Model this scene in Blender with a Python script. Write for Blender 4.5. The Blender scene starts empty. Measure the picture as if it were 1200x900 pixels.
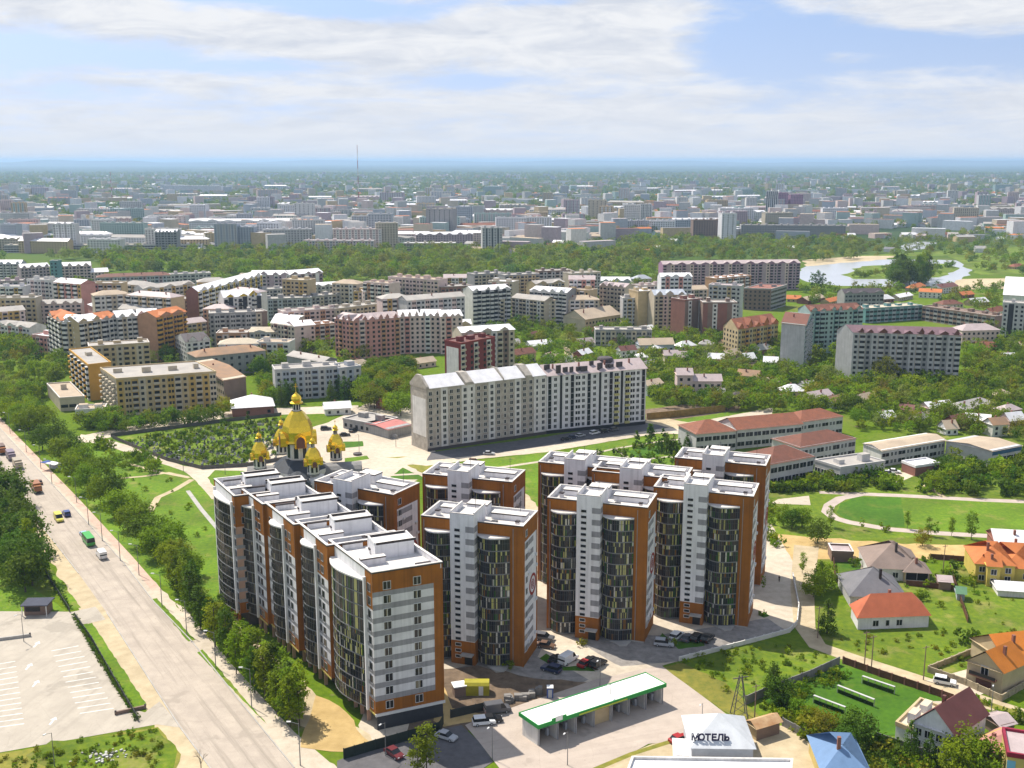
import bpy, bmesh, math, random
from math import sin, cos, radians, atan2, atan, hypot, pi, sqrt, exp
from mathutils import Vector, Matrix
random.seed(7)
scene = bpy.context.scene
COL = scene.collection
D = bpy.data
# ---------------------------------------------------------------- camera
FP, CH = 1250.0, 110.0                      # focal length in photo pixels, flying height in metres
PITCH = atan((450 - 188) / FP)
cam = D.cameras.new("camera"); cam_o = D.objects.new("camera", cam); COL.objects.link(cam_o)
cam.sensor_width = 36; cam.lens = FP / 1200 * 36; cam.clip_start = 1; cam.clip_end = 120000
cam_o.location = (0, 0, CH); cam_o.rotation_euler = (pi / 2 - PITCH, 0, 0)
scene.camera = cam_o
# ---------------------------------------------------------------- sun and sky
SUN_EL, SUN_AZ = radians(57), radians(-48)   # azimuth from +Y towards +X: the sun stands behind the town on the left
sd = Vector((sin(SUN_AZ) * cos(SUN_EL), cos(SUN_AZ) * cos(SUN_EL), sin(SUN_EL)))
sun = D.lights.new("sun", 'SUN'); sun.energy = 5.0; sun.angle = radians(.53); sun.color = (1, .93, .82)
sun_o = D.objects.new("sun", sun); COL.objects.link(sun_o); sun_o.location = (-300, 300, 600)
sun_o.rotation_euler = (-sd).to_track_quat('-Z', 'Y').to_euler()
wd = D.worlds.new("World"); scene.world = wd; wd.use_nodes = True
wt = wd.node_tree; wt.nodes.clear()
def WN(t, **k):
    n = wt.nodes.new(t)
    for a, b in k.items(): setattr(n, a, b)
    return n
def wlink(a, b): wt.links.new(a, b)
def wm(op, a, b=None, c=None):
    n = WN('ShaderNodeMath', operation=op)
    for i, v in enumerate((a, b, c)):
        if v is None: continue
        if isinstance(v, (int, float)): n.inputs[i].default_value = v
        else: wlink(v, n.inputs[i])
    return n.outputs[0]
wout = WN('ShaderNodeOutputWorld'); wbg = WN('ShaderNodeBackground'); wbg.inputs[1].default_value = .14
sky = WN('ShaderNodeTexSky', sky_type='NISHITA', sun_disc=False, sun_elevation=SUN_EL, sun_rotation=SUN_AZ, altitude=200, air_density=1.2, dust_density=1.0, ozone_density=2.5)
tc = WN('ShaderNodeTexCoord'); up = WN('ShaderNodeVectorMath', operation='ADD'); wlink(tc.outputs['Generated'], up.inputs[0]); up.inputs[1].default_value = (0, 0, .42)
nrm = WN('ShaderNodeVectorMath', operation='NORMALIZE'); wlink(up.outputs[0], nrm.inputs[0]); wlink(nrm.outputs[0], sky.inputs[0])      # clear blue of the upper air between the clouds
sx = WN('ShaderNodeSeparateXYZ'); wlink(tc.outputs['Generated'], sx.inputs[0])
az = wm('MULTIPLY', wm('ARCTAN2', sx.outputs[0], sx.outputs[1]), 180 / pi)
el = wm('MULTIPLY', wm('ARCSINE', sx.outputs[2]), 180 / pi)
cmb = WN('ShaderNodeCombineXYZ')
wlink(wm('MULTIPLY', az, .085), cmb.inputs[0]); wlink(wm('MULTIPLY', wm('POWER', wm('MAXIMUM', el, .01), .75), .75), cmb.inputs[1])
def wnoise(scale, detail, rough, dist=0.0, off=0.0):
    n = WN('ShaderNodeTexNoise'); n.inputs['Scale'].default_value = scale; n.inputs['Detail'].default_value = detail
    n.inputs['Roughness'].default_value = rough; n.inputs['Distortion'].default_value = dist
    mp = WN('ShaderNodeMapping'); mp.inputs['Location'].default_value = (off, off * .7, 0)
    wlink(cmb.outputs[0], mp.inputs[0]); wlink(mp.outputs[0], n.inputs['Vector'])
    return n.outputs['Fac']
nz = wm('ADD', wm('MULTIPLY', wnoise(1.5, 9, .62, .4, 3.1), .75), wm('MULTIPLY', wnoise(5.5, 7, .6, .3, 9.4), .25))
def blob(px, py, rx, ry, amp):              # a bank of cloud (+) or a gap (-), given by where it hangs over the horizon
    a0 = math.degrees(atan((px - 600) / FP)); e0 = (188 - py) / FP * 57.3 * .97
    a = wm('DIVIDE', wm('SUBTRACT', az, a0), rx / FP * 57.3); e = wm('DIVIDE', wm('SUBTRACT', el, e0), ry / FP * 57.3)
    r2 = wm('ADD', wm('MULTIPLY', a, a), wm('MULTIPLY', e, e))
    return wm('MULTIPLY', wm('EXPONENT', wm('MULTIPLY', r2, -1.0)), amp)
high = WN('ShaderNodeMapRange', interpolation_type='SMOOTHSTEP'); high.inputs['From Min'].default_value = 9; high.inputs['From Max'].default_value = 38; high.inputs['To Min'].default_value = .09; high.inputs['To Max'].default_value = -.02; wlink(el, high.inputs[0])   # broken cloud, densest in the distance; thinned above the view to set ambient fill
cov = wm('ADD', nz, high.outputs[0])
for b in ((80, 74, 190, 14, -.36), (235, 8, 75, 9, -.42), (400, 20, 80, 12, -.38), (905, 58, 105, 34, -.42), (1090, 78, 170, 24, -.32), (860, 6, 40, 26, -.25),
          (560, 98, 80, 10, -.2), (300, 84, 120, 7, -.2), (640, 12, 60, 8, -.2), (150, 120, 160, 16, -.12), (690, 40, 130, 34, .2), (1110, 24, 110, 17, .36), (968, 74, 52, 9, .36), (100, 22, 160, 30, .16), (430, 60, 200, 25, .12)):
    cov = wm('ADD', cov, blob(*b))
mask = WN('ShaderNodeMapRange', interpolation_type='SMOOTHSTEP'); mask.inputs['From Min'].default_value = .35; mask.inputs['From Max'].default_value = .65
wlink(cov, mask.inputs[0])
hazy = wm('EXPONENT', wm('MULTIPLY', wm('MAXIMUM', el, 0.0), -.19))     # pale air low over the horizon
shade = WN('ShaderNodeMix', data_type='RGBA'); shr = WN('ShaderNodeMapRange'); shr.inputs['From Min'].default_value = .34; shr.inputs['From Max'].default_value = .6; wlink(wnoise(2.6, 9, .66, .5, 21.0), shr.inputs[0]); wlink(shr.outputs[0], shade.inputs[0])
shade.inputs[6].default_value = (3.35, 3.6, 4.1, 1); shade.inputs[7].default_value = (4.85, 4.9, 5.0, 1)
mixc = WN('ShaderNodeMix', data_type='RGBA'); wlink(mask.outputs[0], mixc.inputs[0]); wlink(sky.outputs[0], mixc.inputs[6]); wlink(shade.outputs[2], mixc.inputs[7])
mixh = WN('ShaderNodeMix', data_type='RGBA'); wlink(wm('MULTIPLY', hazy, .9), mixh.inputs[0]); wlink(mixc.outputs[2], mixh.inputs[6]); mixh.inputs[7].default_value = (3.95, 4.15, 4.55, 1)
wlink(mixh.outputs[2], wbg.inputs[0]); wlink(wbg.outputs[0], wout.inputs[0])
# ---------------------------------------------------------------- exposure and renderer
vs = scene.view_settings; vs.view_transform = 'Standard'; vs.look = 'None'; vs.gamma = 1; vs.use_curve_mapping = False; vs.exposure = .46
cy = scene.cycles; cy.max_bounces = 4; cy.diffuse_bounces = 2; cy.glossy_bounces = 2; cy.transmission_bounces = 2; cy.volume_bounces = 0; cy.transparent_max_bounces = 4
cy.use_denoising = True; cy.sample_clamp_indirect = 6
# ---------------------------------------------------------------- places: a pixel of the survey picture to a point on a level plane
cP, sP = cos(PITCH), sin(PITCH)
def P(px, py, z=0.0):
    a = (px - 600) / FP; b = (450 - py) / FP
    dx, dy, dz = a, cP + b * sP, -sP + b * cP
    t = (z - CH) / dz
    return Vector((dx * t, dy * t, z))
def scr(v):                                  # where a point shows, for choosing which repeats show largest
    z = v[2] - CH; dep = v[1] * cP - z * sP
    if dep < 1: return None
    return 600 + FP * v[0] / dep, 450 - FP * (v[1] * sP + z * cP) / dep, dep
# ---------------------------------------------------------------- materials
MATS = {}
def nmat(name):
    m = D.materials.new(name); m.use_nodes = True; t = m.node_tree
    return m, t, t.nodes['Principled BSDF']
def mat(name, c, rough=.8, var=.12, scale=.6, c2=None, metal=0.0, obj=0.0, bump=0.0, spec=.3, big=0.0, sharp=0.0, streak=0.0, c3=None):
    """plain weathered surface: base colour c, mottled towards c2 (or a darker c) by world-space noise; obj = tint change from object to object"""
    if name in MATS: return MATS[name]
    m, t, p = nmat(name); N = t.nodes.new; L = t.links.new
    p.inputs['Roughness'].default_value = rough; p.inputs['Metallic'].default_value = metal; p.inputs['Specular IOR Level'].default_value = spec
    c = tuple(c); c2 = tuple(c2) if c2 else tuple(x * (1 - 2.2 * var) for x in c)
    g = N('ShaderNodeNewGeometry'); n = N('ShaderNodeTexNoise'); n.inputs['Scale'].default_value = scale; n.inputs['Detail'].default_value = 6; n.inputs['Roughness'].default_value = .65
    L(g.outputs['Position'], n.inputs['Vector'])
    r = N('ShaderNodeMapRange'); r.inputs[1].default_value = .32 + sharp; r.inputs[2].default_value = .68 - sharp; L(n.outputs['Fac'], r.inputs[0])
    mx = N('ShaderNodeMix'); mx.data_type = 'RGBA'; L(r.outputs[0], mx.inputs[0]); mx.inputs[6].default_value = (*c2, 1); mx.inputs[7].default_value = (*c, 1)
    out = mx.outputs[2]
    if c3:                                                  # worn or dry patches of another colour
        n3 = N('ShaderNodeTexNoise'); n3.inputs['Scale'].default_value = scale * .16; n3.inputs['Detail'].default_value = 7; n3.inputs['Roughness'].default_value = .7; L(g.outputs['Position'], n3.inputs['Vector'])
        q3 = N('ShaderNodeMapRange'); q3.inputs[1].default_value = .53; q3.inputs[2].default_value = .72; q3.inputs[4].default_value = .85; L(n3.outputs['Fac'], q3.inputs[0])
        m3 = N('ShaderNodeMix'); m3.data_type = 'RGBA'; L(q3.outputs[0], m3.inputs[0]); L(out, m3.inputs[6]); m3.inputs[7].default_value = (*c3, 1); out = m3.outputs[2]
    if streak:                                              # rain streaks run down the wall, faint slab joints across it
        ms = N('ShaderNodeMapping'); ms.inputs['Scale'].default_value = (1.6, 1.6, .07); L(g.outputs['Position'], ms.inputs[0]); n4 = N('ShaderNodeTexNoise'); n4.inputs['Scale'].default_value = 1; n4.inputs['Detail'].default_value = 5; L(ms.outputs[0], n4.inputs['Vector'])
        q4 = N('ShaderNodeMapRange'); q4.inputs[1].default_value = .45; q4.inputs[2].default_value = .75; q4.inputs[3].default_value = 1; q4.inputs[4].default_value = 1 - streak; L(n4.outputs['Fac'], q4.inputs[0])
        h4 = N('ShaderNodeHueSaturation'); L(out, h4.inputs['Color']); L(q4.outputs[0], h4.inputs['Value']); out = h4.outputs[0]
    if big:
        n2 = N('ShaderNodeTexNoise'); n2.inputs['Scale'].default_value = scale * .07; n2.inputs['Detail'].default_value = 4; L(g.outputs['Position'], n2.inputs['Vector'])
        r2 = N('ShaderNodeMapRange'); r2.inputs[1].default_value = .3; r2.inputs[2].default_value = .7; r2.inputs[3].default_value = 1 - big; r2.inputs[4].default_value = 1 + big; L(n2.outputs['Fac'], r2.inputs[0])
        hv = N('ShaderNodeHueSaturation'); L(out, hv.inputs['Color']); L(r2.outputs[0], hv.inputs['Value']); out = hv.outputs[0]
    if obj:
        oi = N('ShaderNodeObjectInfo'); r3 = N('ShaderNodeMapRange'); r3.inputs[3].default_value = 1 - obj; r3.inputs[4].default_value = 1 + obj; L(oi.outputs['Random'], r3.inputs[0])
        hv = N('ShaderNodeHueSaturation'); L(out, hv.inputs['Color']); L(r3.outputs[0], hv.inputs['Value'])
        r4 = N('ShaderNodeMath'); r4.operation = 'FRACT'; r5 = N('ShaderNodeMath'); r5.operation = 'MULTIPLY'; r5.inputs[1].default_value = 7.31; L(oi.outputs['Random'], r5.inputs[0]); L(r5.outputs[0], r4.inputs[0])
        r6 = N('ShaderNodeMapRange'); r6.inputs[3].default_value = .5 - obj * .09; r6.inputs[4].default_value = .5 + obj * .09; L(r4.outputs[0], r6.inputs[0]); L(r6.outputs[0], hv.inputs['Hue']); out = hv.outputs[0]
    if bump:
        bp = N('ShaderNodeBump'); bp.inputs['Strength'].default_value = bump; bp.inputs['Distance'].default_value = .3; L(n.outputs['Fac'], bp.inputs['Height']); L(bp.outputs[0], p.inputs['Normal'])
    L(out, p.inputs['Base Color'])
    MATS[name] = m; return m
def leafmat(name, c, obj=.25, tr=.45):
    if name in MATS: return MATS[name]
    m, t, p = nmat(name); N = t.nodes.new; L = t.links.new
    oi = N('ShaderNodeObjectInfo'); g = N('ShaderNodeNewGeometry')
    n = N('ShaderNodeTexNoise'); n.inputs['Scale'].default_value = .55; n.inputs['Detail'].default_value = 3; L(g.outputs['Position'], n.inputs['Vector'])
    ad = N('ShaderNodeMath'); ad.operation = 'MULTIPLY_ADD'; ad.inputs[1].default_value = obj * 2; L(oi.outputs['Random'], ad.inputs[0])
    a2 = N('ShaderNodeMath'); a2.operation = 'MULTIPLY_ADD'; a2.inputs[1].default_value = .6; a2.inputs[2].default_value = .72 - obj; L(n.outputs['Fac'], a2.inputs[0]); L(a2.outputs[0], ad.inputs[2])
    fr = N('ShaderNodeMath'); fr.operation = 'MULTIPLY'; fr.inputs[1].default_value = 5.7; L(oi.outputs['Random'], fr.inputs[0]); f2 = N('ShaderNodeMath'); f2.operation = 'FRACT'; L(fr.outputs[0], f2.inputs[0])
    hu = N('ShaderNodeMapRange'); hu.inputs[3].default_value = .475; hu.inputs[4].default_value = .515; L(f2.outputs[0], hu.inputs[0])
    hv = N('ShaderNodeHueSaturation'); hv.inputs['Color'].default_value = (*c, 1); L(ad.outputs[0], hv.inputs['Value']); L(hu.outputs[0], hv.inputs['Hue'])
    L(hv.outputs[0], p.inputs['Base Color']); p.inputs['Roughness'].default_value = .75; p.inputs['Specular IOR Level'].default_value = .2
    tl = N('ShaderNodeBsdfTranslucent'); L(hv.outputs[0], tl.inputs[0]); ms = N('ShaderNodeMixShader'); ms.inputs[0].default_value = tr
    L(p.outputs[0], ms.inputs[1]); L(tl.outputs[0], ms.inputs[2]); L(ms.outputs[0], t.nodes['Material Output'].inputs['Surface'])
    MATS[name] = m; return m
def glassmat(name, stops, rough=.12, spec=.25, wide=.31):
    """window glass; behind it blinds and curtains show, chosen strip by strip from the pane's own place"""
    if name in MATS: return MATS[name]
    m, t, p = nmat(name); N = t.nodes.new; L = t.links.new
    oi = N('ShaderNodeObjectInfo'); cr = N('ShaderNodeValToRGB'); cr.color_ramp.interpolation = 'CONSTANT'
    e = cr.color_ramp.elements
    while len(e) > 1: e.remove(e[0])
    e[0].position = 0; e[0].color = (*stops[0][1], 1)
    for pos, c in stops[1:]:
        k = e.new(pos); k.color = (*c, 1)
    def mth(op, a, b=None):
        n = N('ShaderNodeMath'); n.operation = op; L(a, n.inputs[0])
        if b is not None:
            if isinstance(b, float): n.inputs[1].default_value = b
            else: L(b, n.inputs[1])
        return n.outputs[0]
    tc_ = N('ShaderNodeTexCoord'); sp = N('ShaderNodeSeparateXYZ'); L(tc_.outputs['Object'], sp.inputs[0])
    col = mth('FLOOR', mth('DIVIDE', sp.outputs[0], wide)); row_ = mth('FLOOR', mth('DIVIDE', sp.outputs[2], 1.5))
    wn = N('ShaderNodeTexWhiteNoise'); wn.noise_dimensions = '2D'; cb = N('ShaderNodeCombineXYZ')
    L(mth('ADD', col, mth('MULTIPLY', oi.outputs['Random'], 917.0)), cb.inputs[0]); L(mth('MULTIPLY', mth('GREATER_THAN', oi.outputs['Random'], .4), row_), cb.inputs[1]); L(cb.outputs[0], wn.inputs[0])
    L(wn.outputs['Value'], cr.inputs[0]); L(cr.outputs[0], p.inputs['Base Color'])
    p.inputs['Roughness'].default_value = rough; p.inputs['Specular IOR Level'].default_value = spec
    MATS[name] = m; return m
M = dict
WHITE = mat('white_render', (.76, .75, .77), .85, .07, .35, streak=.2)
GREYR = mat('grey_render', (.30, .295, .31), .85, .08, .4, streak=.25)
ORANGE = mat('orange_render', (.32, .112, .010), .8, .12, .3, streak=.3, big=.08)
ROOFW = mat('pale_roof_membrane', (.66, .63, .60), .8, .16, .45, c2=(.46, .435, .41), big=.16)
DARKCAP = mat('dark_flashing', (.045, .035, .035), .5, .1)
CONC = mat('concrete', (.42, .40, .37), .9, .14, .35)
DARKG = mat('dark_window_glass', (.016, .018, .022), .15, .1, spec=.25)
BANDM = mat('floor_band_grey', (.20, .20, .205), .6, .1)
MULL = mat('dark_mullion', (.07, .07, .075), .5, .1)
FRAMEW = mat('pale_frame', (.62, .62, .62), .5, .05)
GREYM = mat('grey_metal', (.30, .30, .31), .5, .1)
BLACK = mat('black_metal', (.02, .02, .022), .5, .1)
PANEG = glassmat('apartment_glazing', [(0, (.022, .024, .028)), (.36, (.045, .036, .03)), (.54, (.035, .042, .046)), (.67, (.42, .40, .16)), (.755, (.025, .085, .012)), (.82, (.55, .52, .46)), (.865, (.20, .09, .02)), (.90, (.012, .013, .016)), (.97, (.45, .42, .12))])
PANED = glassmat('dark_glazing', [(0, (.03, .027, .025)), (.5, (.05, .04, .034)), (.7, (.075, .065, .05)), (.84, (.22, .19, .13)), (.93, (.014, .016, .02))])
# ---------------------------------------------------------------- mesh building
class MB:
    def __init__(s): s.v = []; s.f = []; s.m = []; s.mats = []
    def mi(s, m):
        if m not in s.mats: s.mats.append(m)
        return s.mats.index(m)
    def face(s, pts, m):
        k = len(s.v); s.v += [tuple(p) for p in pts]; s.f.append(tuple(range(k, k + len(pts)))); s.m.append(s.mi(m))
    def hexa(s, lo, hi, m, mt=None, bottom=True):   # lo, hi: matching rings of points
        k = len(s.v); n = len(lo); s.v += [tuple(p) for p in lo] + [tuple(p) for p in hi]; i = s.mi(m); j = s.mi(mt or m)
        for a in range(n):
            b = (a + 1) % n; s.f.append((k + a, k + b, k + n + b, k + n + a)); s.m.append(i)
        s.f.append(tuple(k + n + a for a in range(n))); s.m.append(j)
        if bottom: s.f.append(tuple(k + a for a in reversed(range(n)))); s.m.append(i)
    def prism(s, poly, z0, z1, m, mt=None, bottom=False):
        s.hexa([(p[0], p[1], z0) for p in poly], [(p[0], p[1], z1) for p in poly], m, mt, bottom)
    def box(s, c, sx, sy, z0, z1, m, rz=0.0, mt=None):
        ca, sa = cos(rz), sin(rz)
        pts = [(c[0] + x * ca - y * sa, c[1] + x * sa + y * ca) for x, y in ((-sx / 2, -sy / 2), (sx / 2, -sy / 2), (sx / 2, sy / 2), (-sx / 2, sy / 2))]
        s.prism(pts, z0, z1, m, mt, True)
    def wb(s, w, s0, s1, z0, z1, d0, d1, m, mt=None):   # box on a wall frame w=(origin, along, outward)
        o, u, n = w
        q = lambda a, d: (o[0] + u[0] * a + n[0] * d, o[1] + u[1] * a + n[1] * d)
        s.prism([q(s0, d1), q(s1, d1), q(s1, d0), q(s0, d0)], z0, z1, m, mt, True)
    def wq(s, w, s0, s1, z0, z1, m, d=0.0):
        o, u, n = w
        q = lambda a, z: (o[0] + u[0] * a + n[0] * d, o[1] + u[1] * a + n[1] * d, z)
        s.face([q(s0, z0), q(s1, z0), q(s1, z1), q(s0, z1)], m)
    def tube(s, a, b, r, m, n=6, r2=None):
        a = Vector(a); b = Vector(b); d = (b - a)
        if d.length < 1e-6: return
        d.normalize(); x = d.orthogonal().normalized(); y = d.cross(x); r2 = r if r2 is None else r2
        s.hexa([a + (x * cos(2 * pi * i / n) + y * sin(2 * pi * i / n)) * r for i in range(n)], [b + (x * cos(2 * pi * i / n) + y * sin(2 * pi * i / n)) * r2 for i in range(n)], m)
    def lathe(s, c, prof, m, n=12, rz=0.0):           # prof: (radius, z) from low to high
        k = len(s.v); i = s.mi(m)
        for r, z in prof:
            for a in range(n): s.v.append((c[0] + r * cos(2 * pi * a / n + rz), c[1] + r * sin(2 * pi * a / n + rz), z))
        for j in range(len(prof) - 1):
            for a in range(n):
                b = (a + 1) % n; s.f.append((k + j * n + a, k + j * n + b, k + (j + 1) * n + b, k + (j + 1) * n + a)); s.m.append(i)
    def mesh(s, name, off=(0, 0, 0), smooth=False):
        me = D.meshes.new(name); ox, oy, oz = off
        me.from_pydata([(x - ox, y - oy, z - oz) for x, y, z in s.v] if any(off) else s.v, [], s.f)
        for m in s.mats: me.materials.append(m)
        me.polygons.foreach_set('material_index', s.m)
        if smooth: me.polygons.foreach_set('use_smooth', [True] * len(s.f))
        me.update(); return me
def link(name, me, parent=None, loc=(0, 0, 0), rz=0.0):
    o = D.objects.new(name, me); COL.objects.link(o); o.location = loc
    if rz: o.rotation_euler = (0, 0, rz)
    if parent: o.parent = parent
    return o
def part(name, mb, parent, stuff=False, smooth=False):   # a part built in world coordinates under an unrotated thing
    if not mb.f: return None
    o = link(name, mb.mesh(name, parent['_o'] if '_o' in parent else (0, 0, 0), smooth), parent)
    if stuff: o['kind'] = 'stuff'
    return o
ORIG = {}
TL = []                                                     # repeats that get their labels at the end
def tag(o, label, cat, group=None):
    o['label'] = label; o['category'] = cat
    if group: o['group'] = group
    return o
def thing(name, label, cat, loc=(0, 0, 0), group=None, rz=0.0):
    o = link(name, None, None, loc, rz); o.empty_display_size = .5
    tag(o, label, cat, group); ORIG[o.name] = tuple(loc); return o
def tpart(name, mb, t, stuff=False, smooth=False):       # world-coordinate part under thing t
    if not mb.f: return None
    o = link(name, mb.mesh(name, ORIG[t.name], smooth), t)
    if stuff: o['kind'] = 'stuff'
    return o
def struct(name, mb, kind='structure'):
    o = link(name, mb.mesh(name)); o['kind'] = kind; return o
def copy_tree(o, parent=None):
    c = o.copy(); COL.objects.link(c)
    if parent: c.parent = parent
    for ch in list(o.children): copy_tree(ch, c)
    return c
def frame(a, b, out=None):                                # wall frame from a to b, outward to the right-hand side seen from above unless out given
    u = Vector((b[0] - a[0], b[1] - a[1], 0)); l = u.length; u.normalize(); n = Vector((u[1], -u[0], 0))
    if out is not None and n.dot(Vector((out[0], out[1], 0))) < 0: n = -n
    return (Vector((a[0], a[1], 0)), u, n), l
# ---------------------------------------------------------------- ground
def groundmat():
    m, t, p = nmat('town_ground'); N = t.nodes.new; L = t.links.new
    g = N('ShaderNodeNewGeometry'); p.inputs['Roughness'].default_value = 1; p.inputs['Specular IOR Level'].default_value = .1
    def noise(s, d=5, r=.6, off=0):
        n = N('ShaderNodeTexNoise'); n.inputs['Scale'].default_value = s; n.inputs['Detail'].default_value = d; n.inputs['Roughness'].default_value = r
        mp = N('ShaderNodeMapping'); mp.inputs['Location'].default_value = (off, off, 0); L(g.outputs['Position'], mp.inputs[0]); L(mp.outputs[0], n.inputs[0]); return n.outputs['Fac']
    def ramp(f, a, b):
        r = N('ShaderNodeMapRange'); r.inputs[1].default_value = a; r.inputs[2].default_value = b; L(f, r.inputs[0]); return r.outputs[0]
    def mix(f, a, b):
        x = N('ShaderNodeMix'); x.data_type = 'RGBA'; L(f, x.inputs[0])
        for i, c in ((6, a), (7, b)):
            if isinstance(c, tuple): x.inputs[i].default_value = (*c, 1)
            else: L(c, x.inputs[i])
        return x.outputs[2]
    near = mix(ramp(noise(.6), .3, .7), (.06, .115, .006), (.125, .185, .008))
    near = mix(ramp(noise(.022, 5, .6, 40), .52, .72), near, (.15, .16, .035))
    near = mix(ramp(noise(.05, 6, .7, 90), .62, .70), near, (.23, .18, .09))
    far = mix(ramp(noise(.0016, 6, .7, 13), .45, .55), (.018, .04, .018), (.045, .075, .028))
    far = mix(ramp(noise(.0009, 4, .6, 77), .60, .66), far, (.14, .14, .07))
    sp = N('ShaderNodeSeparateXYZ'); L(g.outputs['Position'], sp.inputs[0])
    L(mix(ramp(sp.outputs[1], 900, 1700), near, far), p.inputs['Base Color'])
    return m
gm = groundmat(); mb = MB(); R_ = 90000
ys = [-R_, -400, 0, 200, 400, 700, 1200, 2500, 6000, 14000, 40000, R_]; xs = [-R_, -9000, -2000, -500, 0, 500, 2000, 9000, R_]
for i in range(len(xs) - 1):
    for j in range(len(ys) - 1): mb.face([(xs[i], ys[j], 0), (xs[i + 1], ys[j], 0), (xs[i + 1], ys[j + 1], 0), (xs[i], ys[j + 1], 0)], gm)
struct('ground', mb)
FAR_HILL = mat('far_hills', (.04, .06, .03), 1, .2, .0006)
mb = MB(); rh = random.Random(3)
for (x0, x1, y, hh) in ((-19000, -5000, 25000, 146), (-28000, -11000, 21000, 142), (4000, 26000, 29000, 148), (-14000, 12000, 31000, 140)):
    n = 60; prev = None
    for i in range(n + 1):
        s = i / n; x = x0 + (x1 - x0) * s; e = sin(pi * s) ** .6
        z = hh * e * (.72 + .28 * sin(i * .55) * sin(i * .21 + 1)) + rh.uniform(-3, 3) * e
        q = ((x, y - 2500, -.5), (x, y - 600, z * .8), (x, y, z), (x, y + 900, -.5))
        if prev:
            for k in range(3): mb.face([prev[k], q[k], q[k + 1], prev[k + 1]], FAR_HILL)
        prev = q
struct('hills', mb)
# surface kinds
ASPH = mat('worn_asphalt', (.47, .39, .335), .9, .10, .25, c2=(.36, .30, .26), big=.08)
def wornmat(name, c, c2, ang, stripe=.5, rough=.9):
    """traffic surface: mottling, long wheel-track streaks along the direction of travel, dark patches and cracks"""
    m, t, p = nmat(name); N = t.nodes.new; L = t.links.new; p.inputs['Roughness'].default_value = rough; p.inputs['Specular IOR Level'].default_value = .2
    g = N('ShaderNodeNewGeometry'); mp = N('ShaderNodeMapping'); mp.vector_type = 'TEXTURE'; mp.inputs['Rotation'].default_value = (0, 0, ang); mp.inputs['Scale'].default_value = (26, 1, 1); L(g.outputs['Position'], mp.inputs[0])
    def noise(v, s, d, lo, hi):
        n = N('ShaderNodeTexNoise'); n.inputs['Scale'].default_value = s; n.inputs['Detail'].default_value = d; n.inputs['Roughness'].default_value = .65; L(v, n.inputs[0]); r = N('ShaderNodeMapRange'); r.inputs[1].default_value = lo; r.inputs[2].default_value = hi; L(n.outputs['Fac'], r.inputs[0]); return r.outputs[0]
    def mix(f, a, b, k=1.0):
        x = N('ShaderNodeMix'); x.data_type = 'RGBA'; q = N('ShaderNodeMath'); q.operation = 'MULTIPLY'; q.inputs[1].default_value = k; L(f, q.inputs[0]); L(q.outputs[0], x.inputs[0])
        for i, v in ((6, a), (7, b)):
            if isinstance(v, tuple): x.inputs[i].default_value = (*v, 1)
            else: L(v, x.inputs[i])
        return x.outputs[2]
    o = mix(noise(g.outputs['Position'], .22, 7, .35, .65), c2, c); o = mix(noise(mp.outputs[0], .55, 5, .5, .66), o, tuple(v * .66 for v in c), stripe)
    o = mix(noise(g.outputs['Position'], .06, 4, .60, .63), o, tuple(v * .72 for v in c), .8); o = mix(noise(g.outputs['Position'], 1.3, 4, .62, .72), o, tuple(v * .55 for v in c), .5)
    v = N('ShaderNodeTexVoronoi'); v.feature = 'DISTANCE_TO_EDGE'; v.inputs['Scale'].default_value = .13; L(g.outputs['Position'], v.inputs['Vector']); r = N('ShaderNodeMapRange'); r.inputs[1].default_value = .012; r.inputs[2].default_value = .003; L(v.outputs[0], r.inputs[0]); o = mix(r.outputs[0], o, tuple(x * .5 for x in c), .16)
    L(o, p.inputs['Base Color']); MATS[name] = m; return m
RD_ = P(300, 845) - P(147, 662)
ROADM = wornmat('worn_road', (.43, .37, .305), (.35, .30, .25), atan2(RD_.y, RD_.x), 1.0); YARDM = wornmat('yard_asphalt', (.45, .38, .32), (.38, .32, .27), .3, .3)
ASPHD = mat('dark_asphalt', (.12, .115, .12), .9, .15, .5, big=.15)
PAVE = mat('pale_paving', (.52, .45, .355), .9, .10, .5, c2=(.40, .34, .26), big=.14)
PAVEG = mat('grey_paving', (.30, .275, .25), .9, .2, .5, big=.15)
LOT = wornmat('parking_concrete', (.42, .375, .31), (.36, .32, .265), 1.35, .45)
PINKP = mat('pinkish_pavement', (.56, .40, .31), .9, .12, .5, big=.1)
SAND = mat('yellow_sand', (.52, .37, .16), 1, .2, .25, c2=(.36, .25, .10), big=.15)
DIRT = mat('pale_dirt', (.50, .41, .27), 1, .2, .3, c2=(.36, .29, .18), big=.12)
SOIL = mat('brown_soil', (.21, .15, .10), 1, .25, .4, big=.2)
LAWN = mat('bright_lawn', (.13, .205, .005), 1, .16, .8, c2=(.06, .135, .007), big=.25, c3=(.22, .20, .05))
LAWND = mat('deep_lawn', (.062, .15, .004), 1, .2, .6, c2=(.035, .10, .004), big=.2, c3=(.13, .16, .02))
LAWNY = mat('yellowed_grass', (.24, .21, .035), 1, .25, .5, c2=(.12, .14, .02), big=.2)
MEADOW = mat('rough_meadow', (.135, .185, .006), 1, .3, .6, c2=(.06, .115, .006), big=.3, c3=(.26, .22, .07))
LINEW = mat('faded_white_paint', (.80, .79, .76), .8, .15, .8)
WATER = mat('river_water', (.40, .42, .46), .25, .05, .02, spec=.6)
PATCHES = []                                              # (bounds, outline, height) of every sheet laid so far
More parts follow.
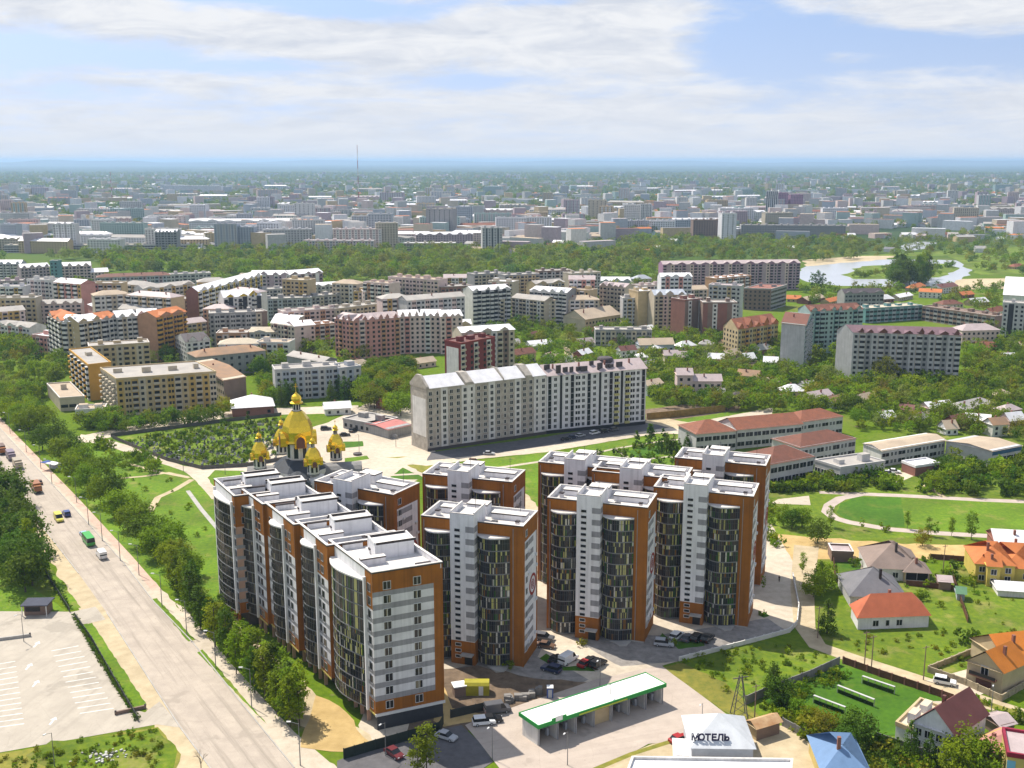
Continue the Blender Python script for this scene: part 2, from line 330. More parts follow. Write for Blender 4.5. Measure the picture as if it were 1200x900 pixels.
def lay(pts):
    x0, x1 = min(p[0] for p in pts), max(p[0] for p in pts); y0, y1 = min(p[1] for p in pts), max(p[1] for p in pts)
    z = .01
    for (a0, a1, b0, b1), _, h in PATCHES:
        if a0 < x1 and a1 > x0 and b0 < y1 and b1 > y0: z = max(z, h)
    z += .0035; PATCHES.append(((x0, x1, y0, y1), [(p[0], p[1]) for p in pts], z)); return z
def gz(x, y):                                             # height of the ground surface at a point
    z = 0
    for (a0, a1, b0, b1), pts, h in PATCHES:
        if h > z and a0 <= x <= a1 and b0 <= y <= b1:
            ins = False; j = len(pts) - 1
            for i in range(len(pts)):
                (xi, yi), (xj, yj) = pts[i], pts[j]
                if (yi > y) != (yj > y) and x < (xj - xi) * (y - yi) / (yj - yi) + xi: ins = not ins
                j = i
            if ins: z = h
    return z
def ring(pts, jit, seg):
    out = []; r = random.Random(len(pts) * 31 + int(pts[0][0]))
    for i, a in enumerate(pts):
        b = pts[(i + 1) % len(pts)]; d = hypot(b[0] - a[0], b[1] - a[1]); n = max(1, int(d / seg)) if jit else 1
        nx, ny = -(b[1] - a[1]) / max(d, 1e-6), (b[0] - a[0]) / max(d, 1e-6)
        for k in range(n):
            s = k / n; o = r.uniform(-jit, jit) if k else 0
            out.append((a[0] + (b[0] - a[0]) * s + nx * o, a[1] + (b[1] - a[1]) * s + ny * o))
    return out
def patch(name, px, m, jit=.0, seg=3.0, z=None):           # one sheet of ground; each is laid a little above the one before
    pts = ring([P(*p)[:2] for p in px], jit, seg); z = lay(pts)
    bm = bmesh.new(); vs_ = [bm.verts.new((x, y, z)) for x, y in pts]; f = bm.faces.new(vs_); f.normal_update()
    if f.normal.z < 0: f.normal_flip()
    bmesh.ops.triangulate(bm, faces=[f]); me = D.meshes.new(name); bm.to_mesh(me); bm.free(); me.materials.append(m)
    o = link(name, me); o['kind'] = 'structure'; return o
def strip_pts(px, w, z0=0):                               # band of width w metres along a px polyline -> left and right edges
    g = [Vector(P(*p, z0)) for p in px]; Ls, Rs = [], []
    for i, c in enumerate(g):
        d = (g[min(i + 1, len(g) - 1)] - g[max(i - 1, 0)]); d.z = 0; d.normalize(); n = Vector((-d.y, d.x, 0))
        ww = w if not isinstance(w, (list, tuple)) else w[i]
        Ls.append(c + n * ww / 2); Rs.append(c - n * ww / 2)
    return Ls, Rs
def strip(name, px, w, m, z=None):
    Ls, Rs = strip_pts(px, w); mb = MB(); z = lay(Ls + Rs[::-1])
    for i in range(len(Ls) - 1): mb.face([(*Rs[i][:2], z), (*Rs[i + 1][:2], z), (*Ls[i + 1][:2], z), (*Ls[i][:2], z)], m)
    return struct(name, mb)
def kerb(px, m=None, h=.13, w=.25, name='kerb'):
    Ls, Rs = strip_pts(px, w); mb = MB(); m = m or CONC
    for i in range(len(Ls) - 1): mb.hexa([(*Rs[i][:2], 0), (*Rs[i + 1][:2], 0), (*Ls[i + 1][:2], 0), (*Ls[i][:2], 0)], [(*Rs[i][:2], h), (*Rs[i + 1][:2], h), (*Ls[i + 1][:2], h), (*Ls[i][:2], h)], m)
    return struct(name, mb)
# meadows and bare land first
patch('meadow', [(640, 560), (930, 540), (1260, 470), (1320, 560), (1300, 640), (1060, 630), (900, 640), (640, 600)], MEADOW, .8)
patch('lawn', [(50, 520), (140, 512), (300, 545), (260, 640), (255, 720), (150, 660), (90, 570)], LAWN, .8)
patch('meadow', [(790, 775), (880, 748), (975, 765), (1105, 835), (1030, 900), (900, 880), (850, 830)], MEADOW, .6)
patch('lawn', [(960, 740), (1010, 690), (1150, 660), (1290, 700), (1260, 800), (1110, 800), (960, 755)], MEADOW, .6)
patch('sand', [(870, 640), (905, 626), (960, 630), (1060, 638), (1170, 640), (1300, 650), (1300, 668), (1150, 656), (1000, 655), (930, 655), (935, 690), (895, 690)], SAND, 1.0)
patch('sand', [(500, 545), (560, 548), (640, 590), (640, 660), (600, 640), (500, 580)], DIRT, 1.0)
patch('allotment', [(755, 480), (800, 474), (870, 470), (860, 490), (760, 500)], SOIL, .8)
patch('allotment', [(795, 425), (890, 422), (895, 436), (800, 438)], SOIL, .8)
patch('lawn', [(760, 496), (860, 482), (880, 490), (830, 510), (770, 505)], LAWN, .8)
patch('lawn', [(-40, 450), (18, 446), (20, 462), (-40, 470)], LAWN, .8)
# main road with its verges
ROAD_R = [(-95, 408), (-60, 440), (0, 502), (82, 590), (147, 662), (180, 705), (225, 752), (300, 845), (345, 900), (420, 1000)]
ROAD_L = [(-150, 408), (-110, 445), (-40, 505), (30, 592), (92, 672), (125, 718), (185, 812), (212, 854), (250, 905), (310, 1000)]
patch('verge', [(-60, 505), (-20, 505), (50, 592), (92, 650), (130, 715), (190, 812), (216, 856), (260, 910), (320, 1010), (230, 1010), (195, 900), (180, 840), (145, 790), (95, 718), (60, 660), (20, 600)], DIRT, .7)
patch('verge', [(-60, 425), (10, 500), (92, 590), (160, 662), (205, 706), (262, 780), (330, 850), (400, 905), (470, 1000), (400, 1000), (335, 900), (290, 845), (215, 752), (140, 668), (75, 592), (-10, 502)], PAVE, .5)
patch('road', ROAD_L + ROAD_R[::-1], ROADM)
kerb(ROAD_R[2:9]); kerb(ROAD_L[3:5]); kerb(ROAD_L[5:9])
patch('pavement', [(-10, 488), (2, 492), (90, 582), (155, 652), (190, 692), (178, 692), (147, 655), (84, 588), (0, 500)], PINKP)
patch('pavement', [(205, 706), (216, 712), (275, 782), (345, 858), (400, 905), (380, 905), (325, 858), (258, 782)], PAVE)
for q in ([(178, 702), (184, 701), (229, 750), (221, 752)], [(231, 765), (237, 761), (312, 848), (314, 851)], [(97, 733), (108, 730), (172, 826), (156, 829)], [(50, 668), (58, 664), (95, 712), (80, 716)], [(-40, 668), (5, 668), (55, 700), (78, 716), (30, 722), (-40, 724)]):
    patch('lawn', q, LAWN, .15, 1.5)
# parking lot
patch('parking_lot', [(-80, 716), (85, 717), (112, 711), (124, 726), (92, 733), (150, 830), (170, 835), (187, 822), (213, 853), (184, 849), (0, 882), (-80, 898)], LOT)
patch('rough_grass', [(-80, 902), (0, 883), (185, 852), (212, 884), (200, 910), (240, 1010), (-80, 1010)], LAWNY, .4, 2)
patch('rough_grass', [(30, 886), (60, 868), (135, 862), (185, 853), (208, 880), (200, 930), (120, 905), (60, 900)], MEADOW, .5, 2)
mb = MB(); zl = PATCHES[-3][2] + .004
def mark(A, B, w, z):
    d = (B - A); d.z = 0; d.normalize(); n = Vector((d.y, -d.x, 0)) * w / 2
    mb.face([(A - n)[:2] + (z,), (A + n)[:2] + (z,), (B + n)[:2] + (z,), (B - n)[:2] + (z,)], LINEW)
for k in range(13):                                        # faded bay lines, one row of bays right, one left
    y = 760 + k * 6.1
    mark(P(60 + (y - 760) * .46, y + 3), P(92 + (y - 760) * .56, y - 3), .22, zl)
    mark(P(-22, y + 22), P(18 + (y - 760) * .14, y + 15), .22, zl)
for a in ((42, 756), (33, 782), (41, 802), (61, 846)):      # direction arrows
    c = P(*a); mark(c - Vector((0, 1.2, 0)), c + Vector((0, .8, 0)), .4, zl + .004)
    mb.face([(c.x - .7, c.y + .7, zl + .008), (c.x + .7, c.y + .7, zl + .008), (c.x, c.y + 1.9, zl + .008)], LINEW)
struct('bay_markings', mb)
# the park, the cemetery and the church square
patch('path', [(90, 517), (115, 520), (165, 535), (215, 552), (228, 562), (248, 585), (262, 585), (243, 560), (252, 551), (290, 552), (288, 546), (235, 548), (215, 546), (165, 527), (118, 512), (95, 509)], PAVE, .2)
patch('path', [(88, 512), (150, 500), (270, 480), (330, 478), (420, 475), (420, 484), (330, 486), (270, 489), (150, 508), (95, 520)], PAVE, .2)
patch('cemetery_ground', [(135, 513), (180, 507), (320, 488), (350, 508), (340, 535), (285, 546), (240, 549), (190, 535)], MEADOW, .3)
strip('path', [(126, 562), (170, 558), (197, 554), (220, 559)], 1.6, DIRT); strip('path', [(225, 562), (205, 574), (185, 583), (175, 600)], 2.2, DIRT); strip('path', [(150, 543), (185, 553), (222, 560)], 1.5, DIRT)
strip('path', [(220, 575), (236, 597), (262, 628)], 1.4, CONC)
patch('church_square', [(285, 552), (300, 520), (385, 495), (420, 478), (440, 468), (505, 470), (505, 520), (520, 545), (475, 570), (440, 570), (360, 572)], PAVE, .3)
patch('lawn', [(405, 525), (395, 518), (425, 517), (426, 523)], LAWND, .2); patch('lawn', [(404, 537), (430, 534), (433, 538), (404, 542)], LAWN, .2); patch('lawn', [(453, 562), (472, 548), (502, 562)], LAWND, .2)
patch('lawn', [(477, 545), (530, 541), (530, 556), (505, 560)], LAWNY, .5); patch('lawn', [(450, 536), (480, 535), (520, 537), (478, 538)], LAWNY, .2)
strip('path', [(430, 562), (465, 538)], 6, PAVE); strip('path', [(474, 547), (506, 561)], 1.8, PAVE)
patch('lawn', [(520, 548), (560, 540), (640, 530), (700, 545), (660, 580), (636, 600), (600, 560)], LAWN, .5)
# street before the long white and grey block, and the public garden
patch('street', [(440, 540), (505, 532), (560, 526), (640, 520), (760, 500), (830, 492), (905, 478), (905, 486), (830, 510), (770, 508), (640, 530), (560, 538), (500, 546)], PAVE, .3)
patch('street', [(500, 540), (505, 530), (640, 512), (757, 492), (785, 501), (700, 514), (640, 523), (560, 534)], ASPHD, .2)
patch('yard', [(756, 495), (765, 487), (812, 496), (850, 500), (815, 508), (790, 502)], DIRT, .5)
patch('garden_lawn', [(640, 535), (700, 520), (815, 507), (815, 545), (790, 556), (720, 550)], LAWN, .4)
for q in ([(690, 533), (720, 526), (770, 518), (812, 513)], [(700, 540), (735, 545), (765, 553), (812, 552)], [(722, 526), (735, 536)], [(760, 538), (785, 535), (800, 541), (812, 540)]): strip('path', q, 1.5, PAVE)
patch('flower_bed', [(735, 529), (765, 522), (790, 524), (770, 534), (745, 535)], LAWND, .3)
strip('path', [(400, 560), (480, 556), (560, 552), (640, 540), (700, 528)], 2, PAVE)
# housing estate ground: paving, drives and lawns between the towers
patch('estate_paving', [(470, 720), (500, 640), (620, 600), (890, 590), (930, 660), (936, 712), (934, 732), (925, 741), (885, 752), (795, 775), (700, 800), (610, 835), (560, 850), (515, 872), (430, 890), (420, 850)], PAVE, .2)
patch('estate_drive', [(512, 790), (560, 775), (640, 742), (770, 745), (900, 725), (925, 741), (885, 752), (795, 775), (728, 781), (685, 799), (640, 815), (600, 842), (520, 850)], PAVEG, .3)
patch('estate_drive', [(640, 700), (700, 690), (900, 690), (905, 715), (760, 742), (640, 748)], PAVE, .2)
patch('building_site', [(512, 785), (560, 780), (625, 795), (690, 800), (640, 822), (590, 842), (515, 868), (470, 868)], SOIL, .5)
patch('sand', [(513, 792), (530, 830), (572, 838), (560, 845), (520, 852), (508, 845)], SAND, .4)
patch('bare_ground', [(258, 712), (275, 722), (320, 770), (365, 808), (436, 868), (425, 884), (350, 850), (300, 790), (262, 742)], DIRT, .8, 2)
patch('sand', [(370, 815), (398, 828), (436, 872), (425, 884), (352, 876), (362, 845)], SAND, .5)
patch('apron', [(645, 742), (666, 745), (720, 778), (740, 786), (700, 802), (660, 780), (630, 770)], PAVE, .1)
for q in ([(656, 782), (690, 780), (698, 787), (660, 786)], [(632, 772), (640, 766), (646, 770), (642, 778)], [(770, 750), (776, 742), (783, 748), (776, 754)], [(786, 752), (822, 751), (826, 757), (795, 761)], [(888, 721), (896, 717), (902, 722), (895, 724)], [(770, 713), (785, 711), (785, 720), (772, 722)]): patch('lawn', q, LAWND, .1, 1)
patch('rough_grass', [(775, 783), (800, 777), (850, 800), (892, 842), (872, 848), (845, 832)], LAWNY, .3, 2)
# car wash yard, dark yard by the road, motel yard
patch('carwash_yard', [(545, 850), (575, 838), (610, 826), (700, 796), (775, 780), (790, 792), (865, 847), (850, 862), (760, 872), (700, 905), (640, 1000), (500, 1000), (585, 900)], YARDM, .1)
patch('dark_yard', [(395, 892), (455, 868), (541, 850), (560, 868), (578, 893), (560, 905), (540, 1000), (400, 1000)], ASPHD, .1)
patch('motel_yard', [(700, 905), (765, 872), (850, 862), (880, 850), (935, 850), (965, 880), (960, 1000), (650, 1000)], DIRT, .4)
strip('verge', [(790, 868), (740, 884), (690, 905)], 1.2, LAWNY)
# right-hand houses: dirt lane, lawns, plots
strip('lane', [(945, 640), (940, 690), (943, 735), (958, 757), (1000, 772), (1060, 792), (1120, 812), (1200, 838), (1290, 865)], [7, 6, 5, 4.5, 4.5, 5, 5.5, 5, 5], DIRT)
patch('garden_lawn', [(893, 822), (985, 775), (1118, 822), (1070, 850), (1050, 862), (960, 862)], LAWND, .3)
patch('lawn', [(980, 660), (1010, 656), (1012, 676), (985, 680)], LAWND, .1); patch('yard', [(1012, 650), (1040, 650), (1010, 690), (1008, 668)], PAVE)
patch('yard', [(1085, 798), (1150, 780), (1170, 806), (1148, 815)], PAVE); patch('yard', [(1050, 850), (1080, 822), (1125, 822), (1085, 865)], PAVE)
patch('verge', [(1138, 815), (1200, 836), (1200, 842), (1130, 820)], LAWNY, .3, 1.5)
patch('yard', [(1018, 560), (1048, 552), (1075, 556), (1052, 566), (1015, 566)], PAVE)
# sports ground
trk = [(1230, 589), (1150, 586), (1060, 581), (1010, 579), (985, 584), (972, 592), (969, 600), (978, 607), (995, 612), (1040, 620), (1100, 625), (1230, 632)]
patch('sports_field', [(1225, 590), (1060, 583), (1005, 582), (985, 590), (980, 600), (990, 608), (1040, 617), (1100, 622), (1225, 628)], LAWN, .3)
patch('sports_field', [(1056, 583), (1005, 582), (985, 590), (980, 600), (990, 608), (1040, 617), (1060, 618)], LAWND, .3)
strip('running_track', trk, 3.6, ASPH); strip('running_track', [(960, 577), (985, 578), (1012, 579)], 3, ASPH); strip('path', [(1081, 567), (1108, 583)], 2, DIRT)
patch('pad', [(903, 590), (912, 585), (948, 581), (950, 592)], PAVE)
strip('lane', [(672, 428), (668, 405), (671, 390)], [8, 8, 5], DIRT)
# river and its sandbars
patch('river', [(930, 322), (945, 312), (985, 308), (1040, 304), (1120, 305), (1145, 314), (1128, 328), (1100, 335), (1050, 336), (985, 335), (945, 330)], WATER, 3, 15)
patch('river_island', [(985, 322), (1010, 312), (1060, 309), (1110, 309), (1125, 314), (1100, 325), (1040, 327), (1000, 327)], MEADOW, 4, 15)
patch('sandbar', [(940, 305), (980, 302), (1010, 300), (1050, 298), (1040, 304), (985, 308), (945, 312)], DIRT, 4, 15); patch('sandbar', [(1108, 334), (1128, 327), (1190, 326), (1205, 338), (1110, 340)], DIRT, 3, 15)
patch('river', [(1055, 288), (1075, 283), (1100, 284), (1080, 292), (1060, 294)], WATER, 3, 15)
patch('grassland', [(1000, 300), (1250, 285), (1250, 320), (1150, 322), (1110, 300)], MEADOW, 4, 20)
patch('grassland', [(640, 292), (700, 290), (720, 296), (640, 300)], LAWNY, 3, 15)
# ---------------------------------------------------------------- glazed apartment towers: one is built, seven are copies
def pane_mesh(w, h, glass, name='pane', bars=1):
    mb = MB(); f = .05                                   # local: x along, y outward, z up; frame proud of the glass
    W = ((0, 0, 0), (1, 0, 0), (0, 1, 0))
    mb.wq(W, 0, w, 0, h, glass, .01)
    mb.wb(W, -.04, .04, 0, h, 0, .07, MULL); mb.wb(W, w / 2 - .03, w / 2 + .03, 0, h, 0, .06, MULL)
    for b in range(bars): mb.wb(W, .04, w - .04, h * (.62 if bars == 1 else (b + 1) / (bars + 1)) - .03, h * (.62 if bars == 1 else (b + 1) / (bars + 1)) + .03, 0, .06, MULL)
    return mb.mesh(name)
def window_mesh(w, h, glass=None, fr=None, split=True):
    mb = MB(); W = ((0, 0, 0), (1, 0, 0), (0, 1, 0)); glass = glass or PANED; fr = fr or FRAMEW; t = .08
    mb.wq(W, -w / 2, w / 2, 0, h, glass, .03)
    mb.wb(W, -w / 2 - t, -w / 2, -t, h + t, 0, .07, fr); mb.wb(W, w / 2, w / 2 + t, -t, h + t, 0, .07, fr)
    mb.wb(W, -w / 2, w / 2, -t, 0, 0, .10, fr); mb.wb(W, -w / 2, w / 2, h, h + t, 0, .07, fr)
    if split: mb.wb(W, -.04, .04, 0, h, .03, .06, fr)
    return mb.mesh('window')
def put(name, me, parent, w, s, z, d=.005, off=(0, 0, 0)):   # hang a shared piece on a wall frame
    o, u, n = w
    return link(name, me, parent, (o[0] + u[0] * s + n[0] * d - off[0], o[1] + u[1] * s + n[1] * d - off[1], z - off[2]), atan2(u[1], u[0]) if (u[0] * n[1] - u[1] * n[0]) > 0 else atan2(-u[1], -u[0]))
def bay(root, w, s0, s1, z0, nfl, fh, bulge, npan, glass, prefix=True, off=(0, 0, 0), end=1.0, cap=True, lim=[9999]):
    """curved glazed bay on a wall frame: floor bands, then every pane an object; end=1 symmetric, end>1 swings out towards s1"""
    o, u, n = w; pts = []
    for i in range(npan + 1):
        t = i / npan; d = .15 + bulge * sin(pi * min(1, t ** .8)) if end == 1 else .15 + bulge * sin(pi / 2 * min(1, t * 1.25)) * (1 if t < .75 else 1 - (t - .75) * .6)
        s = s0 + (s1 - s0) * t; pts.append((o[0] + u[0] * s + n[0] * d - off[0], o[1] + u[1] * s + n[1] * d - off[1]))
    a0 = (o[0] + u[0] * s0 - off[0], o[1] + u[1] * s0 - off[1]); a1 = (o[0] + u[0] * s1 - off[0], o[1] + u[1] * s1 - off[1])
    sgn = 1 if (u[0] * n[1] - u[1] * n[0]) < 0 else -1
    def ringpoly(e):
        q = []
        for i, p in enumerate(pts):
            q.append((p[0] + n[0] * e, p[1] + n[1] * e))
        r = [a0] + q + [a1]
        return r if sgn > 0 else r[::-1]
    fb = MB()
    for k in range(nfl + 1): fb.prism(ringpoly(.10), z0 + k * fh - .13 - off[2], z0 + k * fh + .08 - off[2], BANDM, None, True)
    o1 = link('floor_band', fb.mesh('floor_band'), root); o1['kind'] = 'stuff'
    if cap:
        cb = MB(); cb.prism(ringpoly(.35), z0 + nfl * fh + .11 - off[2], z0 + nfl * fh + .38 - off[2], WHITE, ROOFW, True)
        link('canopy', cb.mesh('canopy'), root)
    cache = {}; sb = MB()
    for k in range(nfl):
        for i in range(npan):
            p, q = pts[i], pts[i + 1]; l = hypot(q[0] - p[0], q[1] - p[1]); key = round(l, 2)
            if lim[0] > 0:
                if key not in cache: cache[key] = pane_mesh(l, fh - .27, glass)
                A, B = (q, p) if sgn > 0 else (p, q)
                ang = atan2(B[1] - A[1], B[0] - A[0])
                c = link('pane', cache[key], root, (A[0], A[1], z0 + k * fh + .10 - off[2]), ang)
                lim[0] -= 1
            else:
                W, l2 = frame(p, q, n); sb.wq(W, 0, l2, z0 + k * fh + .1 - off[2], z0 + k * fh + fh - .17 - off[2], glass, .01); sb.wb(W, -.04, .04, z0 + k * fh + .1 - off[2], z0 + k * fh + fh - .17 - off[2], 0, .07, GREYM)
    if sb.f:
        c = link('pane', sb.mesh('pane'), root); c['kind'] = 'stuff'
def roofbox(mb, c, sx, sy, z0, h, rz=0.0, m=None):
    mb.box(c, sx, sy, z0, z0 + h, m or WHITE, rz, ROOFW); mb.box(c, sx + .16, sy + .16, z0 + h, z0 + h + .28, DARKCAP, rz, ROOFW if sy > 1 else DARKCAP)
RED = mat('sign_red', (.30, .03, .02), .6, .05)
def make_tower():
    root = thing('apartment_tower', 'tower', 'tower')
    L, Dp, H = -23.7, 11.0, 33.0
    FR = (Vector((L, 0, 0)), Vector((1, 0, 0)), Vector((0, -1, 0)))          # front wall frame, s from the left corner
    SD = (Vector((0, 0, 0)), Vector((0, 1, 0)), Vector((1, 0, 0)))           # right-hand end wall frame
    mb = MB(); zr = 31.9
    mb.prism([(L, 0), (0, 0), (0, Dp), (L, Dp)], 0, zr, ORANGE, ROOFW)
    link('wall', mb.mesh('wall'), root)
    mb = MB(); t = .38                                                       # parapet, with pale inside and a dark flashing on the coping
    for (x0, x1, y0, y1) in ((L, 0, 0, t), (L, 0, Dp - t, Dp), (L, L + t, t, Dp - t), (-t, 0, t, Dp - t)):
        mb.prism([(x0, y0), (x1, y0), (x1, y1), (x0, y1)], zr, H, ORANGE if y1 - y0 < 1 and y0 == 0 else WHITE, ROOFW)
        e = .05; mb.prism([(x0 - e, y0 - e), (x1 + e, y0 - e), (x1 + e, y1 + e), (x0 - e, y1 + e)], H, H + .1, ROOFW, ROOFW)
    mb.prism([(L - .03, -.03), (0, -.03), (0, 0), (L - .03, 0)], H - .25, H, DARKCAP); mb.prism([(0, -.03), (.03, -.03), (.03, Dp), (0, Dp)], zr - .5, H - .002, ORANGE)
    link('parapet', mb.mesh('parapet'), root)
    for (x, y, sx, sy, h) in ((-5.2, 7.0, 8.0, 2.4, 1.2), (-18.6, 7.4, 6.0, 2.2, 1.2), (-21.5, 4.6, .9, .9, 1.0), (-2.2, 3.0, .8, .8, .9), (-13.2, 9.0, 4.8, 3.2, 2.2)):
        mb = MB(); roofbox(mb, (x, y), sx, sy, zr, h); link('roof_vent', mb.mesh('roof_vent'), root)
    # stair core, taller than the roof
    c0, c1, cd, ch = 7.7, 13.3, 2.3, 35.3
    mb = MB(); xa, xb = L + c0, L + c1
    mb.prism([(xa, -cd), (xb, -cd), (xb, 5.2), (xa, 5.2)], 5.6, ch - 1.0, WHITE, ROOFW, True)
    mb.prism([(xa, -cd), (xb, -cd), (xb, .2), (xa, .2)], 0, 5.6, ORANGE)
    for (x0, x1, y0, y1, e) in ((xa, xb, -cd, -cd + .3, 0), (xa, xa + .3, -cd + .3, 5.2, .5), (xb - .3, xb, -cd + .3, 5.2, .5)):
        mb.prism([(x0, y0), (x1, y0), (x1, y1), (x0, y1)], ch - 1.0, ch - .1 + e * .6, WHITE, ROOFW)
        mb.prism([(x0 - .04, y0 - .04), (x1 + .04, y0 - .04), (x1 + .04, y1), (x0 - .04, y1)], ch - .1 + e * .6, ch + e * .6, DARKCAP, ROOFW)
    link('stair_core', mb.mesh('stair_core'), root)
    CF = (Vector((xa, -cd, 0)), Vector((1, 0, 0)), Vector((0, -1, 0)))
    CR = (Vector((xb, -cd, 0)), Vector((0, 1, 0)), Vector((1, 0, 0)))
    wm_ = window_mesh(1.25, .62, DARKG, FRAMEW, False)
    for k in range(22):
        z = 1.6 + k * 1.405
        put('window', wm_, root, CF, 1.7, z)
    pm = MB(); pm.wb(((0, 0, 0), (1, 0, 0), (0, 1, 0)), -1.0, 1.0, 0, 1.35, 0, .02, GREYR); gp = pm.mesh('grey_panel')
    pm2 = MB(); pm2.wb(((0, 0, 0), (1, 0, 0), (0, 1, 0)), -1.0, 1.0, 0, 1.35, 0, .02, GREYR); gp2 = pm2.mesh('grey_panel')
    for k in range(10):
        put('grey_panel', gp, root, CF, c1 - c0 - 1.0, 5.75 + k * 2.81); put('grey_panel', gp2, root, CR, 1.1, 5.75 + k * 2.81)
    mb = MB(); mb.wb(CF, 3.2, 5.0, .1, 2.4, 0, .06, BLACK); link('door', mb.mesh('door'), root)
    mb = MB(); mb.wb(CF, 2.6, 5.4, 2.65, 2.9, 0, 1.6, CONC); link('door_canopy', mb.mesh('door_canopy'), root)
    # glazed bays
    bay(root, FR, 1.0, 7.66, .45, 11, 2.68, 1.7, 7, PANEG)
    bay(root, FR, 13.34, 20.7, .45, 11, 2.68, 1.7, 8, PANEG)
    # end wall: white field framed in orange, grey bars, a window column, the roundel
    mb = MB(); mb.wb(SD, 1.3, 9.9, 3.0, 29.0, 0, .04, WHITE); link('end_panel', mb.mesh('end_panel'), root)
    gb = MB(); gb.wb(((0, 0, 0), (1, 0, 0), (0, 1, 0)), -3.1, 3.1, 0, 1.25, 0, .03, GREYR); gbm = gb.mesh('grey_bar')
    wm2 = window_mesh(1.2, 1.4, DARKG)
    for k in range(10):
        if not 5 <= k <= 6: put('grey_bar', gbm, root, SD, 4.4, 3.2 + k * 2.68, .04)
        put('window', wm2, root, SD, 2.4, 3.0 + k * 2.68 + .15, .075)
    put('window', wm2, root, SD, 2.4, 30.0, .01)
    sg = MB(); n = 28; cz, cy_ = 17.2, 7.0
    for i in range(n):
        a, b = 2 * pi * i / n, 2 * pi * (i + 1) / n
        for (r0, r1, m) in ((1.9, 2.5, RED), (.95, 1.15, RED)):
            sg.hexa([(.09, cy_ + r * cos(q), cz + r * sin(q)) for r, q in ((r0, a), (r1, a), (r1, b), (r0, b))], [(.13, cy_ + r * cos(q), cz + r * sin(q)) for r, q in ((r0, a), (r1, a), (r1, b), (r0, b))], m)
    for dz, w_ in ((.35, 1.0), (-.15, 1.3), (-.6, .7)): sg.wb(SD, cy_ - w_ / 2, cy_ + w_ / 2, cz + dz, cz + dz + .22, .08, .13, RED)
    link('roundel', sg.mesh('roundel'), root)
    ra = random.Random(8)
    for k in range(9):                                                       # air conditioners, a rain pipe, aerials and a roof hatch
        mb = MB(); z = 4 + ra.randrange(10) * 2.68 + .4; s = ra.choice((3.5, 8.6, 9.2)); mb.wb(SD, s, s + .85, z, z + .6, .05, .38, FRAMEW); link('air_conditioner', mb.mesh('air_conditioner'), root)
    for s in (.6, 21.4): mb = MB(); mb.wb(FR, s, s + .12, .4, 32.2, .01, .12, GREYM); link('rain_pipe', mb.mesh('rain_pipe'), root)
    for x, y, h_ in ((-3.5, 9.2, 3.4), (-16.0, 3.2, 2.6), (-12.5, 4.6, 4.2)):
        mb = MB(); mb.tube((x, y, zr), (x, y, 33 + h_), .05, MULL, 4); mb.tube((x - .6, y, 32.6 + h_), (x + .6, y, 32.6 + h_), .03, MULL, 4); mb.tube((x - .4, y, 32.1 + h_), (x + .4, y, 32.1 + h_), .03, MULL, 4); link('aerial', mb.mesh('aerial'), root)
    for x, y in ((-7.8, 3.6), (-20.0, 2.4)): mb = MB(); mb.box((x, y), 1.3, 1.3, zr - .005, zr + .35, MULL); link('roof_hatch', mb.mesh('roof_hatch'), root)
    mb = MB(); mb.wb(FR, 0.0, 23.7, .0, .35, 0, .12, CONC); link('plinth', mb.mesh('plinth'), root)
    mb = MB(); mb.prism([(-9.0, -.9), (-5.0, -3.8), (-3.4, -3.0), (-3.0, -.4)], 0, .35, CONC, CONC); link('ramp', mb.mesh('ramp'), root)
    return root
tower0 = make_tower()
GT = 'matching glazed apartment towers of the estate'
for i, (px, py, az_, lab) in enumerate([
        (613, 617, 18, 'orange glazed tower right of the long row, with the yellow cabin at its foot'),
        (759, 595, 18.5, 'glazed orange apartment tower between two others, standing alone just behind the car wash roof'),
        (883, 582, 19.5, 'orange glazed tower by the curved white yard wall, rightmost of the front three'),
        (600, 565, 18, 'orange apartment tower seen only at the top, right behind the nearest tower'),
        (897.5, 546, 20, 'farthest right orange apartment tower, its flat wall beside the sports track meadow'),
        (735, 551, 19, 'leftmost back tower with its left glazed bay in full view beside the bright grass'),
        (803, 562, 19, 'back tower wedged between others, only its roof and stair core showing over the front pair'),
        (461, 580, 29, 'orange apartment tower tucked between the long row and the golden domed church')]):
    t = tower0 if i == 0 else copy_tree(tower0)
    p = P(px, py, 33.0); t.location = (p.x, p.y, 0); t.rotation_euler = (0, 0, -radians(az_)); tag(t, lab, 'tower', GT)
# ---------------------------------------------------------------- the long stepped row with curved glazing on the street side
zt = 33.0
ur = Vector((sin(radians(66.5)), cos(radians(66.5)), 0))                     # along the end wall, to the right and away
secs = [((250.5, 561), (274, 581.5)), ((277, 569), (307.5, 591)), ((309.5, 588.5), (344, 615)), ((345.5, 609.5), (383, 639.5)), ((384.4, 632.5), (435.6, 671.5))]
c_ = P(400, 760); row = thing('apartment_row', 'long stepped apartment row with curved dark glazing, white roofs and a grey striped end wall', 'apartment block', (c_.x, c_.y, 0)); RO = ORIG[row.name]
plain = mat('striped_white_render', (.68, .67, .69), .85, .08, .4, streak=.2)
PINKR = mat('pinkish_render', (.48, .30, .22), .85, .1, .4)
wmR = window_mesh(1.25, 1.55, DARKG, GREYR, False); wmE = window_mesh(1.45, 1.55, PANED); limR = [300]; nwin = [0]
def wall_strip(mb, w, s0, s1, z0, rows, m):                                  # stacked plain quads (butted, one wall plane)
    for z1, mm in rows:
        mb.wq(w, s0, s1, z0, z1, mm); z0 = z1
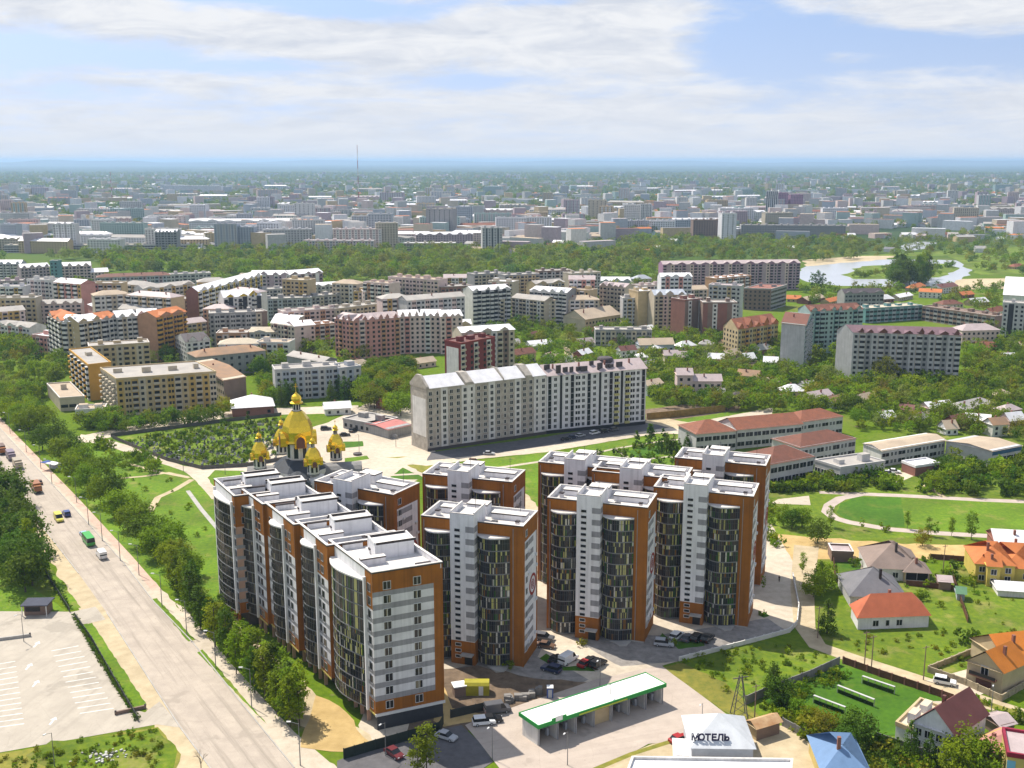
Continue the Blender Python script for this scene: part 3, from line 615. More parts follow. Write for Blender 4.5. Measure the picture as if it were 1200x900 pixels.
for si, (fa, na) in enumerate(secs):
    F, Nn = P(*fa, zt), P(*na, zt); dep = 14.3
    F, Nn = Vector((F.x, F.y, 0)), Vector((Nn.x, Nn.y, 0))
    Fr, Nr = F + ur * dep, Nn + ur * dep
    W, ln = frame(F, Nn, -ur); fh = 2.72; z0 = 3.6; ztop = z0 + 9 * fh                # nine glazed storeys over an open ground floor
    E_, le = frame(Nn, Nr, Nn - F)
    f_, pier = (.14, .30) if si < 4 else (.09, .14)
    b0, b1 = ln * (.29 if 0 < si < 4 else .07 if si == 0 else .12), ln * (.66 if 0 < si < 4 else .90 if si == 0 else .85)
    mb = MB()
    mb.prism([(p.x, p.y) for p in (F, Nn, Nr, Fr)], z0, 31.8, WHITE, ROOFW, True)
    tpart('wall', mb, row)
    # skins: grey and white bands with orange at head and foot
    mb = MB(); d = .03
    for (s0, s1, kind) in ((0, b0, 'far'), (b0, b1, 'mid'), (b1, ln, 'near')):
        W2 = (W[0] + W[2] * d, W[1], W[2])
        if kind == 'mid': wall_strip(mb, W2, s0, s1, z0, [(ztop, GREYR), (33, WHITE)], None)
        else:
            rows = [(z0 + fh * 1.0, ORANGE)]
            for k in range(1, 8): rows += [(z0 + k * fh + .9, GREYR), (z0 + (k + 1) * fh, plain)]
            rows += [(33, ORANGE)]
            pw = min(1.9, (s1 - s0) * .5)
            if kind == 'far' and si > 1: wall_strip(mb, W2, s0, s0 + pw * .8, z0, [(33, ORANGE)], None); wall_strip(mb, W2, s0 + pw * .8, s1, z0, rows, None)
            else: wall_strip(mb, W2, s0, s1, z0, rows, None)
    if si < 4:                                                               # the end of the section that steps out: orange pier, striped on the widest step
        W3 = (E_[0] + E_[2] * d, E_[1], E_[2])
        wall_strip(mb, W3, 0, le, z0, [(33, ORANGE)] if si else [(z0 + fh, ORANGE)] + [q_ for k in range(1, 8) for q_ in ((z0 + k * fh + .9, GREYR), (z0 + (k + 1) * fh, PINKR))] + [(33, ORANGE)], None)
        if si == 0:
            for k in range(10): put('window', wmR, row, E_, 2.2, z0 + k * fh + .75, .035, RO)
    tpart('facade', mb, row)
    mbp = MB()
    mbp.wb(W, b1 - .05, b1 + .45, z0 - .3, 31.3, 0, .55, WHITE)
    tpart('fin', mbp, row); mbp = MB()
    if si in (0, 4): mbp.wb(W, b0 - .4, b0 + .05, z0 - .3, 31.3, 0, .5, WHITE)
    tpart('fin', mbp, row)
    bay(row, W, b0, b1 - .05, z0, 10, 2.66, 1.25 if si < 4 else 2.1, 6 if si < 4 else 10, PANED if si < 4 else PANEG, off=RO, lim=limR)
    # windows of the flat strips
    for k in range(10):
        z = z0 + k * fh + .75
        for (s0, s1, npos) in ((0, b0, 1 if si else 0), (b1 + .4, ln, 2 if 0 < si < 4 else 1)):
            for j in range(npos):
                s = s0 + (s1 - s0) * (j + .5) / npos
                if si > 1 and s0 == 0: s = s0 + (s1 - s0) * .72
                if npos == 2 and j == 1: s = s0 + (s1 - s0) * .52
                if npos == 2 and j == 0: s = s0 + (s1 - s0) * .18
                put('window', wmR, row, W, s, z, .035, RO); nwin[0] += 1
    # parapet
    mb = MB()
    ring_ = [F, Nn, Nr, Fr]
    for i in range(4):
        a, b = ring_[i], ring_[(i + 1) % 4]; w_, l_ = frame(a, b, (a + b) / 2 - (F + Nr) / 2)
        mb.wb(w_, .45 if i % 2 else 0, l_ - .45 if i % 2 else l_, 31.8, 33, -.45, -.0, ORANGE if (i == 1 and si == 4) else WHITE, ROOFW)
        mb.wb(w_, 0, l_, 33 + .001 * i, 33.12 + .002 * i, -.5, .06, ROOFW if i != 1 else ROOFW, ROOFW)
        mb.wb(w_, 0, l_, 32.75 + .001 * i, 33 + .0005 * i, .035, .075, DARKCAP)
    tpart('parapet', mb, row)
    # roof structures: penthouse, low boxes with dark copings, small vents
    ang = atan2(ur.y, ur.x); vv = (F - Nn).normalized()
    q = lambda a, b: Nn + ur * a + vv * b
    mb = MB(); c = q(9.4, ln * .52 + 1.2); mb.box(c, 8.2, 4.4 if si < 4 else 5.4, 31.8, 34.7, WHITE, ang, ROOFW)
    for (a, b, sx_, sy_) in ((0, -2.1, 8.3, .3), (0, 2.1, 8.3, .3), (-4.0, 0, .3, 3.9), (4.0, 0, .3, 3.9)):
        sc = 1 if si < 4 else 1.2; p_ = c + ur * a + vv * b * sc; mb.box(p_, sx_, sy_ * (sc if sy_ > 1 else 1), 34.7, 35.2, WHITE if sx_ < 1 else DARKCAP, ang, ROOFW)
    w_, l_ = frame(c - ur * 3.2 - vv * 2.6, c - ur * 3.2 + vv * 2.6, -ur)
    tpart('penthouse', mb, row)
    mb = MB(); mb.box(c - ur * 4.13 - vv * 1.2, .06, 1.0, 31.85, 34.0, BLACK, ang); tpart('door', mb, row)
    for (a, b, sx_, sy_, h_) in ((3.4, ln * .35, 5.0, 1.3, 1.3), (3.6, ln * .82, 4.2, .5, 1.1), (5.6, ln * .62, .8, .8, .9), (9.5, ln * .93, 5.6, .5, 1.2), (11.0, 1.4, 3.0, .6, .9)):
        mb = MB(); roofbox(mb, q(a, b), sx_, sy_, 31.8, h_, ang); tpart('roof_vent', mb, row)
    # open ground floor: columns, recessed dark wall, yellow edge
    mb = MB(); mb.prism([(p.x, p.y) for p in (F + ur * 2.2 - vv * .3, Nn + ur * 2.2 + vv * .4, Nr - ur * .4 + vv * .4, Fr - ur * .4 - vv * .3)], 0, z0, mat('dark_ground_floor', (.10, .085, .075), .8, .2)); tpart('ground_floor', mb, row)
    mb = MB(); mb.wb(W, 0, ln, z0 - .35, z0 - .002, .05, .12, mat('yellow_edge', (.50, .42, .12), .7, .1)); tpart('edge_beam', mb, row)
    for k in range(int(ln / 3.2)):
        mb = MB(); p_ = F - vv * (1 + k * 3.2) + ur * .5; mb.box(p_, .7, .5, 0, z0 - .01, PINKR if si else ORANGE, ang); tpart('pillar', mb, row)
# end wall of the nearest section
E2 = (E_[0] + E_[2] * .04, E_[1], E_[2]); mb = MB(); z0 = 3.6; a0, a1 = 0.0, 12.4
rows = [(z0 + 2.6, ORANGE)]
zz = z0 + 2.6
for k in range(8): rows += [(zz + 1.15, GREYR), (zz + 2.72, plain)]; zz += 2.72
rows += [(zz + 1.0, GREYR), (33, ORANGE)]
wall_strip(mb, E2, a0, a1, z0, rows, None); wall_strip(mb, E2, a1, le, z0, [(33, ORANGE)], None)
tpart('end_facade', mb, row)
for k in range(10):
    z = z0 + .75 + (0 if k == 0 else 2.6 + 1.0 + (k - 1) * 2.72 - .55)
    if k == 9: z = 29.3
    for s in (2.9, 9.0): put('window', wmE, row, E2, s, z, .005, RO)
mb = MB(); mb.wb(E_, -.1, le + .1, z0 - .55, z0 - .003, .045, .3, FRAMEW); tpart('cornice', mb, row)
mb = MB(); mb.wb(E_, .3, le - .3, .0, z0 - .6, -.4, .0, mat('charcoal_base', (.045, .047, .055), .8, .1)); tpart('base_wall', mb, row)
# ---------------------------------------------------------------- town blocks
def rm(n, c, **k): return mat(n, c, k.pop('r', .85), k.pop('v', .10), k.pop('s', .35), **k)
BEIGE = rm('beige_render', (.52, .45, .34)); TAN = rm('tan_render', (.50, .39, .23)); CENB = rm('unfinished_render', (.47, .425, .365), v=.2, s=.5); YELLOW = rm('yellow_render', (.50, .34, .11)); OCHRE = rm('ochre_render', (.55, .30, .05))
PINK = rm('pink_render', (.56, .28, .24)); PINKL = rm('pale_pink_render', (.64, .50, .46)); SALMON = rm('salmon_render', (.52, .29, .17)); MAUVE = rm('mauve_render', (.44, .34, .37)); PURPLE = rm('purple_render', (.33, .19, .28))
BRICK = rm('red_brick', (.27, .12, .09)); DRED = rm('deep_red_render', (.20, .035, .03)); BROWN = rm('brown_brick', (.23, .16, .125)); GREYD = rm('grey_panel_render', (.33, .325, .32), streak=.25); GREYL = rm('light_grey_render', (.52, .51, .50), streak=.2); GREYB = rm('bluish_grey_render', (.40, .43, .48)); TEAL = rm('teal_render', (.13, .27, .28)); MINT = rm('mint_render', (.36, .47, .44)); OFFW = rm('off_white_render', (.70, .68, .65), streak=.2); LILAC = rm('lilac_white_render', (.74, .73, .75), streak=.2)
RUSTR = rm('rusty_roof', (.34, .20, .11), c2=(.22, .15, .10), s=.15, big=.15); TARR = rm('grey_tar_roof', (.40, .37, .33), c2=(.30, .28, .26), s=.15, big=.12); WMET = rm('white_sheet_roof', (.74, .73, .74), r=.5); REDR = rm('red_metal_roof', (.25, .088, .045), r=.75, c2=(.18, .07, .04), streak=.25); REDD = rm('dark_red_roof', (.18, .068, .042), r=.75, c2=(.13, .055, .036), streak=.25); ORR = rm('orange_tile_roof', (.50, .16, .045), r=.7); DARKR = rm('dark_roof', (.075, .06, .062), r=.6); PKR = rm('pinkish_metal_roof', (.44, .36, .35), r=.5); BRR = rm('brown_metal_roof', (.16, .065, .05), r=.55); TANR = rm('tan_roof', (.45, .36, .26), c2=(.34, .27, .20), s=.15); GRR = rm('slate_grey_roof', (.17, .165, .175), r=.6, c2=(.12, .12, .13)); BLR = rm('blue_metal_roof', (.15, .25, .42), r=.45); SLATE = rm('asbestos_roof', (.36, .34, .32), c2=(.25, .24, .23), s=.4); GREENR = rm('green_roof', (.12, .24, .14)); YROOF = rm('yellow_penthouse', (.60, .42, .03))
ANCH = []                                                  # named places, for telling repeats apart by what they stand near
def anchor(nm, px, py): ANCH.append((nm, px, py))
def vperp(b, c): d = (c - b).normalized(); n = Vector((-d.y, d.x, 0)); return n if n.y > 0 or abs(n.y) < 1e-3 else -n
WM_CACHE = {}
def block(name, label, cat, B, C, h, A=None, E=None, depth=13, wall=GREYD, side=None, cols=None, fl=5, cw=3.2, pat='w', sidepat='', roof='flat', roofm=None, rh=3.0, win=(1.35, 1.4), plinth=None, group=None, obj=False, balc=None, capm=None, zb=0.0, frac=.5, nz=6, sidecols=None, top=None):
    b, c = P(*B, h), P(*C, h); b.z = c.z = 0
    if A is not None: k = P(*A, h); k.z = 0; back = k - b
    elif E is not None: k = P(*E, h); k.z = 0; back = k - c
    else: back = vperp(b, c) * depth
    a, e = b + back, c + back; mid = (b + c + a + e) / 4
    t = thing(name, label, cat, (mid.x, mid.y, 0), group); side = side or wall; roofm = roofm or TARR
    W, ln = frame(b, c, -back); fh = (h - zb - .9) / fl
    mb = MB(); wn = []; gl = MB(); bl = MB(); nb = max(1, round(ln / cw)); bw = ln / nb
    for i in range(nb):
        m = wall if not cols else cols[i % len(cols)]
        mb.wq(W, i * bw, (i + 1) * bw, 0, h, m)
    for p_, q_ in ((c, e), (e, a), (a, b)): mb.face([(p_.x, p_.y, 0), (q_.x, q_.y, 0), (q_.x, q_.y, h), (p_.x, p_.y, h)], side)
    mb.face([(p_.x, p_.y, h - .01) for p_ in (b, c, e, a)], roofm if roof == 'flat' else side)
    tpart('wall', mb, t)
    def cells(W, l, pat, nb, bw):
        for i in range(nb):
            ch = pat[i % len(pat)]; s = (i + .5) * bw
            if ch == '.': continue
            if ch == 'g': gl.wb(W, s - bw * .28, s + bw * .28, zb + .6, h - .6, 0, .09, DARKG); [bl.wb(W, s - bw * .3, s + bw * .3, zb + k * fh - .12, zb + k * fh + .18, .0, .14, GREYM) for k in range(1, fl)]; continue
            if ch == 'd': gl.wb(W, s - bw * .2, s + bw * .2, zb + .3, h - .3, 0, .1, BLACK); continue
            for k in range(fl):
                z = zb + k * fh + fh * .32
                if ch == 'w': wn.append((W, s, z, win[0]))
                elif ch == 'W': wn.append((W, s - bw * .22, z, win[0] * .75)); wn.append((W, s + bw * .22, z, win[0] * .75))
                elif ch == 's': wn.append((W, s, z, win[0] * .6))
                elif ch == 'l': wn.append((W, s, z, bw * .86))
                elif ch == 'b':
                    wn.append((W, s, z, bw * .72)); bl.wb(W, s - bw * .42, s + bw * .42, zb + k * fh + .05, zb + k * fh + fh * .36, .02, 1.05, balc or capm or wall)
                elif ch == 'B':
                    gl.wb(W, s - bw * .4, s + bw * .4, zb + k * fh + fh * .40, zb + k * fh + fh * .88, .02, .98, DARKG); bl.wb(W, s - bw * .42, s + bw * .42, zb + k * fh + .02, zb + k * fh + fh * .40, .02, 1.05, balc or OFFW); bl.wb(W, s - bw * .42, s + bw * .42, zb + k * fh + fh * .88, zb + (k + 1) * fh, .02, 1.05, balc or OFFW)
    cells(W, ln, pat, nb, bw)
    if sidepat:
        for cond, (p_, q_) in ((A is not None, (a, b)), (A is None, (c, e))):
            if cond:
                W2, l2 = frame(p_, q_, (p_ + q_) / 2 - mid); n2 = max(1, round(l2 / cw)); cells(W2, l2, sidepat, n2, l2 / n2)
    if obj:
        for w_, s, z, wd_ in wn[:300]:
            key = (round(wd_, 2), win[1])
            if key not in WM_CACHE: WM_CACHE[key] = window_mesh(wd_, win[1], DARKG, FRAMEW, wd_ > 1)
            put('window', WM_CACHE[key], t, w_, s, z, .004, ORIG[t.name])
        wn = wn[300:]
    for w_, s, z, wd_ in wn: gl.wb(w_, s - wd_ / 2, s + wd_ / 2, z, z + win[1], 0, .06, DARKG)
    tpart('window', gl, t, True); tpart('balcony', bl, t, True)
    if plinth: mb = MB(); mb.wb(W, -.1, ln + .1, 0, zb or 1.0, .02, .25, plinth); tpart('plinth', mb, t)
    # roofs
    mb = MB(); u = (c - b).normalized(); bk = back.normalized(); dl = back.length; r = random.Random(int(B[0] * 7 + B[1]))
    pt = lambda s, d, z: (b.x + u.x * s + bk.x * d, b.y + u.y * s + bk.y * d, z)
    o = .5
    if roof == 'flat':
        for (s0, s1, d0, d1) in ((-.15, ln + .15, -.15, .3), (-.15, ln + .15, dl - .3, dl + .15), (-.15, .3, .3, dl - .3), (ln - .3, ln + .15, .3, dl - .3)):
            mb.hexa([pt(s0, d0, h - .4), pt(s1, d0, h - .4), pt(s1, d1, h - .4), pt(s0, d1, h - .4)], [pt(s0, d0, h + .5), pt(s1, d0, h + .5), pt(s1, d1, h + .5), pt(s0, d1, h + .5)], capm or side, capm or ROOFW)
        tpart('parapet', mb, t); n = 0 if cat in ('shed', 'annex') else int(ln / 11) + (1 if ln > 8 else 0)
        for i in range(n):
            s = ln * (i + .5) / n + r.uniform(-1, 1); m2 = MB()
            m2.box(pt(s, dl * r.uniform(.4, .6), 0), r.uniform(2, 4), min(dl * .35, r.uniform(2, 4)), h - .005, h + r.uniform(1.2, 2.6), top or side, atan2(u.y, u.x), roofm); tpart('roof_hut', m2, t)
    elif roof in ('gable', 'hip'):
        i_ = dl * .5 if roof == 'hip' else -o; z0 = h - .25
        R0, R1 = pt(i_ if roof == 'hip' else -o, dl * frac, h + rh), pt(ln - i_ if roof == 'hip' else ln + o, dl * frac, h + rh)
        q = [pt(-o, -o, z0), pt(ln + o, -o, z0), pt(ln + o, dl + o, z0), pt(-o, dl + o, z0)]
        for f_ in ((q[0], q[1], R1, R0), (q[2], q[3], R0, R1)): mb.face(f_, roofm)
        if roof == 'hip':
            for f_ in ((q[1], q[2], R1), (q[3], q[0], R0)): mb.face(f_, roofm)
        else:
            for s in (0, ln): mb.face([pt(s, 0, h - .02), pt(s, dl, h - .02), pt(s, dl * frac, h + rh - .35)], side)
        mb.face(q[::-1], side); tpart('roof', mb, t)
        n = 0 if cat in ('shed', 'school', 'annex', 'motel', 'greenhouse', 'workshop', 'hall') else max(1, min(4, int(ln / 11)))
        for i in range(n):
            m2 = MB(); m2.box(pt(ln * (i + .5) / n + r.uniform(-1.5, 1.5), dl * r.choice((.3, .62)), 0), .6, .6, h + rh * .2, h + rh + .45, top or BRICK, atan2(u.y, u.x)); tpart('chimney', m2, t)
    elif roof == 'zig':                                      # a row of steep gablets facing the street in front of a ridge
        R0, R1 = pt(0, dl / 2, h + rh), pt(ln, dl / 2, h + rh)
        mb.face([pt(-o, -o, h), pt(ln + o, -o, h), R1, R0], roofm); mb.face([pt(ln + o, dl + o, h), pt(-o, dl + o, h), R0, R1], roofm)
        for s in (0, ln): mb.face([pt(s, 0, h - .02), pt(s, dl, h - .02), pt(s, dl / 2, h + rh - .05)], side)
        tpart('roof', mb, t)
        for i in range(nz):
            s = ln * (i + .5 + r.uniform(-.15, .15)) / nz; hw = ln / nz * r.uniform(.2, .36); m2 = MB(); hz = rh * r.uniform(.45, 1.0)
            m2.face([pt(s - hw, -.3, h), pt(s + hw, -.3, h), pt(s + hw * .9, -.3, h + hz * .4), pt(s, -.3, h + hz), pt(s - hw * .9, -.3, h + hz * .4)], top or wall)
            m2.face([pt(s - hw * 1.1, -.6, h + hz * .3), pt(s, -.6, h + hz + .1), pt(s, dl * .45, h + hz + .1), pt(s - hw * 1.1, dl * .3, h + hz * .3)], roofm); m2.face([pt(s, -.6, h + hz + .1), pt(s + hw * 1.1, -.6, h + hz * .3), pt(s + hw * 1.1, dl * .3, h + hz * .3), pt(s, dl * .45, h + hz + .1)], roofm)
            tpart('dormer', m2, t)
    anchor(label, (B[0] + C[0]) / 2, B[1])
    return t
def T(name, label, *a, **k): return block(name, label, 'apartment block', *a, **k)
# the long unfinished grey-white block in the middle and its finished white neighbour
cen1 = T('apartment_block', 'long unfinished beige block with patchy white render and white sheet roofs, behind the domed church', (500, 456.5), (640.5, 440), 24.5, A=(481, 450.5), wall=CENB, side=CENB, cols=[CENB, CENB, OFFW, CENB, CENB, OFFW, OFFW, CENB, CENB, OFFW, CENB], fl=9, cw=3.0, pat='wswww', roof='none', win=(1.3, 1.45), plinth=DARKR, zb=1.2, obj=True)
cen2 = T('apartment_block', 'finished white block with dark glazed strips and plum roof, joined to the beige one', (641, 440), (757.5, 431), 24.5, depth=14, wall=LILAC, side=OFFW, cols=[LILAC], fl=9, cw=2.55, pat='gwdwgWwgwdwgbdbWw', roof='gable', roofm=PKR, rh=3.2, win=(1.2, 1.35), plinth=BLACK, zb=1.4, obj=True, balc=rm('yellowish_render', (.55, .50, .20)))
def cen_roofs():
    h = 24.5; b, c, a = P(500, 456.5, h), P(640.5, 440, h), P(481, 450.5, h)
    u = (c - b); ln = u.length; u.normalize(); bk = a - b; dl = bk.length; bk.normalize()
    pt = lambda s, d, z: (b.x + u.x * s + bk.x * d, b.y + u.y * s + bk.y * d, z)
    for s0, s1 in ((.02, .30), (.38, .62), (.63, .81), (.875, .995)):
        mb = MB(); mb.hexa([pt(ln * s0, -.3, h + .1), pt(ln * s1, -.3, h + .1), pt(ln * s1, dl * .5, h + 4.0), pt(ln * s0, dl * .5, h + 4.0)], [pt(ln * s0, -.3, h + .3), pt(ln * s1, -.3, h + .3), pt(ln * s1, dl * .5, h + 4.2), pt(ln * s0, dl * .5, h + 4.2)], WMET); tpart('roof', mb, cen1)
        mb = MB(); mb.hexa([pt(ln * s0, dl + .3, h + .1), pt(ln * s1, dl + .3, h + .1), pt(ln * s1, dl * .5, h + 4.0), pt(ln * s0, dl * .5, h + 4.0)], [pt(ln * s0, dl + .3, h + .3), pt(ln * s1, dl + .3, h + .3), pt(ln * s1, dl * .5, h + 4.2), pt(ln * s0, dl * .5, h + 4.2)], WMET); tpart('roof', mb, cen1)
    for s0, s1, hh in ((-.004, .015, 4.9), (.31, .37, 4.3), (.815, .87, 4.6), (.62, .628, 4.6)):      # firewalls and gabled stair heads
        mb = MB(); r_ = [(-.2, 0), (dl + .2, 0), (dl + .2, 1), (dl * .62, hh), (dl * .38, hh), (-.2, 1)]
        mb.hexa([pt(ln * s0, d, h + z) for d, z in r_], [pt(ln * s1, d, h + z) for d, z in r_], CENB); tpart('gable', mb, cen1)
    mb = MB(); W, l = frame(a, b, -u); mb.wb(W, dl * .12, dl * .93, 5.5, 20.5, 0, .06, OFFW); tpart('end_panel', mb, cen1)
    b2, c2 = P(641, 440, h), P(757.5, 431, h); u2 = (c2 - b2); l2 = u2.length; u2.normalize(); k2 = vperp(b2, c2); r = random.Random(5)
    for i in range(11):
        s = l2 * (.03 + .072 * i) + r.uniform(-1, 1); d = r.uniform(1, 5); mb = MB(); p = b2 + u2 * s + k2 * d
        mb.box(p, r.uniform(1.5, 3.2), .6, h + .4, h + 2.2 + r.uniform(0, 1.6), DARKR, atan2(u2.y, u2.x) + r.uniform(-.1, .5)); tpart('dormer', mb, cen2)
    mb = MB(); p = b2 + u2 * l2 * .66 + k2 * 8; mb.lathe((p.x, p.y), [(3.4, h + 1), (3.4, h + 3.6), (3.0, h + 4.2), (0.01, h + 4.6)], DARKR, 14); tpart('roof_turret', mb, cen2)
cen_roofs()
# left-hand yellow and tan blocks
T('apartment_block', 'yellow panel block behind the trees along the cemetery, its long side facing the graves', (136, 444.5), (253, 436), 16.5, A=(117.5, 431.5), wall=YELLOW, side=BEIGE, cols=[YELLOW, TAN, YELLOW, BEIGE, TAN], fl=6, cw=3.0, pat='wWbwwb', sidepat='bw', capm=TAN, balc=BEIGE, win=(1.3, 1.3))
T('apartment_block', 'block with a bare bright ochre end wall and balconied left side', (103, 428), (130, 425), 17, A=(81, 410), wall=OCHRE, side=BEIGE, fl=6, pat='.', sidepat='bwB', cw=3.2, capm=OCHRE)
T('apartment_block', 'tan block with raised stair towers behind the bare ochre end wall', (104, 406.5), (175, 402), 17, depth=12, wall=TAN, cols=[TAN, BEIGE, TAN], fl=6, pat='wwb', top=TAN)
T('shop_building', 'low tan-roofed hall left of the yellow panel block', (70, 467), (99, 465), 6, A=(55, 450), wall=BEIGE, fl=1, pat='l', roofm=TANR, cw=4)
T('shop_building', 'low flat-roofed shop in front of the yellow panel block', (88, 481), (123, 479), 4.5, depth=9, wall=OFFW, fl=1, pat='l', roofm=TANR, cw=4)
T('workshop_building', 'dark grey hall with a rusty hipped roof beside the wavy white and orange block', (230, 418), (311, 410), 11.5, depth=15, wall=GREYD, fl=3, pat='w', roof='hip', roofm=RUSTR, rh=2.6, cw=4)
T('hostel_building', 'brown hall with a blank end and long rust-streaked roof beside the small white-roofed house', (262, 445.5), (288, 441), 11.5, A=(224, 424), wall=BROWN, side=BEIGE, fl=3, pat='.', sidepat='w', roof='gable', frac=.5, rh=1.2, roofm=RUSTR)
T('brick_house', 'small brick house with a white hipped roof at the back corner of the cemetery', (272, 478), (321, 475), 4.2, depth=17, wall=BRICK, fl=1, pat='.w', roof='hip', roofm=WMET, rh=3.6, cw=4)
blk7 = [((57, 369), (72, 377), OFFW, TAN), ((72, 377), (92, 377), OFFW, TAN), ((92, 378), (118, 374), TAN, BEIGE), ((118, 374), (137, 371), OFFW, GREYL), ((137, 372), (160, 370), OFFW, BEIGE), ((160, 370), (184, 369), OFFW, GREYL), ((183, 372), (218, 365), SALMON, OCHRE)]
N7 = ['leftmost bay block, white, of the wavy white and orange terrace', 'second white bay block from the left end of the wavy terrace', 'tan bay block of the wavy terrace with a brown attic', 'pale bay block in the middle of the wavy terrace', 'white bay block of the wavy terrace right of its middle', 'white bay block next to the orange end of the wavy terrace', 'orange-striped end block of the wavy terrace']
for i, (b_, c_, m1, m2) in enumerate(blk7): T('apartment_block', N7[i], b_, c_, 25, depth=13, wall=m1, cols=[m1, m2, m1], fl=9, pat='Bwb', cw=3.0, roof='zig', roofm=WMET if i % 3 else ORR, rh=3, nz=2, balc=OFFW if i < 6 else OCHRE, group='bays of the wavy white and orange terrace')
T('apartment_block', 'dark grey panel block in front of the yellow-topped towers', (245, 368), (300, 366), 20, depth=12, wall=GREYD, cols=[GREYD, GREYL, GREYD], fl=7, pat='wWb', balc=GREYL)
T('apartment_block', 'narrow brown-edged end block joined to the dark grey panel block', (300, 366), (313, 365), 20, depth=12, wall=BROWN, cols=[BEIGE, BROWN], fl=7, pat='w.')
T('apartment_block', 'small white block with dark steep gables left of the dark grey panel block', (218, 401), (246, 398), 13, A=(205, 394), wall=OFFW, fl=5, pat='wb', sidepat='w', roof='zig', nz=2, roofm=DARKR, rh=3)
T('apartment_block', 'tall block with a red brick end and yellow-striped front', (232, 342), (262, 334), 27, A=(217.5, 341), wall=OFFW, side=BRICK, cols=[YROOF, OFFW, YROOF], fl=9, pat='Bwb', roof='zig', nz=3, roofm=WMET, rh=3)
T('apartment_block', 'white block with yellow strips running right from the red brick end', (262, 334), (307, 322), 26, depth=13, wall=OFFW, cols=[OFFW, OFFW, YROOF], fl=9, pat='bWw', roof='zig', nz=5, roofm=WMET, rh=2.6, balc=BLACK)
T('apartment_block', 'white and black block with two bright yellow penthouses', (262, 349), (306, 346), 25, depth=12, wall=OFFW, cols=[OFFW, BLACK, OFFW], fl=9, pat='bww', roof='zig', nz=3, roofm=WMET, rh=4, top=YROOF, balc=BLACK)
T('apartment_block', 'long bluish grey block with a red attic in front of the poplar belt', (113, 325), (200, 322), 15, depth=12, wall=GREYB, cols=[GREYB, GREYL, GREYB, MAUVE], fl=5, pat='wWbw', roof='hip', roofm=REDD, rh=2.2)
T('apartment_block', 'grey block continuing the red-attic row to the right', (200, 322), (247, 320), 15, depth=12, wall=GREYL, cols=[GREYL, GREYD], fl=5, pat='wb', roofm=TARR)
T('apartment_block', 'dark brown block with white gabled roofs left of the wavy terrace', (52, 345), (113, 343), 16, depth=12, wall=BROWN, fl=5, pat='wWw', roof='zig', nz=6, roofm=WMET, rh=3, cols=[BROWN, MAUVE])
T('apartment_block', 'blunt tan tower block standing before the dark brown gabled one', (28, 340), (52, 338), 19, depth=14, wall=PINKL, cols=[PINKL, BROWN], fl=7, pat='.w')
T('apartment_block', 'mauve block at the left edge above the street trees', (-12, 330), (26, 329), 18, depth=12, wall=MAUVE, cols=[MAUVE, GREYD], fl=6, pat='wb')
T('apartment_block', 'slate grey block at the far left edge before the poplar belt', (-10, 309), (24, 309), 18, depth=12, wall=GREYB, cols=[GREYB, GREYL], fl=7, pat='Bw', roof='zig', roofm=WMET, nz=4)
T('apartment_block', 'pinkish gabled block between the slate grey block and the teal stair tower', (24, 314), (58, 312), 17, depth=12, wall=MAUVE, cols=[MAUVE, PINKL], fl=6, pat='wb', roof='zig', roofm=WMET, nz=4)
T('apartment_block', 'narrow teal tower in the pinkish row at the upper left', (58, 306), (67, 306), 25, depth=9, wall=TEAL, fl=8, pat='w')
T('apartment_block', 'pink block with white gables right of the teal tower', (67, 312), (106, 311), 17, depth=12, wall=PINKL, cols=[MAUVE, PINKL], fl=6, pat='bw', roof='zig', roofm=WMET, nz=4)
T('apartment_block', 'pale pink house-like block at the right end of the pink gabled row', (106, 319), (127, 318), 11, depth=12, wall=PINKL, fl=4, pat='w', roof='gable', roofm=WMET)
# middle distance, left of centre
T('apartment_block', 'mauve and white finned block just below the poplar belt', (293, 322), (340, 322), 21, depth=13, wall=MAUVE, cols=[OFFW, MAUVE, MAUVE], fl=7, pat='bw.', roof='zig', nz=4, roofm=WMET)
T('apartment_block', 'brown tall block with white fins at the right end of the mauve row', (340, 322), (378, 319), 21, depth=13, wall=BROWN, cols=[BROWN, OFFW, MAUVE], fl=7, pat='w.b', roof='zig', nz=3, roofm=WMET)
T('apartment_block', 'grey block with pale roof in front of the mauve finned row', (306, 340), (352, 337), 16, depth=12, wall=GREYL, cols=[GREYL, GREYD], fl=6, pat='wb')
T('apartment_block', 'low pale grey block right of the pale-roofed grey one', (352, 336), (405, 333), 15, depth=12, wall=GREYL, cols=[GREYD, OFFW], fl=5, pat='wb', roof='zig', nz=4, roofm=WMET, rh=2)
T('apartment_block', 'long charcoal grey block above the beige corner house', (308, 351), (365, 349), 16, depth=12, wall=GREYD, cols=[GREYD, GREYB], fl=6, pat='wWb')
T('apartment_block', 'grey stepped block behind the left end of the pink terrace', (365, 348), (408, 344), 16, depth=12, wall=GREYD, cols=[GREYD, GREYL, BEIGE], fl=6, pat='wb')
T('apartment_block', 'long dark grey block with a blank pale end behind the pink terrace', (427, 343), (516, 331), 20, A=(417, 334), wall=GREYD, side=PINKL, cols=[GREYD, MAUVE, GREYD], fl=7, pat='wWb')
T('apartment_block', 'brown brick block behind the black and white zigzag block', (517, 337), (554, 335), 22, depth=14, wall=BROWN, cols=[BRICK, BROWN], fl=7, pat='bw', balc=BRICK)
T('apartment_block', 'white block with black zigzag trim behind the deep red block', (554, 341), (598, 338), 26, depth=14, wall=OFFW, cols=[OFFW, BLACK], fl=9, pat='Bb', roof='zig', nz=4, roofm=WMET, rh=2.5, balc=OFFW)
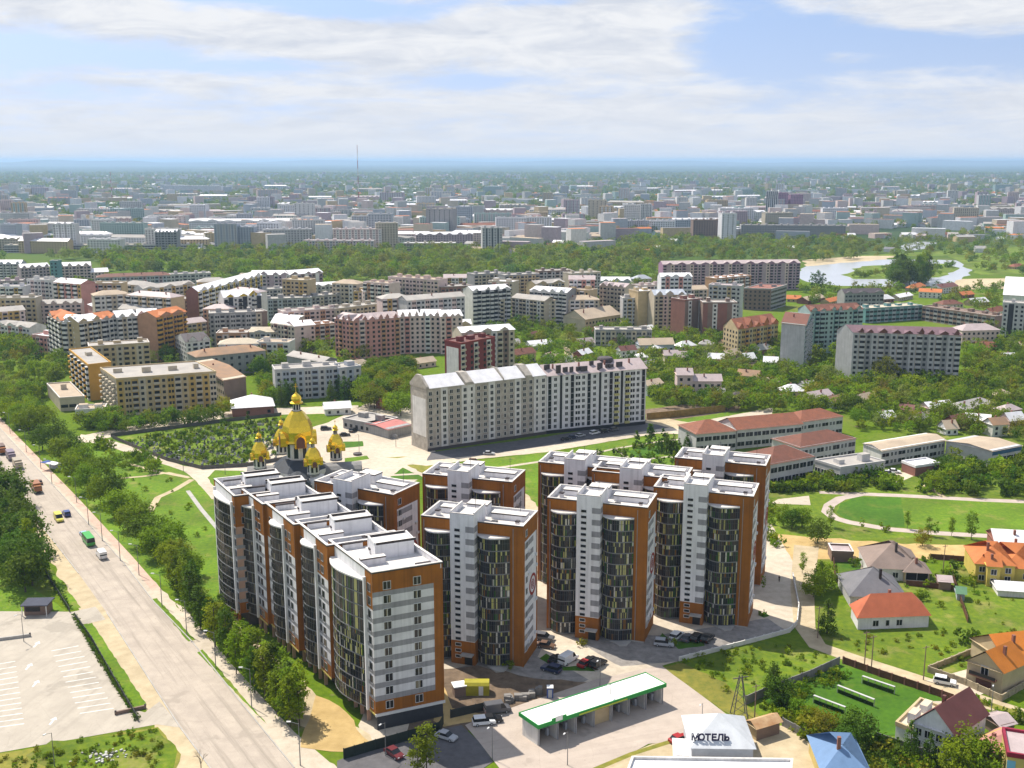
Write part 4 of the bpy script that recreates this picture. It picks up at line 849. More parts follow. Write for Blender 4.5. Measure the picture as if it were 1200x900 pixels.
T('apartment_block', 'beige corner block left of the salmon house', (317, 378), (345, 382), 17, A=(330, 366), wall=BEIGE, cols=[BEIGE, BRICK, BEIGE], fl=6, pat='wbw', roof='gable', roofm=WMET, rh=2)
T('apartment_block', 'pale corner block touching the salmon house', (345, 382), (369, 380), 17, depth=14, wall=PINKL, fl=6, pat='.w', roof='gable', roofm=WMET, rh=2)
T('apartment_block', 'small salmon and white house at the left end of the pink terrace', (369, 381), (392, 379), 14, depth=12, wall=SALMON, cols=[SALMON, OFFW], fl=5, pat='bl', roofm=WMET)
pk = [((392, 373), (414, 376), PINK, SALMON, 'reddish left corner block of the long pink terrace'), ((414, 376), (441, 374), PINK, PINKL, 'pink block second from the left in the long pink terrace'), ((441, 374), (468, 372), PINK, SALMON, 'salmon and pink block in the middle of the long pink terrace'), ((468, 371), (492, 370), PINKL, PINK, 'pale pink white-windowed block right of the middle of the pink terrace'), ((492, 370), (516, 370), PINKL, OFFW, 'pale block with a round corner in the pink terrace'), ((516, 371), (542, 370), PINKL, PINK, 'right end block of the long pink terrace')]
for b_, c_, m1, m2, lab in pk: T('apartment_block', lab, b_, c_, 22, depth=13, wall=m1, cols=[m1, m2, m1], fl=8, pat='wbw', cw=3.1, roof='zig', nz=3, roofm=PKR if m1 is PINK else WMET, rh=3, group='blocks of the long pink terrace', balc=m2)
redb = T('office_block', 'deep red block with a white picture panel on its left end', (540, 403), (580, 395.5), 25, A=(521, 399), wall=DRED, side=DRED, cols=[OFFW, DRED, DRED], fl=9, pat='b.w', cw=3, roofm=BRR, top=DRED, balc=BEIGE, capm=DRED)
mb = MB(); w_, l_ = frame(P(521, 399, 25), P(540, 403, 25), (-1, -.3)); mb.wb(w_, l_ * .12, l_ * .86, 9, 22.5, .02, .12, OFFW); tpart('wall_panel', mb, redb)
T('apartment_block', 'pale beige tower block with a brown strip behind the deep red block', (541, 390), (603, 386), 26, depth=14, wall=BEIGE, cols=[BEIGE, OFFW, BEIGE, BROWN], fl=9, pat='wwbw', roofm=WMET, roof='zig', nz=3, rh=2)
T('apartment_block', 'white balconied block with a shaded blank grey side, alone above the gardens', (621, 340), (664, 343), 24, E=(677, 339), wall=OFFW, side=GREYD, fl=9, cw=3.2, pat='Bb', roof='zig', nz=4, roofm=WMET, rh=2, balc=OFFW)
T('apartment_block', 'bluish grey low panel block seen over the sheds, facing the dark conifers', (398, 432), (423, 429), 14, A=None, depth=12, wall=GREYB, cols=[GREYL, GREYB], fl=5, pat='w')
T('apartment_block', 'pale bluish five-storey block behind the church with dark conifers before it', (322, 434), (398, 429.5), 14.5, depth=12, wall=GREYL, cols=[GREYL, GREYB], fl=5, pat='wWb', balc=GREYB, roofm=TARR)
T('workshop_building', 'long grey-roofed hall running back from the pale bluish block', (336, 416), (378, 424), 11, E=(395, 420), wall=GREYD, fl=3, pat='.', roof='gable', rh=1.5, roofm=TARR)
# right of centre
for b_, c_, m1, m2, lab in (((556, 322), (592, 320), GREYD, BEIGE, 'grey block below the belt of trees, left of the tan stair block'), ((592, 323), (632, 321), GREYD, TAN, 'tan and grey stair block before the belt of trees'), ((632, 318), (670, 317), BROWN, GREYL, 'grey-brown panel block right of the tan stair block'), ((670, 321), (704, 319), BEIGE, GREYL, 'pale panel block with a blank right end beside the white gabled row')):
    T('apartment_block', lab, b_, c_, 24, depth=13, wall=m1, cols=[m1, m2], fl=9, pat='bw', balc=m2)
T('row_house', 'low white-roofed row with dark gables left of the purple block', (703, 329), (739, 329), 8, depth=11, wall=GREYB, fl=2, pat='w', roof='zig', nz=3, roofm=WMET)
T('row_house', 'small white villa with blue-grey roof left of the purple block', (746, 327), (764, 326), 9, depth=10, wall=OFFW, fl=2, pat='w', roof='hip', roofm=GREYB)
T('apartment_block', 'huge purple ribbed block standing by the river', (777, 310), (938, 308), 23, depth=15, wall=PURPLE, cols=[PURPLE, MAUVE, PINKL, PURPLE, MAUVE], fl=9, pat='b.wbw', roof='zig', nz=12, roofm=PKR, rh=2.5, balc=MAUVE, cw=3.4)
T('school_building', 'tan gable-roofed hall behind the long grey low block', (686, 374), (727, 368), 9, depth=20, wall=TAN, side=BEIGE, fl=2, pat='w', roof='gable', roofm=TANR, rh=5)
T('office_block', 'long grey low block of three storeys above the allotment houses', (698, 387), (764, 387), 9.5, depth=11, wall=GREYD, cols=[GREYD, BEIGE], fl=3, pat='Ww')
T('apartment_block', 'cream block with a bare yellowish end wall', (748, 342), (767, 341), 24, depth=13, wall=rm('cream_render', (.55, .42, .24)), fl=9, pat='.', roofm=WMET)
T('apartment_block', 'cream block with grey gables right of the bare yellowish end', (767, 346), (804, 345), 23, depth=13, wall=BEIGE, cols=[BEIGE, TAN, PINKL], fl=9, pat='wbw', roof='zig', nz=3, roofm=GREYB)
T('apartment_block', 'brown block with a white-panelled stair strip, left of its twin', (803, 352), (823, 350), 23, depth=13, wall=BRICK, cols=[BROWN, OFFW, BROWN], fl=8, pat='.w.', cw=3)
T('apartment_block', 'brown block with a white-panelled stair strip, right of its twin', (824, 355), (864, 355), 22, depth=13, wall=BROWN, cols=[BRICK, BROWN, OFFW, BRICK], fl=8, pat='..w.', cw=3)
T('row_house', 'low grey chalet-roofed house before the long grey low block', (750, 404), (790, 403), 5, depth=10, wall=GREYB, fl=1, pat='w', roof='gable', roofm=TANR, rh=3)
T('apartment_block', 'unfinished brown brick block below the purple block', (872, 338), (904, 339), 16, E=(922, 334), wall=BROWN, side=GREYD, fl=5, pat='w', sidepat='l', roofm=BRICK)
T('apartment_block', 'yellow house block with a bristling red and orange gabled roof', (865, 386), (912, 379), 15, A=(848, 381), wall=OCHRE, side=TAN, cols=[TAN, YELLOW, SALMON], fl=5, pat='wWb', sidepat='w', roof='zig', nz=5, roofm=REDR, rh=5, top=ORR)
T('apartment_block', 'pale grey block with a blank gabled end turned to the gardens', (916, 378), (944, 381), 25, E=(952, 368), wall=GREYL, side=MINT, fl=9, pat='.', sidepat='wb', roof='gable', roofm=REDD, rh=3, frac=.5)
T('apartment_block', 'mint green block with dark red gables behind the blank gabled end', (950, 365), (1011, 362), 25, depth=13, wall=MINT, cols=[MINT, TEAL, OFFW, MINT], fl=9, pat='wbBw', roof='zig', nz=6, roofm=REDD, rh=3, balc=MINT)
T('apartment_block', 'great grey block with plum roofs and many square windows above the garden trees', (1000, 389.5), (1127, 393), 25, A=(981, 386.5), wall=GREYL, side=GREYL, cols=[GREYL, BEIGE, GREYD], fl=9, cw=3.0, pat='wBw', roof='zig', nz=9, roofm=rm('plum_roof', (.24, .15, .17)), rh=3.4, top=REDD, balc=GREYL)
T('factory_building', 'long teal-sided low hall behind the great grey block', (1015, 362), (1081, 358), 10, depth=14, wall=TEAL, cols=[TEAL, GREYB], fl=3, pat='l', roofm=BEIGE)
T('factory_building', 'brown low hall angled away right of the teal-sided hall', (1081, 359), (1166, 371), 10, depth=14, wall=BROWN, cols=[BROWN, GREYD], fl=3, pat='l', roofm=BROWN)
T('apartment_block', 'small grey block with dark roof turrets behind the teal-sided hall', (990, 344), (1036, 343), 13, depth=12, wall=GREYD, fl=4, pat='wl', roof='zig', nz=3, roofm=DARKR)
T('apartment_block', 'grey tower with a dark window strip at the right edge', (1176, 355), (1215, 357), 23, depth=13, wall=GREYL, cols=[GREYL, BLACK, GREYL], fl=8, pat='w.w', roofm=TARR)
T('office_block', 'cream two-storey house with red-brown roof left of the right-edge tower', (1128, 387), (1172, 386), 10, depth=12, wall=PINKL, fl=3, pat='w', roof='hip', roofm=PKR, rh=3)
T('row_house', 'white L-plan house with pale gabled roof among the garden trees', (802, 446), (846, 446), 7.5, depth=8, wall=PINKL, fl=2, pat='w', roof='gable', roofm=PKR, rh=2.5)
T('row_house', 'tall gabled white house at the left end of the pale gabled L-plan one', (794, 439), (812, 439), 10.5, depth=8, wall=PINKL, fl=3, pat='w', roof='gable', roofm=PKR, rh=2.5)

# fill of the crowded district: blocks between and behind the ones above
CREAM = rm('cream_render', (.55, .42, .24)); rq = random.Random(41); QW = [BEIGE, TAN, YELLOW, PINKL, PINKL, GREYL, OFFW, OFFW, BEIGE, SALMON, LILAC, CREAM, PINK]; QN = {CREAM: 'cream', BEIGE: 'beige', TAN: 'tan', YELLOW: 'yellow', PINKL: 'pale pink', PINK: 'pink', GREYL: 'light grey', GREYD: 'grey', OFFW: 'white', BROWN: 'brown', MAUVE: 'mauve', SALMON: 'salmon', LILAC: 'pale', GREYB: 'bluish grey'}
tries = 0; put_ = []
while len(put_) < 58 and tries < 12000:
    tries += 1; px, py = rq.uniform(-10, 860), rq.uniform(318, 432)
    if px > 560 and py > 385 or py > 405 and (px < 60 or px > 330) or py > 422 and px < 200: continue
    g = P(px, py); s_ = 1250 / (g.y * cP + CH * sP); w = rq.choice((18, 22, 28, 36)); h = rq.choice((19, 24, 27, 27, 30)) if py < 400 else 12
    tp = py - h * s_ * .985
    if tp < (323 if px > 260 else 327): continue
    if any(abs(px - a) < (w * s_ / 2 + b) * .9 and abs(tp - c) < 10 for a, b, c in put_): continue
    if any(abs(px - a[1]) < w * s_ * .55 + 8 and abs(tp - a[2]) < 6 for a in ANCH): continue
    put_.append((px, w * s_ / 2, tp)); wl = rq.choice(QW); w2 = rq.choice(QW); rf = rq.choice(('flat', 'flat', 'gable', 'zig', 'hip')); rfm = rq.choice((TARR, WMET, TARR, PKR, TANR, BEIGE)); dx = w * s_ / 2; sk = rq.uniform(-.12, .12) * dx
    t = block('apartment_block', '', 'apartment block', (px - dx, tp - sk), (px + dx, tp + sk), h, depth=12, wall=wl, cols=[wl, w2, wl], fl=round(h / 2.9), pat=rq.choice(('wb', 'wWb', 'Bw', 'bwb')), roof=rf, roofm=rfm, rh=2.2, nz=rq.choice((2, 3, 4))); ANCH.pop()
    TL.append((t, ('long ' if w > 50 else 'narrow ' if w < 30 else '') + ('tall ' if h > 22 else 'low ' if h < 14 else '') + QN[wl] + ' and ' + QN[w2] + ' block' if wl is not w2 else 'plain ' + QN[wl] + ' block', px, tp + 4, 'apartment blocks of the crowded district'))
# ---------------------------------------------------------------- the church with golden domes
GOLD = mat('gilded_metal', (.92, .62, .055), .24, .08, .8, metal=1.0)
VAULT = mat('grey_vault_roof', (.22, .215, .21), .7, .15, .5); SLATEB = mat('blue_black_roof', (.035, .042, .055), .6, .15, .5)
cc = P(350, 536, 12.0); ch = thing('church', 'church with pear-shaped golden domes and grey barrel vaults behind the long row', 'church', (cc.x, cc.y, 0)); anchor('the domed church', 350, 520)
def pear(c, R, z, k, parent_t, n=8, lant=True):
    """octagonal drum, arched gables, pear dome, lantern, little dome and cross; k scales it"""
    x, y = c
    mb = MB(); mb.lathe((x, y), [(R * .74, z - 7.5 * k), (R * .74, z - .2 * k), (R * .80, z)], OFFW, n, pi / 8); mb.lathe((x, y), [(R * .78, z - 7.6 * k), (R * .78, z - 6.9 * k), (R * .70, z - 6.6 * k)], VAULT, n, pi / 8); dr = tpart('drum', mb, parent_t)
    for i in range(n):
        a = 2 * pi * i / n + pi / 8 + pi / n; mb = MB(); p = (x + cos(a) * R * .685, y + sin(a) * R * .685); mb.box(p, .16, R * .26, z - 5.6 * k, z - .9 * k, DARKG, a); tpart('drum_window', mb, parent_t)
    mb = MB(); mb.lathe((x, y), [(R * .92, z - .6 * k), (R * .97, z - .3 * k), (R * .90, z + .4 * k), (R * .95, z + 2.0 * k), (R * .97, z + 3.4 * k), (R * .90, z + 5.2 * k), (R * .74, z + 7.2 * k), (R * .50, z + 9.1 * k), (R * .34, z + 10 * k)], GOLD, n, pi / 8); tpart('dome', mb, parent_t)
    for i in range(0, n, 2):
        a = 2 * pi * i / n + .35; mb = MB(); ux, uy = cos(a), sin(a); w = R * .36
        arc = [(s, 1) for s in ()]; pts = [(-w, -1.6 * k)] + [(w * cos(pi - pi * j / 6), 1.2 * k + w * sin(pi * j / 6)) for j in range(7)] + [(w, -1.6 * k)]
        q = lambda s, h_, d: (x + ux * d - uy * s, y + uy * d + ux * s, z + h_)
        mb.hexa([q(s, h_, R * .7) for s, h_ in pts], [q(s, h_, R * 1.12) for s, h_ in pts], GOLD); pts2 = [(s * .72, h_ * .8 - .2) for s, h_ in pts]
        mb.hexa([q(s, h_, R * 1.0) for s, h_ in pts2], [q(s, h_, R * 1.135) for s, h_ in pts2], BRR); tpart('arched_gable', mb, parent_t)
    z2 = z + 10 * k
    mb = MB(); mb.lathe((x, y), [(R * .24, z2), (R * .24, z2 + 2.6 * k)], OFFW, n); ln_ = tpart('lantern', mb, parent_t)
    for i in range(n):
        a = 2 * pi * i / n + pi / n; m2 = MB(); m2.box((x + cos(a) * R * .225, y + sin(a) * R * .225), .12, R * .1, z2 + .5 * k, z2 + 2.3 * k, DARKG, a); tpart('lantern_window', m2, parent_t)
    mb = MB(); mb.lathe((x, y), [(R * .40, z2 + 2.5 * k), (R * .42, z2 + 2.9 * k), (R * .27, z2 + 3.3 * k), (R * .33, z2 + 4.2 * k), (R * .27, z2 + 5.1 * k), (R * .10, z2 + 5.8 * k), (.03, z2 + 6.6 * k)], GOLD, 10); tpart('little_dome', mb, parent_t)
    mb = MB(); w = max(.10, .16 * k); mb.box((x, y), w, w, z2 + 6.4 * k, z2 + 9.4 * k, GOLD); mb.box((x, y), 1.5 * k, w * .9, z2 + 8.1 * k, z2 + 8.1 * k + w, GOLD, .3); mb.box((x, y), .8 * k, w * .9, z2 + 8.7 * k, z2 + 8.7 * k + w, GOLD, .3); tpart('cross', mb, parent_t)
pear((cc.x, cc.y), 5.4, 18.2, 1.0, ch)
for p_ in ((305, 549), (367.5, 556), (394, 539), (331, 532)):
    q_ = P(*p_, 9.6); pear((q_.x, q_.y), 2.75, 13.6, .52, ch)
def vault(a, b, r, z, m, nm='vault', endm=None):
    a, b = Vector(a), Vector(b); d = (b - a).normalized(); n = Vector((-d.y, d.x, 0)); ring0 = []; N_ = 9
    prof = [(-r, 0), (-r, z)] + [(-r * cos(pi * i / N_), z + r * .95 * sin(pi * i / N_)) for i in range(1, N_)] + [(r, z), (r, 0)]
    mb = MB(); mb.hexa([(a.x + n.x * s, a.y + n.y * s, h) for s, h in prof], [(b.x + n.x * s, b.y + n.y * s, h) for s, h in prof], m, endm or m); tpart(nm, mb, ch)
    mb = MB(); prof = [(-r * .62 * cos(pi * i / 8), z - 1 + r * .62 * sin(pi * i / 8)) for i in range(9)]
    mb.hexa([(b.x + d.x * .0 + n.x * s, b.y + d.y * .0 + n.y * s, h) for s, h in prof], [(b.x + d.x * .12 + n.x * s, b.y + d.y * .12 + n.y * s, h) for s, h in prof], SLATEB); tpart('arched_window', mb, ch)
ux = Vector((.985, .17, 0)); uy = Vector((-.17, .985, 0)); c0 = Vector((cc.x, cc.y, 0))
vault(c0 + ux * 3, c0 + ux * 21, 4.6, 5.2, VAULT, endm=BRR); vault(c0 - ux * 3, c0 - ux * 17, 4.6, 5.2, VAULT); vault(c0 + uy * 3, c0 + uy * 16, 4.6, 5.2, VAULT); vault(c0 - uy * 3, c0 - uy * 17, 4.6, 5.2, SLATEB)
mb = MB(); A8 = [c0 + (ux * cos(pi / 4 * i + pi / 8) + uy * sin(pi / 4 * i + pi / 8)) * 9.6 for i in range(8)]; B8 = [c0 + (ux * cos(pi / 4 * i + pi / 8) + uy * sin(pi / 4 * i + pi / 8)) * 5.6 for i in range(8)]
mb.hexa([(p.x, p.y, 0) for p in A8], [(p.x, p.y, 8.8) for p in A8], OFFW); mb.hexa([(p.x, p.y, 8.81) for p in A8], [(p.x, p.y, 12) for p in B8], SLATEB); tpart('nave', mb, ch)
for s in (-1, 1):
    p_ = c0 - uy * 13 + ux * 6.5 * s; mb = MB(); mb.lathe((p_.x, p_.y), [(3.6, 0), (3.6, 6), (2.9, 8.2), (1.6, 9.4), (.02, 9.9)], OFFW, 12); tpart('apse', mb, ch, smooth=False)
mb = MB(); p_ = c0 + ux * 22.5; mb.lathe((p_.x, p_.y), [(2.4, 0), (2.4, 4.5), (1.9, 6.0), (.9, 6.9), (.02, 7.2)], VAULT, 12); tpart('apse', mb, ch)
# ---------------------------------------------------------------- school, halls
SW = rm('school_white', (.52, .51, .50))
def S(label, *a, **k): return block('school_building', label, 'school', *a, **k)
S('left school wing with a hipped red-brown roof, standing nearest the garden paths', (816, 508), (863, 504), 8, depth=15, wall=SW, fl=2, pat='l', cw=3.6, win=(1.4, 1.7), roof='hip', roofm=REDR, rh=3.2, obj=True)
S('long rear school wing with a red-brown roof stepping to the right', (864, 503), (940, 496), 8, depth=14, wall=SW, fl=2, pat='l', cw=3.6, win=(1.4, 1.7), roof='gable', roofm=REDR, rh=3, obj=True)
S('right rear end of the red-roofed school, lower and facing the garden trees', (938, 494), (988, 487), 8, depth=13, wall=SW, fl=2, pat='Wl', cw=3.6, roof='hip', roofm=REDR, rh=2.6, obj=True)
S('front school wing with a brown-red hipped roof just behind the far right tower', (903, 543.5), (954, 534), 8.5, A=(872, 530), wall=SW, fl=2, pat='l', cw=3.6, win=(1.4, 1.8), roof='hip', roofm=REDD, rh=3.2, obj=True)
S('dark red roofed link wing of the school between front and rear wings', (938, 524), (1003, 513), 7.5, depth=15, wall=SW, fl=2, pat='lW', cw=4, win=(1.4, 1.7), roof='hip', roofm=REDD, rh=2.6, obj=True)
S('low school hall with a flat pale grey roof and a row of small windows', (985, 548.5), (1037, 541), 5.2, A=(955, 539.5), wall=SW, fl=1, pat='w', sidepat='W', cw=3.0, win=(1.3, 1.5), roofm=TARR, obj=True)
S('pale flat tan-roofed two-storey hall right of the school', (1033.5, 527.5), (1108, 515), 6.5, A=(1012, 519), wall=SW, side=OFFW, fl=2, pat='lW', cw=4, win=(1.4, 1.4), roof='gable', rh=.8, roofm=TANR, obj=True)
h7 = S('tan-roofed hall with a blue fascia on its right end', (1163.5, 528), (1197, 521.5), 6.5, A=(1109, 516), wall=OFFW, side=SW, fl=1, pat='l', sidepat='.', cw=4, win=(1.4, 1.6), roof='gable', rh=.8, roofm=TANR)
mb = MB(); w_, l_ = frame(P(1163.5, 528, 6.5), P(1197, 521.5, 6.5), (.3, -1)); mb.wb(w_, -.1, l_ + .1, 4.6, 6.4, .02, .2, rm('blue_fascia', (.05, .13, .22))); tpart('fascia', mb, h7)
block('shed', 'brown brick shed with a flat white roof below the tan-roofed halls', 'shed', (1073, 547), (1101, 543), 3.6, A=(1057, 541), wall=BRICK, fl=1, pat='.', roofm=WMET, capm=WMET)
# ---------------------------------------------------------------- private houses on the right
def Hs(label, *a, name='detached_house', **k):
    k.setdefault('fl', 1); k.setdefault('obj', True); k.setdefault('cw', 4.5)
    return block(name, label, 'house', *a, **k)
Hs('grey-walled bungalow with a big brown hipped roof beside the yellow sand strip', (1019, 664), (1081, 667), 3.6, depth=15, wall=OFFW, pat='.w.', roof='hip', roofm=rm('brown_shingle', (.25, .19, .16)), rh=5, top=DARKR)
Hs('glazed porch with its own small brown hip, joined to the brown-roofed bungalow', (1060, 669), (1090, 670.5), 3.2, depth=7, wall=TAN, pat='l', win=(2, 2.2), roof='hip', roofm=rm('brown_shingle', (.25, .19, .16)), rh=2.6, name='porch')
Hs('bungalow with a slate grey hipped roof between the brown and the orange-red roof', (997, 697), (1062, 699), 3.3, depth=14, wall=GREYL, pat='w.', roof='hip', roofm=GRR, rh=5, top=BLACK)
Hs('white bungalow with an orange-red hipped roof on the open lawn', (1006, 722.5), (1089, 719.5), 3.4, A=(998, 708), wall=LILAC, pat='.wsw..', roof='hip', roofm=rm('orange_red_tile', (.46, .13, .06), r=.7), rh=4.2, cw=3)
yh = Hs('yellow two-storey house with orange tiled roof at the right edge', (1144, 659), (1190, 662), 5.6, depth=13, wall=rm('lemon_render', (.56, .44, .10)), fl=2, pat='ww', roof='hip', roofm=ORR, rh=4, cw=3)
Hs('right wing of the yellow house with a lower orange roof and red porch', (1177, 664), (1212, 666), 4.2, depth=14, wall=rm('lemon_render', (.56, .44, .10)), pat='w', roof='hip', roofm=ORR, rh=4.5, cw=4)
Hs('gabled bay of the yellow house, facing the lawn', (1158, 662), (1173, 663), 6, depth=6, wall=rm('lemon_render', (.56, .44, .10)), fl=2, pat='w', roof='gable', roofm=ORR, rh=2, cw=4, name='bay_house')
Hs('brick house with a stained white sheet roof behind the yellow house', (1167, 634), (1220, 637), 4.5, depth=9, wall=BRICK, pat='.w', roof='gable', roofm=WMET, rh=2.2)
oh = Hs('beige house with orange tiled gable roof, brown garage door and balcony by the lane', (1175.6, 787), (1203, 775), 5.6, A=(1134, 773), wall=rm('sand_render', (.50, .40, .25)), fl=2, pat='.', sidepat='', roof='gable', roofm=rm('bright_orange_tile', (.52, .17, .02), r=.7), rh=3.4, top=BRICK)
w_, l_ = frame(P(1134, 773, 5.6), P(1175.6, 787, 5.6), (-.4, -1))
mb = MB(); mb.wb(w_, l_ * .28, l_ * .72, .1, 2.3, 0, .05, BRR); tpart('garage_door', mb, oh)
mb = MB(); mb.wb(w_, l_ * .12, l_ * .86, 3.0, 3.25, 0, 1.1, BRR); mb.wb(w_, l_ * .12, l_ * .86, 3.25, 4.0, 1.02, 1.08, BLACK); tpart('balcony', mb, oh)
put('window', window_mesh(1.5, 1.9, DARKG), oh, w_, l_ * .5, 3.5, .004, ORIG[oh.name])
Hs('rear part of the orange-roofed beige house with two brick chimneys', (1180, 775), (1225, 770), 4.6, depth=12, wall=rm('sand_render', (.50, .40, .25)), pat='.', roof='gable', roofm=rm('bright_orange_tile', (.52, .17, .02), r=.7), rh=3.6, top=BRICK)
Hs('white gabled house with a steep maroon roof at the lane, lower right', (1118.5, 861), (1156, 836), 5.6, A=(1071, 845), wall=OFFW, side=LILAC, fl=2, pat='.', sidepat='W', roof='gable', roofm=rm('maroon_tile', (.16, .055, .05), r=.7), rh=4.2, cw=4.5, top=BRR)
Hs('flat cream-roofed annex against the maroon-roofed house', (1074, 858), (1102, 829), 3.1, A=(1050, 848), wall=LILAC, pat='.', roof='flat', roofm=rm('cream_roof', (.62, .52, .38)), name='annex', capm=TAN)
Hs('low pink-roofed annex behind the big round tree, lower right corner', (1164, 880), (1196, 866), 3.4, A=(1141, 866), wall=YELLOW, pat='.', roof='gable', rh=.6, roofm=rm('pink_sheet_roof', (.46, .22, .18)), name='annex')
cor = Hs('yellow house with a maroon parapet and sky-blue painted edge in the lower right corner', (1181, 884), (1230, 892), 6.5, depth=9, wall=rm('straw_render', (.56, .44, .16)), fl=2, pat='.', roof='flat', roofm=PKR, capm=rm('crimson_cap', (.25, .02, .045)))
w_, l_ = frame(P(1181, 884, 6.5), P(1230, 892, 6.5), (0, -1)); mb = MB(); mb.wb(w_, 0, 1.4, 0, 5.4, .01, .08, rm('sky_blue_paint', (.20, .45, .70))); tpart('painted_edge', mb, cor)
Hs('house with a bright blue hipped roof at the bottom edge, right of the motel', (965, 903), (1019, 905), 3.6, depth=12, wall=rm('straw_render', (.56, .44, .16)), pat='w', roof='hip', roofm=BLR, rh=4.2, top=BRICK)
Hs('flat brown carport roof left of the brown-roofed bungalow', (975, 647), (1000, 648), 2.8, depth=6, wall=BROWN, pat='.', roof='flat', roofm=PKR, name='carport')
block('greenhouse', 'long white greenhouse below the yellow house', 'greenhouse', (1170, 690), (1215, 693), 2.0, depth=6, wall=OFFW, fl=1, pat='.', roof='gable', roofm=WMET, rh=1.2)
block('shed', 'small garden shed with a green roof on the lawn below the yellow house', 'shed', (1122, 694), (1131, 695), 2.2, depth=3.2, wall=GREYB, fl=1, pat='.', roof='gable', roofm=GREENR, rh=1.1)
block('shed', 'small brown kiosk right of the porch, by the garden path', 'shed', (1101, 680), (1115, 681), 2.6, depth=4, wall=BROWN, fl=1, pat='.', roof='gable', roofm=PKR, rh=.8)
block('shed', 'long shed with a rust-stained tan roof beside the motel', 'shed', (887, 852), (914, 844), 3.0, A=(876, 844), wall=BROWN, side=TAN, fl=1, pat='.', roof='gable', roofm=rm('rust_stained_roof', (.52, .36, .20), c2=(.34, .18, .08), s=.4), rh=.8)
block('shed', 'low brown-roofed shed in the garden right of the maroon house', 'shed', (1173, 850), (1189, 846), 2.6, depth=4.5, wall=BROWN, fl=1, pat='.', roof='gable', roofm=PKR, rh=.8)
# motel
mo = block('motel_building', 'white motel with a pale hipped roof carrying dark blue letters', 'motel', (811, 874), (883, 875), 4.8, depth=11, wall=rm('motel_white', (.58, .60, .63)), fl=1, pat='.w.w.', cw=2.8, win=(.8, .8), roof='hip', roofm=rm('pale_grey_sheet', (.58, .60, .62), r=.5), rh=3.6, obj=True, top=OFFW)
NAVY = mat('navy_letters', (.012, .010, .05), .5, .05)
def letters(txt, a, b, size, depth_, m, parent, z, lean=0.0):
    u = Vector((b[0] - a[0], b[1] - a[1], 0)); L_ = u.length; u.normalize(); ang = atan2(u.y, u.x); n = len(txt)
    for i, chx in enumerate(txt):
        if chx == ' ': continue
        cu = D.curves.new('letter', 'FONT'); cu.body = chx; cu.size = size; cu.extrude = depth_; cu.align_x = 'CENTER'; cu.offset = size * .035
        tmp = D.objects.new('tmp', cu); COL.objects.link(tmp); dg = bpy.context.evaluated_depsgraph_get(); me = D.meshes.new_from_object(tmp.evaluated_get(dg)); COL.objects.unlink(tmp); D.objects.remove(tmp)
        me.materials.clear(); me.materials.append(m); p = Vector(a) + u * L_ * (i + .5) / n
        o = link('letter', me, parent, (p.x - ORIG[parent.name][0], p.y - ORIG[parent.name][1], z)); o.rotation_euler = (pi / 2 - lean, 0, ang)
la, lb = P(811, 874, 4.8), P(883, 875, 4.8); lu = (lb - la).normalized(); lk = vperp(la, lb)
letters('МОТЕЛЬ', la + lk * .9 + lu * .1, la + lk * .9 + lu * 7.0, 1.75, .1, NAVY, mo, 5.45)
for s in (.5, 2.2, 4.4, 6.4): mb = MB(); p_ = la + lk * .9 + lu * s; mb.box(p_, .08, .08, 4.7, 5.5, BLACK); tpart('letter_post', mb, mo)
block('motel_annex', 'flat white-roofed annex along the bottom edge before the motel', 'annex', (728, 925), (925, 928), 3.2, A=(741, 889), wall=OFFW, fl=1, pat='.', roofm=WMET, capm=OFFW)
block('lean_to', 'white lean-to roof against the left side of the motel', 'annex', (792, 885), (808, 886), 2.4, depth=6, wall=OFFW, fl=1, pat='.', roof='gable', roofm=WMET, rh=.8)
# car wash
zc = 4.7; A_, B_, C_, D_ = P(631, 850, zc), P(609, 835, zc), P(780, 801, zc), P(757, 785, zc); D_ = B_ + (C_ - A_)
cw_c = (A_ + D_) / 2; cwt = thing('car_wash', 'open car wash with a long flat white roof edged in green', 'car wash', (cw_c.x, cw_c.y, 0)); anchor('the car wash', 700, 830)
GREENF = mat('green_fascia', (.02, .27, .05), .5, .06); WSH = mat('bright_white_sheet', (.80, .80, .78), .5, .04)
u_ = (C_ - A_); Lw = u_.length; u_.normalize(); k_ = (B_ - A_); Dw = k_.length; k_.normalize(); q_ = lambda s, d: (A_.x + u_.x * s + k_.x * d, A_.y + u_.y * s + k_.y * d)
mb = MB(); mb.prism([q_(0, 0), q_(Lw, 0), q_(Lw, Dw), q_(0, Dw)], zc - .55, zc - .08, WSH, WSH, True); tpart('roof', mb, cwt)
for (s0, s1, d0, d1) in ((-.15, Lw + .15, -.15, .02), (-.15, Lw + .15, Dw - .02, Dw + .15), (-.15, .02, .03, Dw - .03), (Lw - .02, Lw + .15, .03, Dw - .03)):
    mb = MB(); mb.prism([q_(s0, d0), q_(s1, d0), q_(s1, d1), q_(s0, d1)], zc - .75, zc + .05, GREENF, GREENF, True); tpart('fascia', mb, cwt)
mb = MB(); mb.prism([q_(Lw * .30, -.2), q_(Lw * .68, -.2), q_(Lw * .68, -.155), q_(Lw * .30, -.155)], zc - .65, zc - .35, mat('yellow_green_band', (.45, .50, .05), .5)); tpart('fascia_band', mb, cwt)
mb = MB(); p_ = q_(Lw * .15, -.1); mb.box(p_, 3.4, .15, zc - .5, zc + .5, GREENF, atan2(u_.y, u_.x)); mb.box((p_[0], p_[1] - .1), 1.6, .12, zc - .3, zc + .75, WSH, atan2(u_.y, u_.x)); tpart('sign_board', mb, cwt)
nb = 7
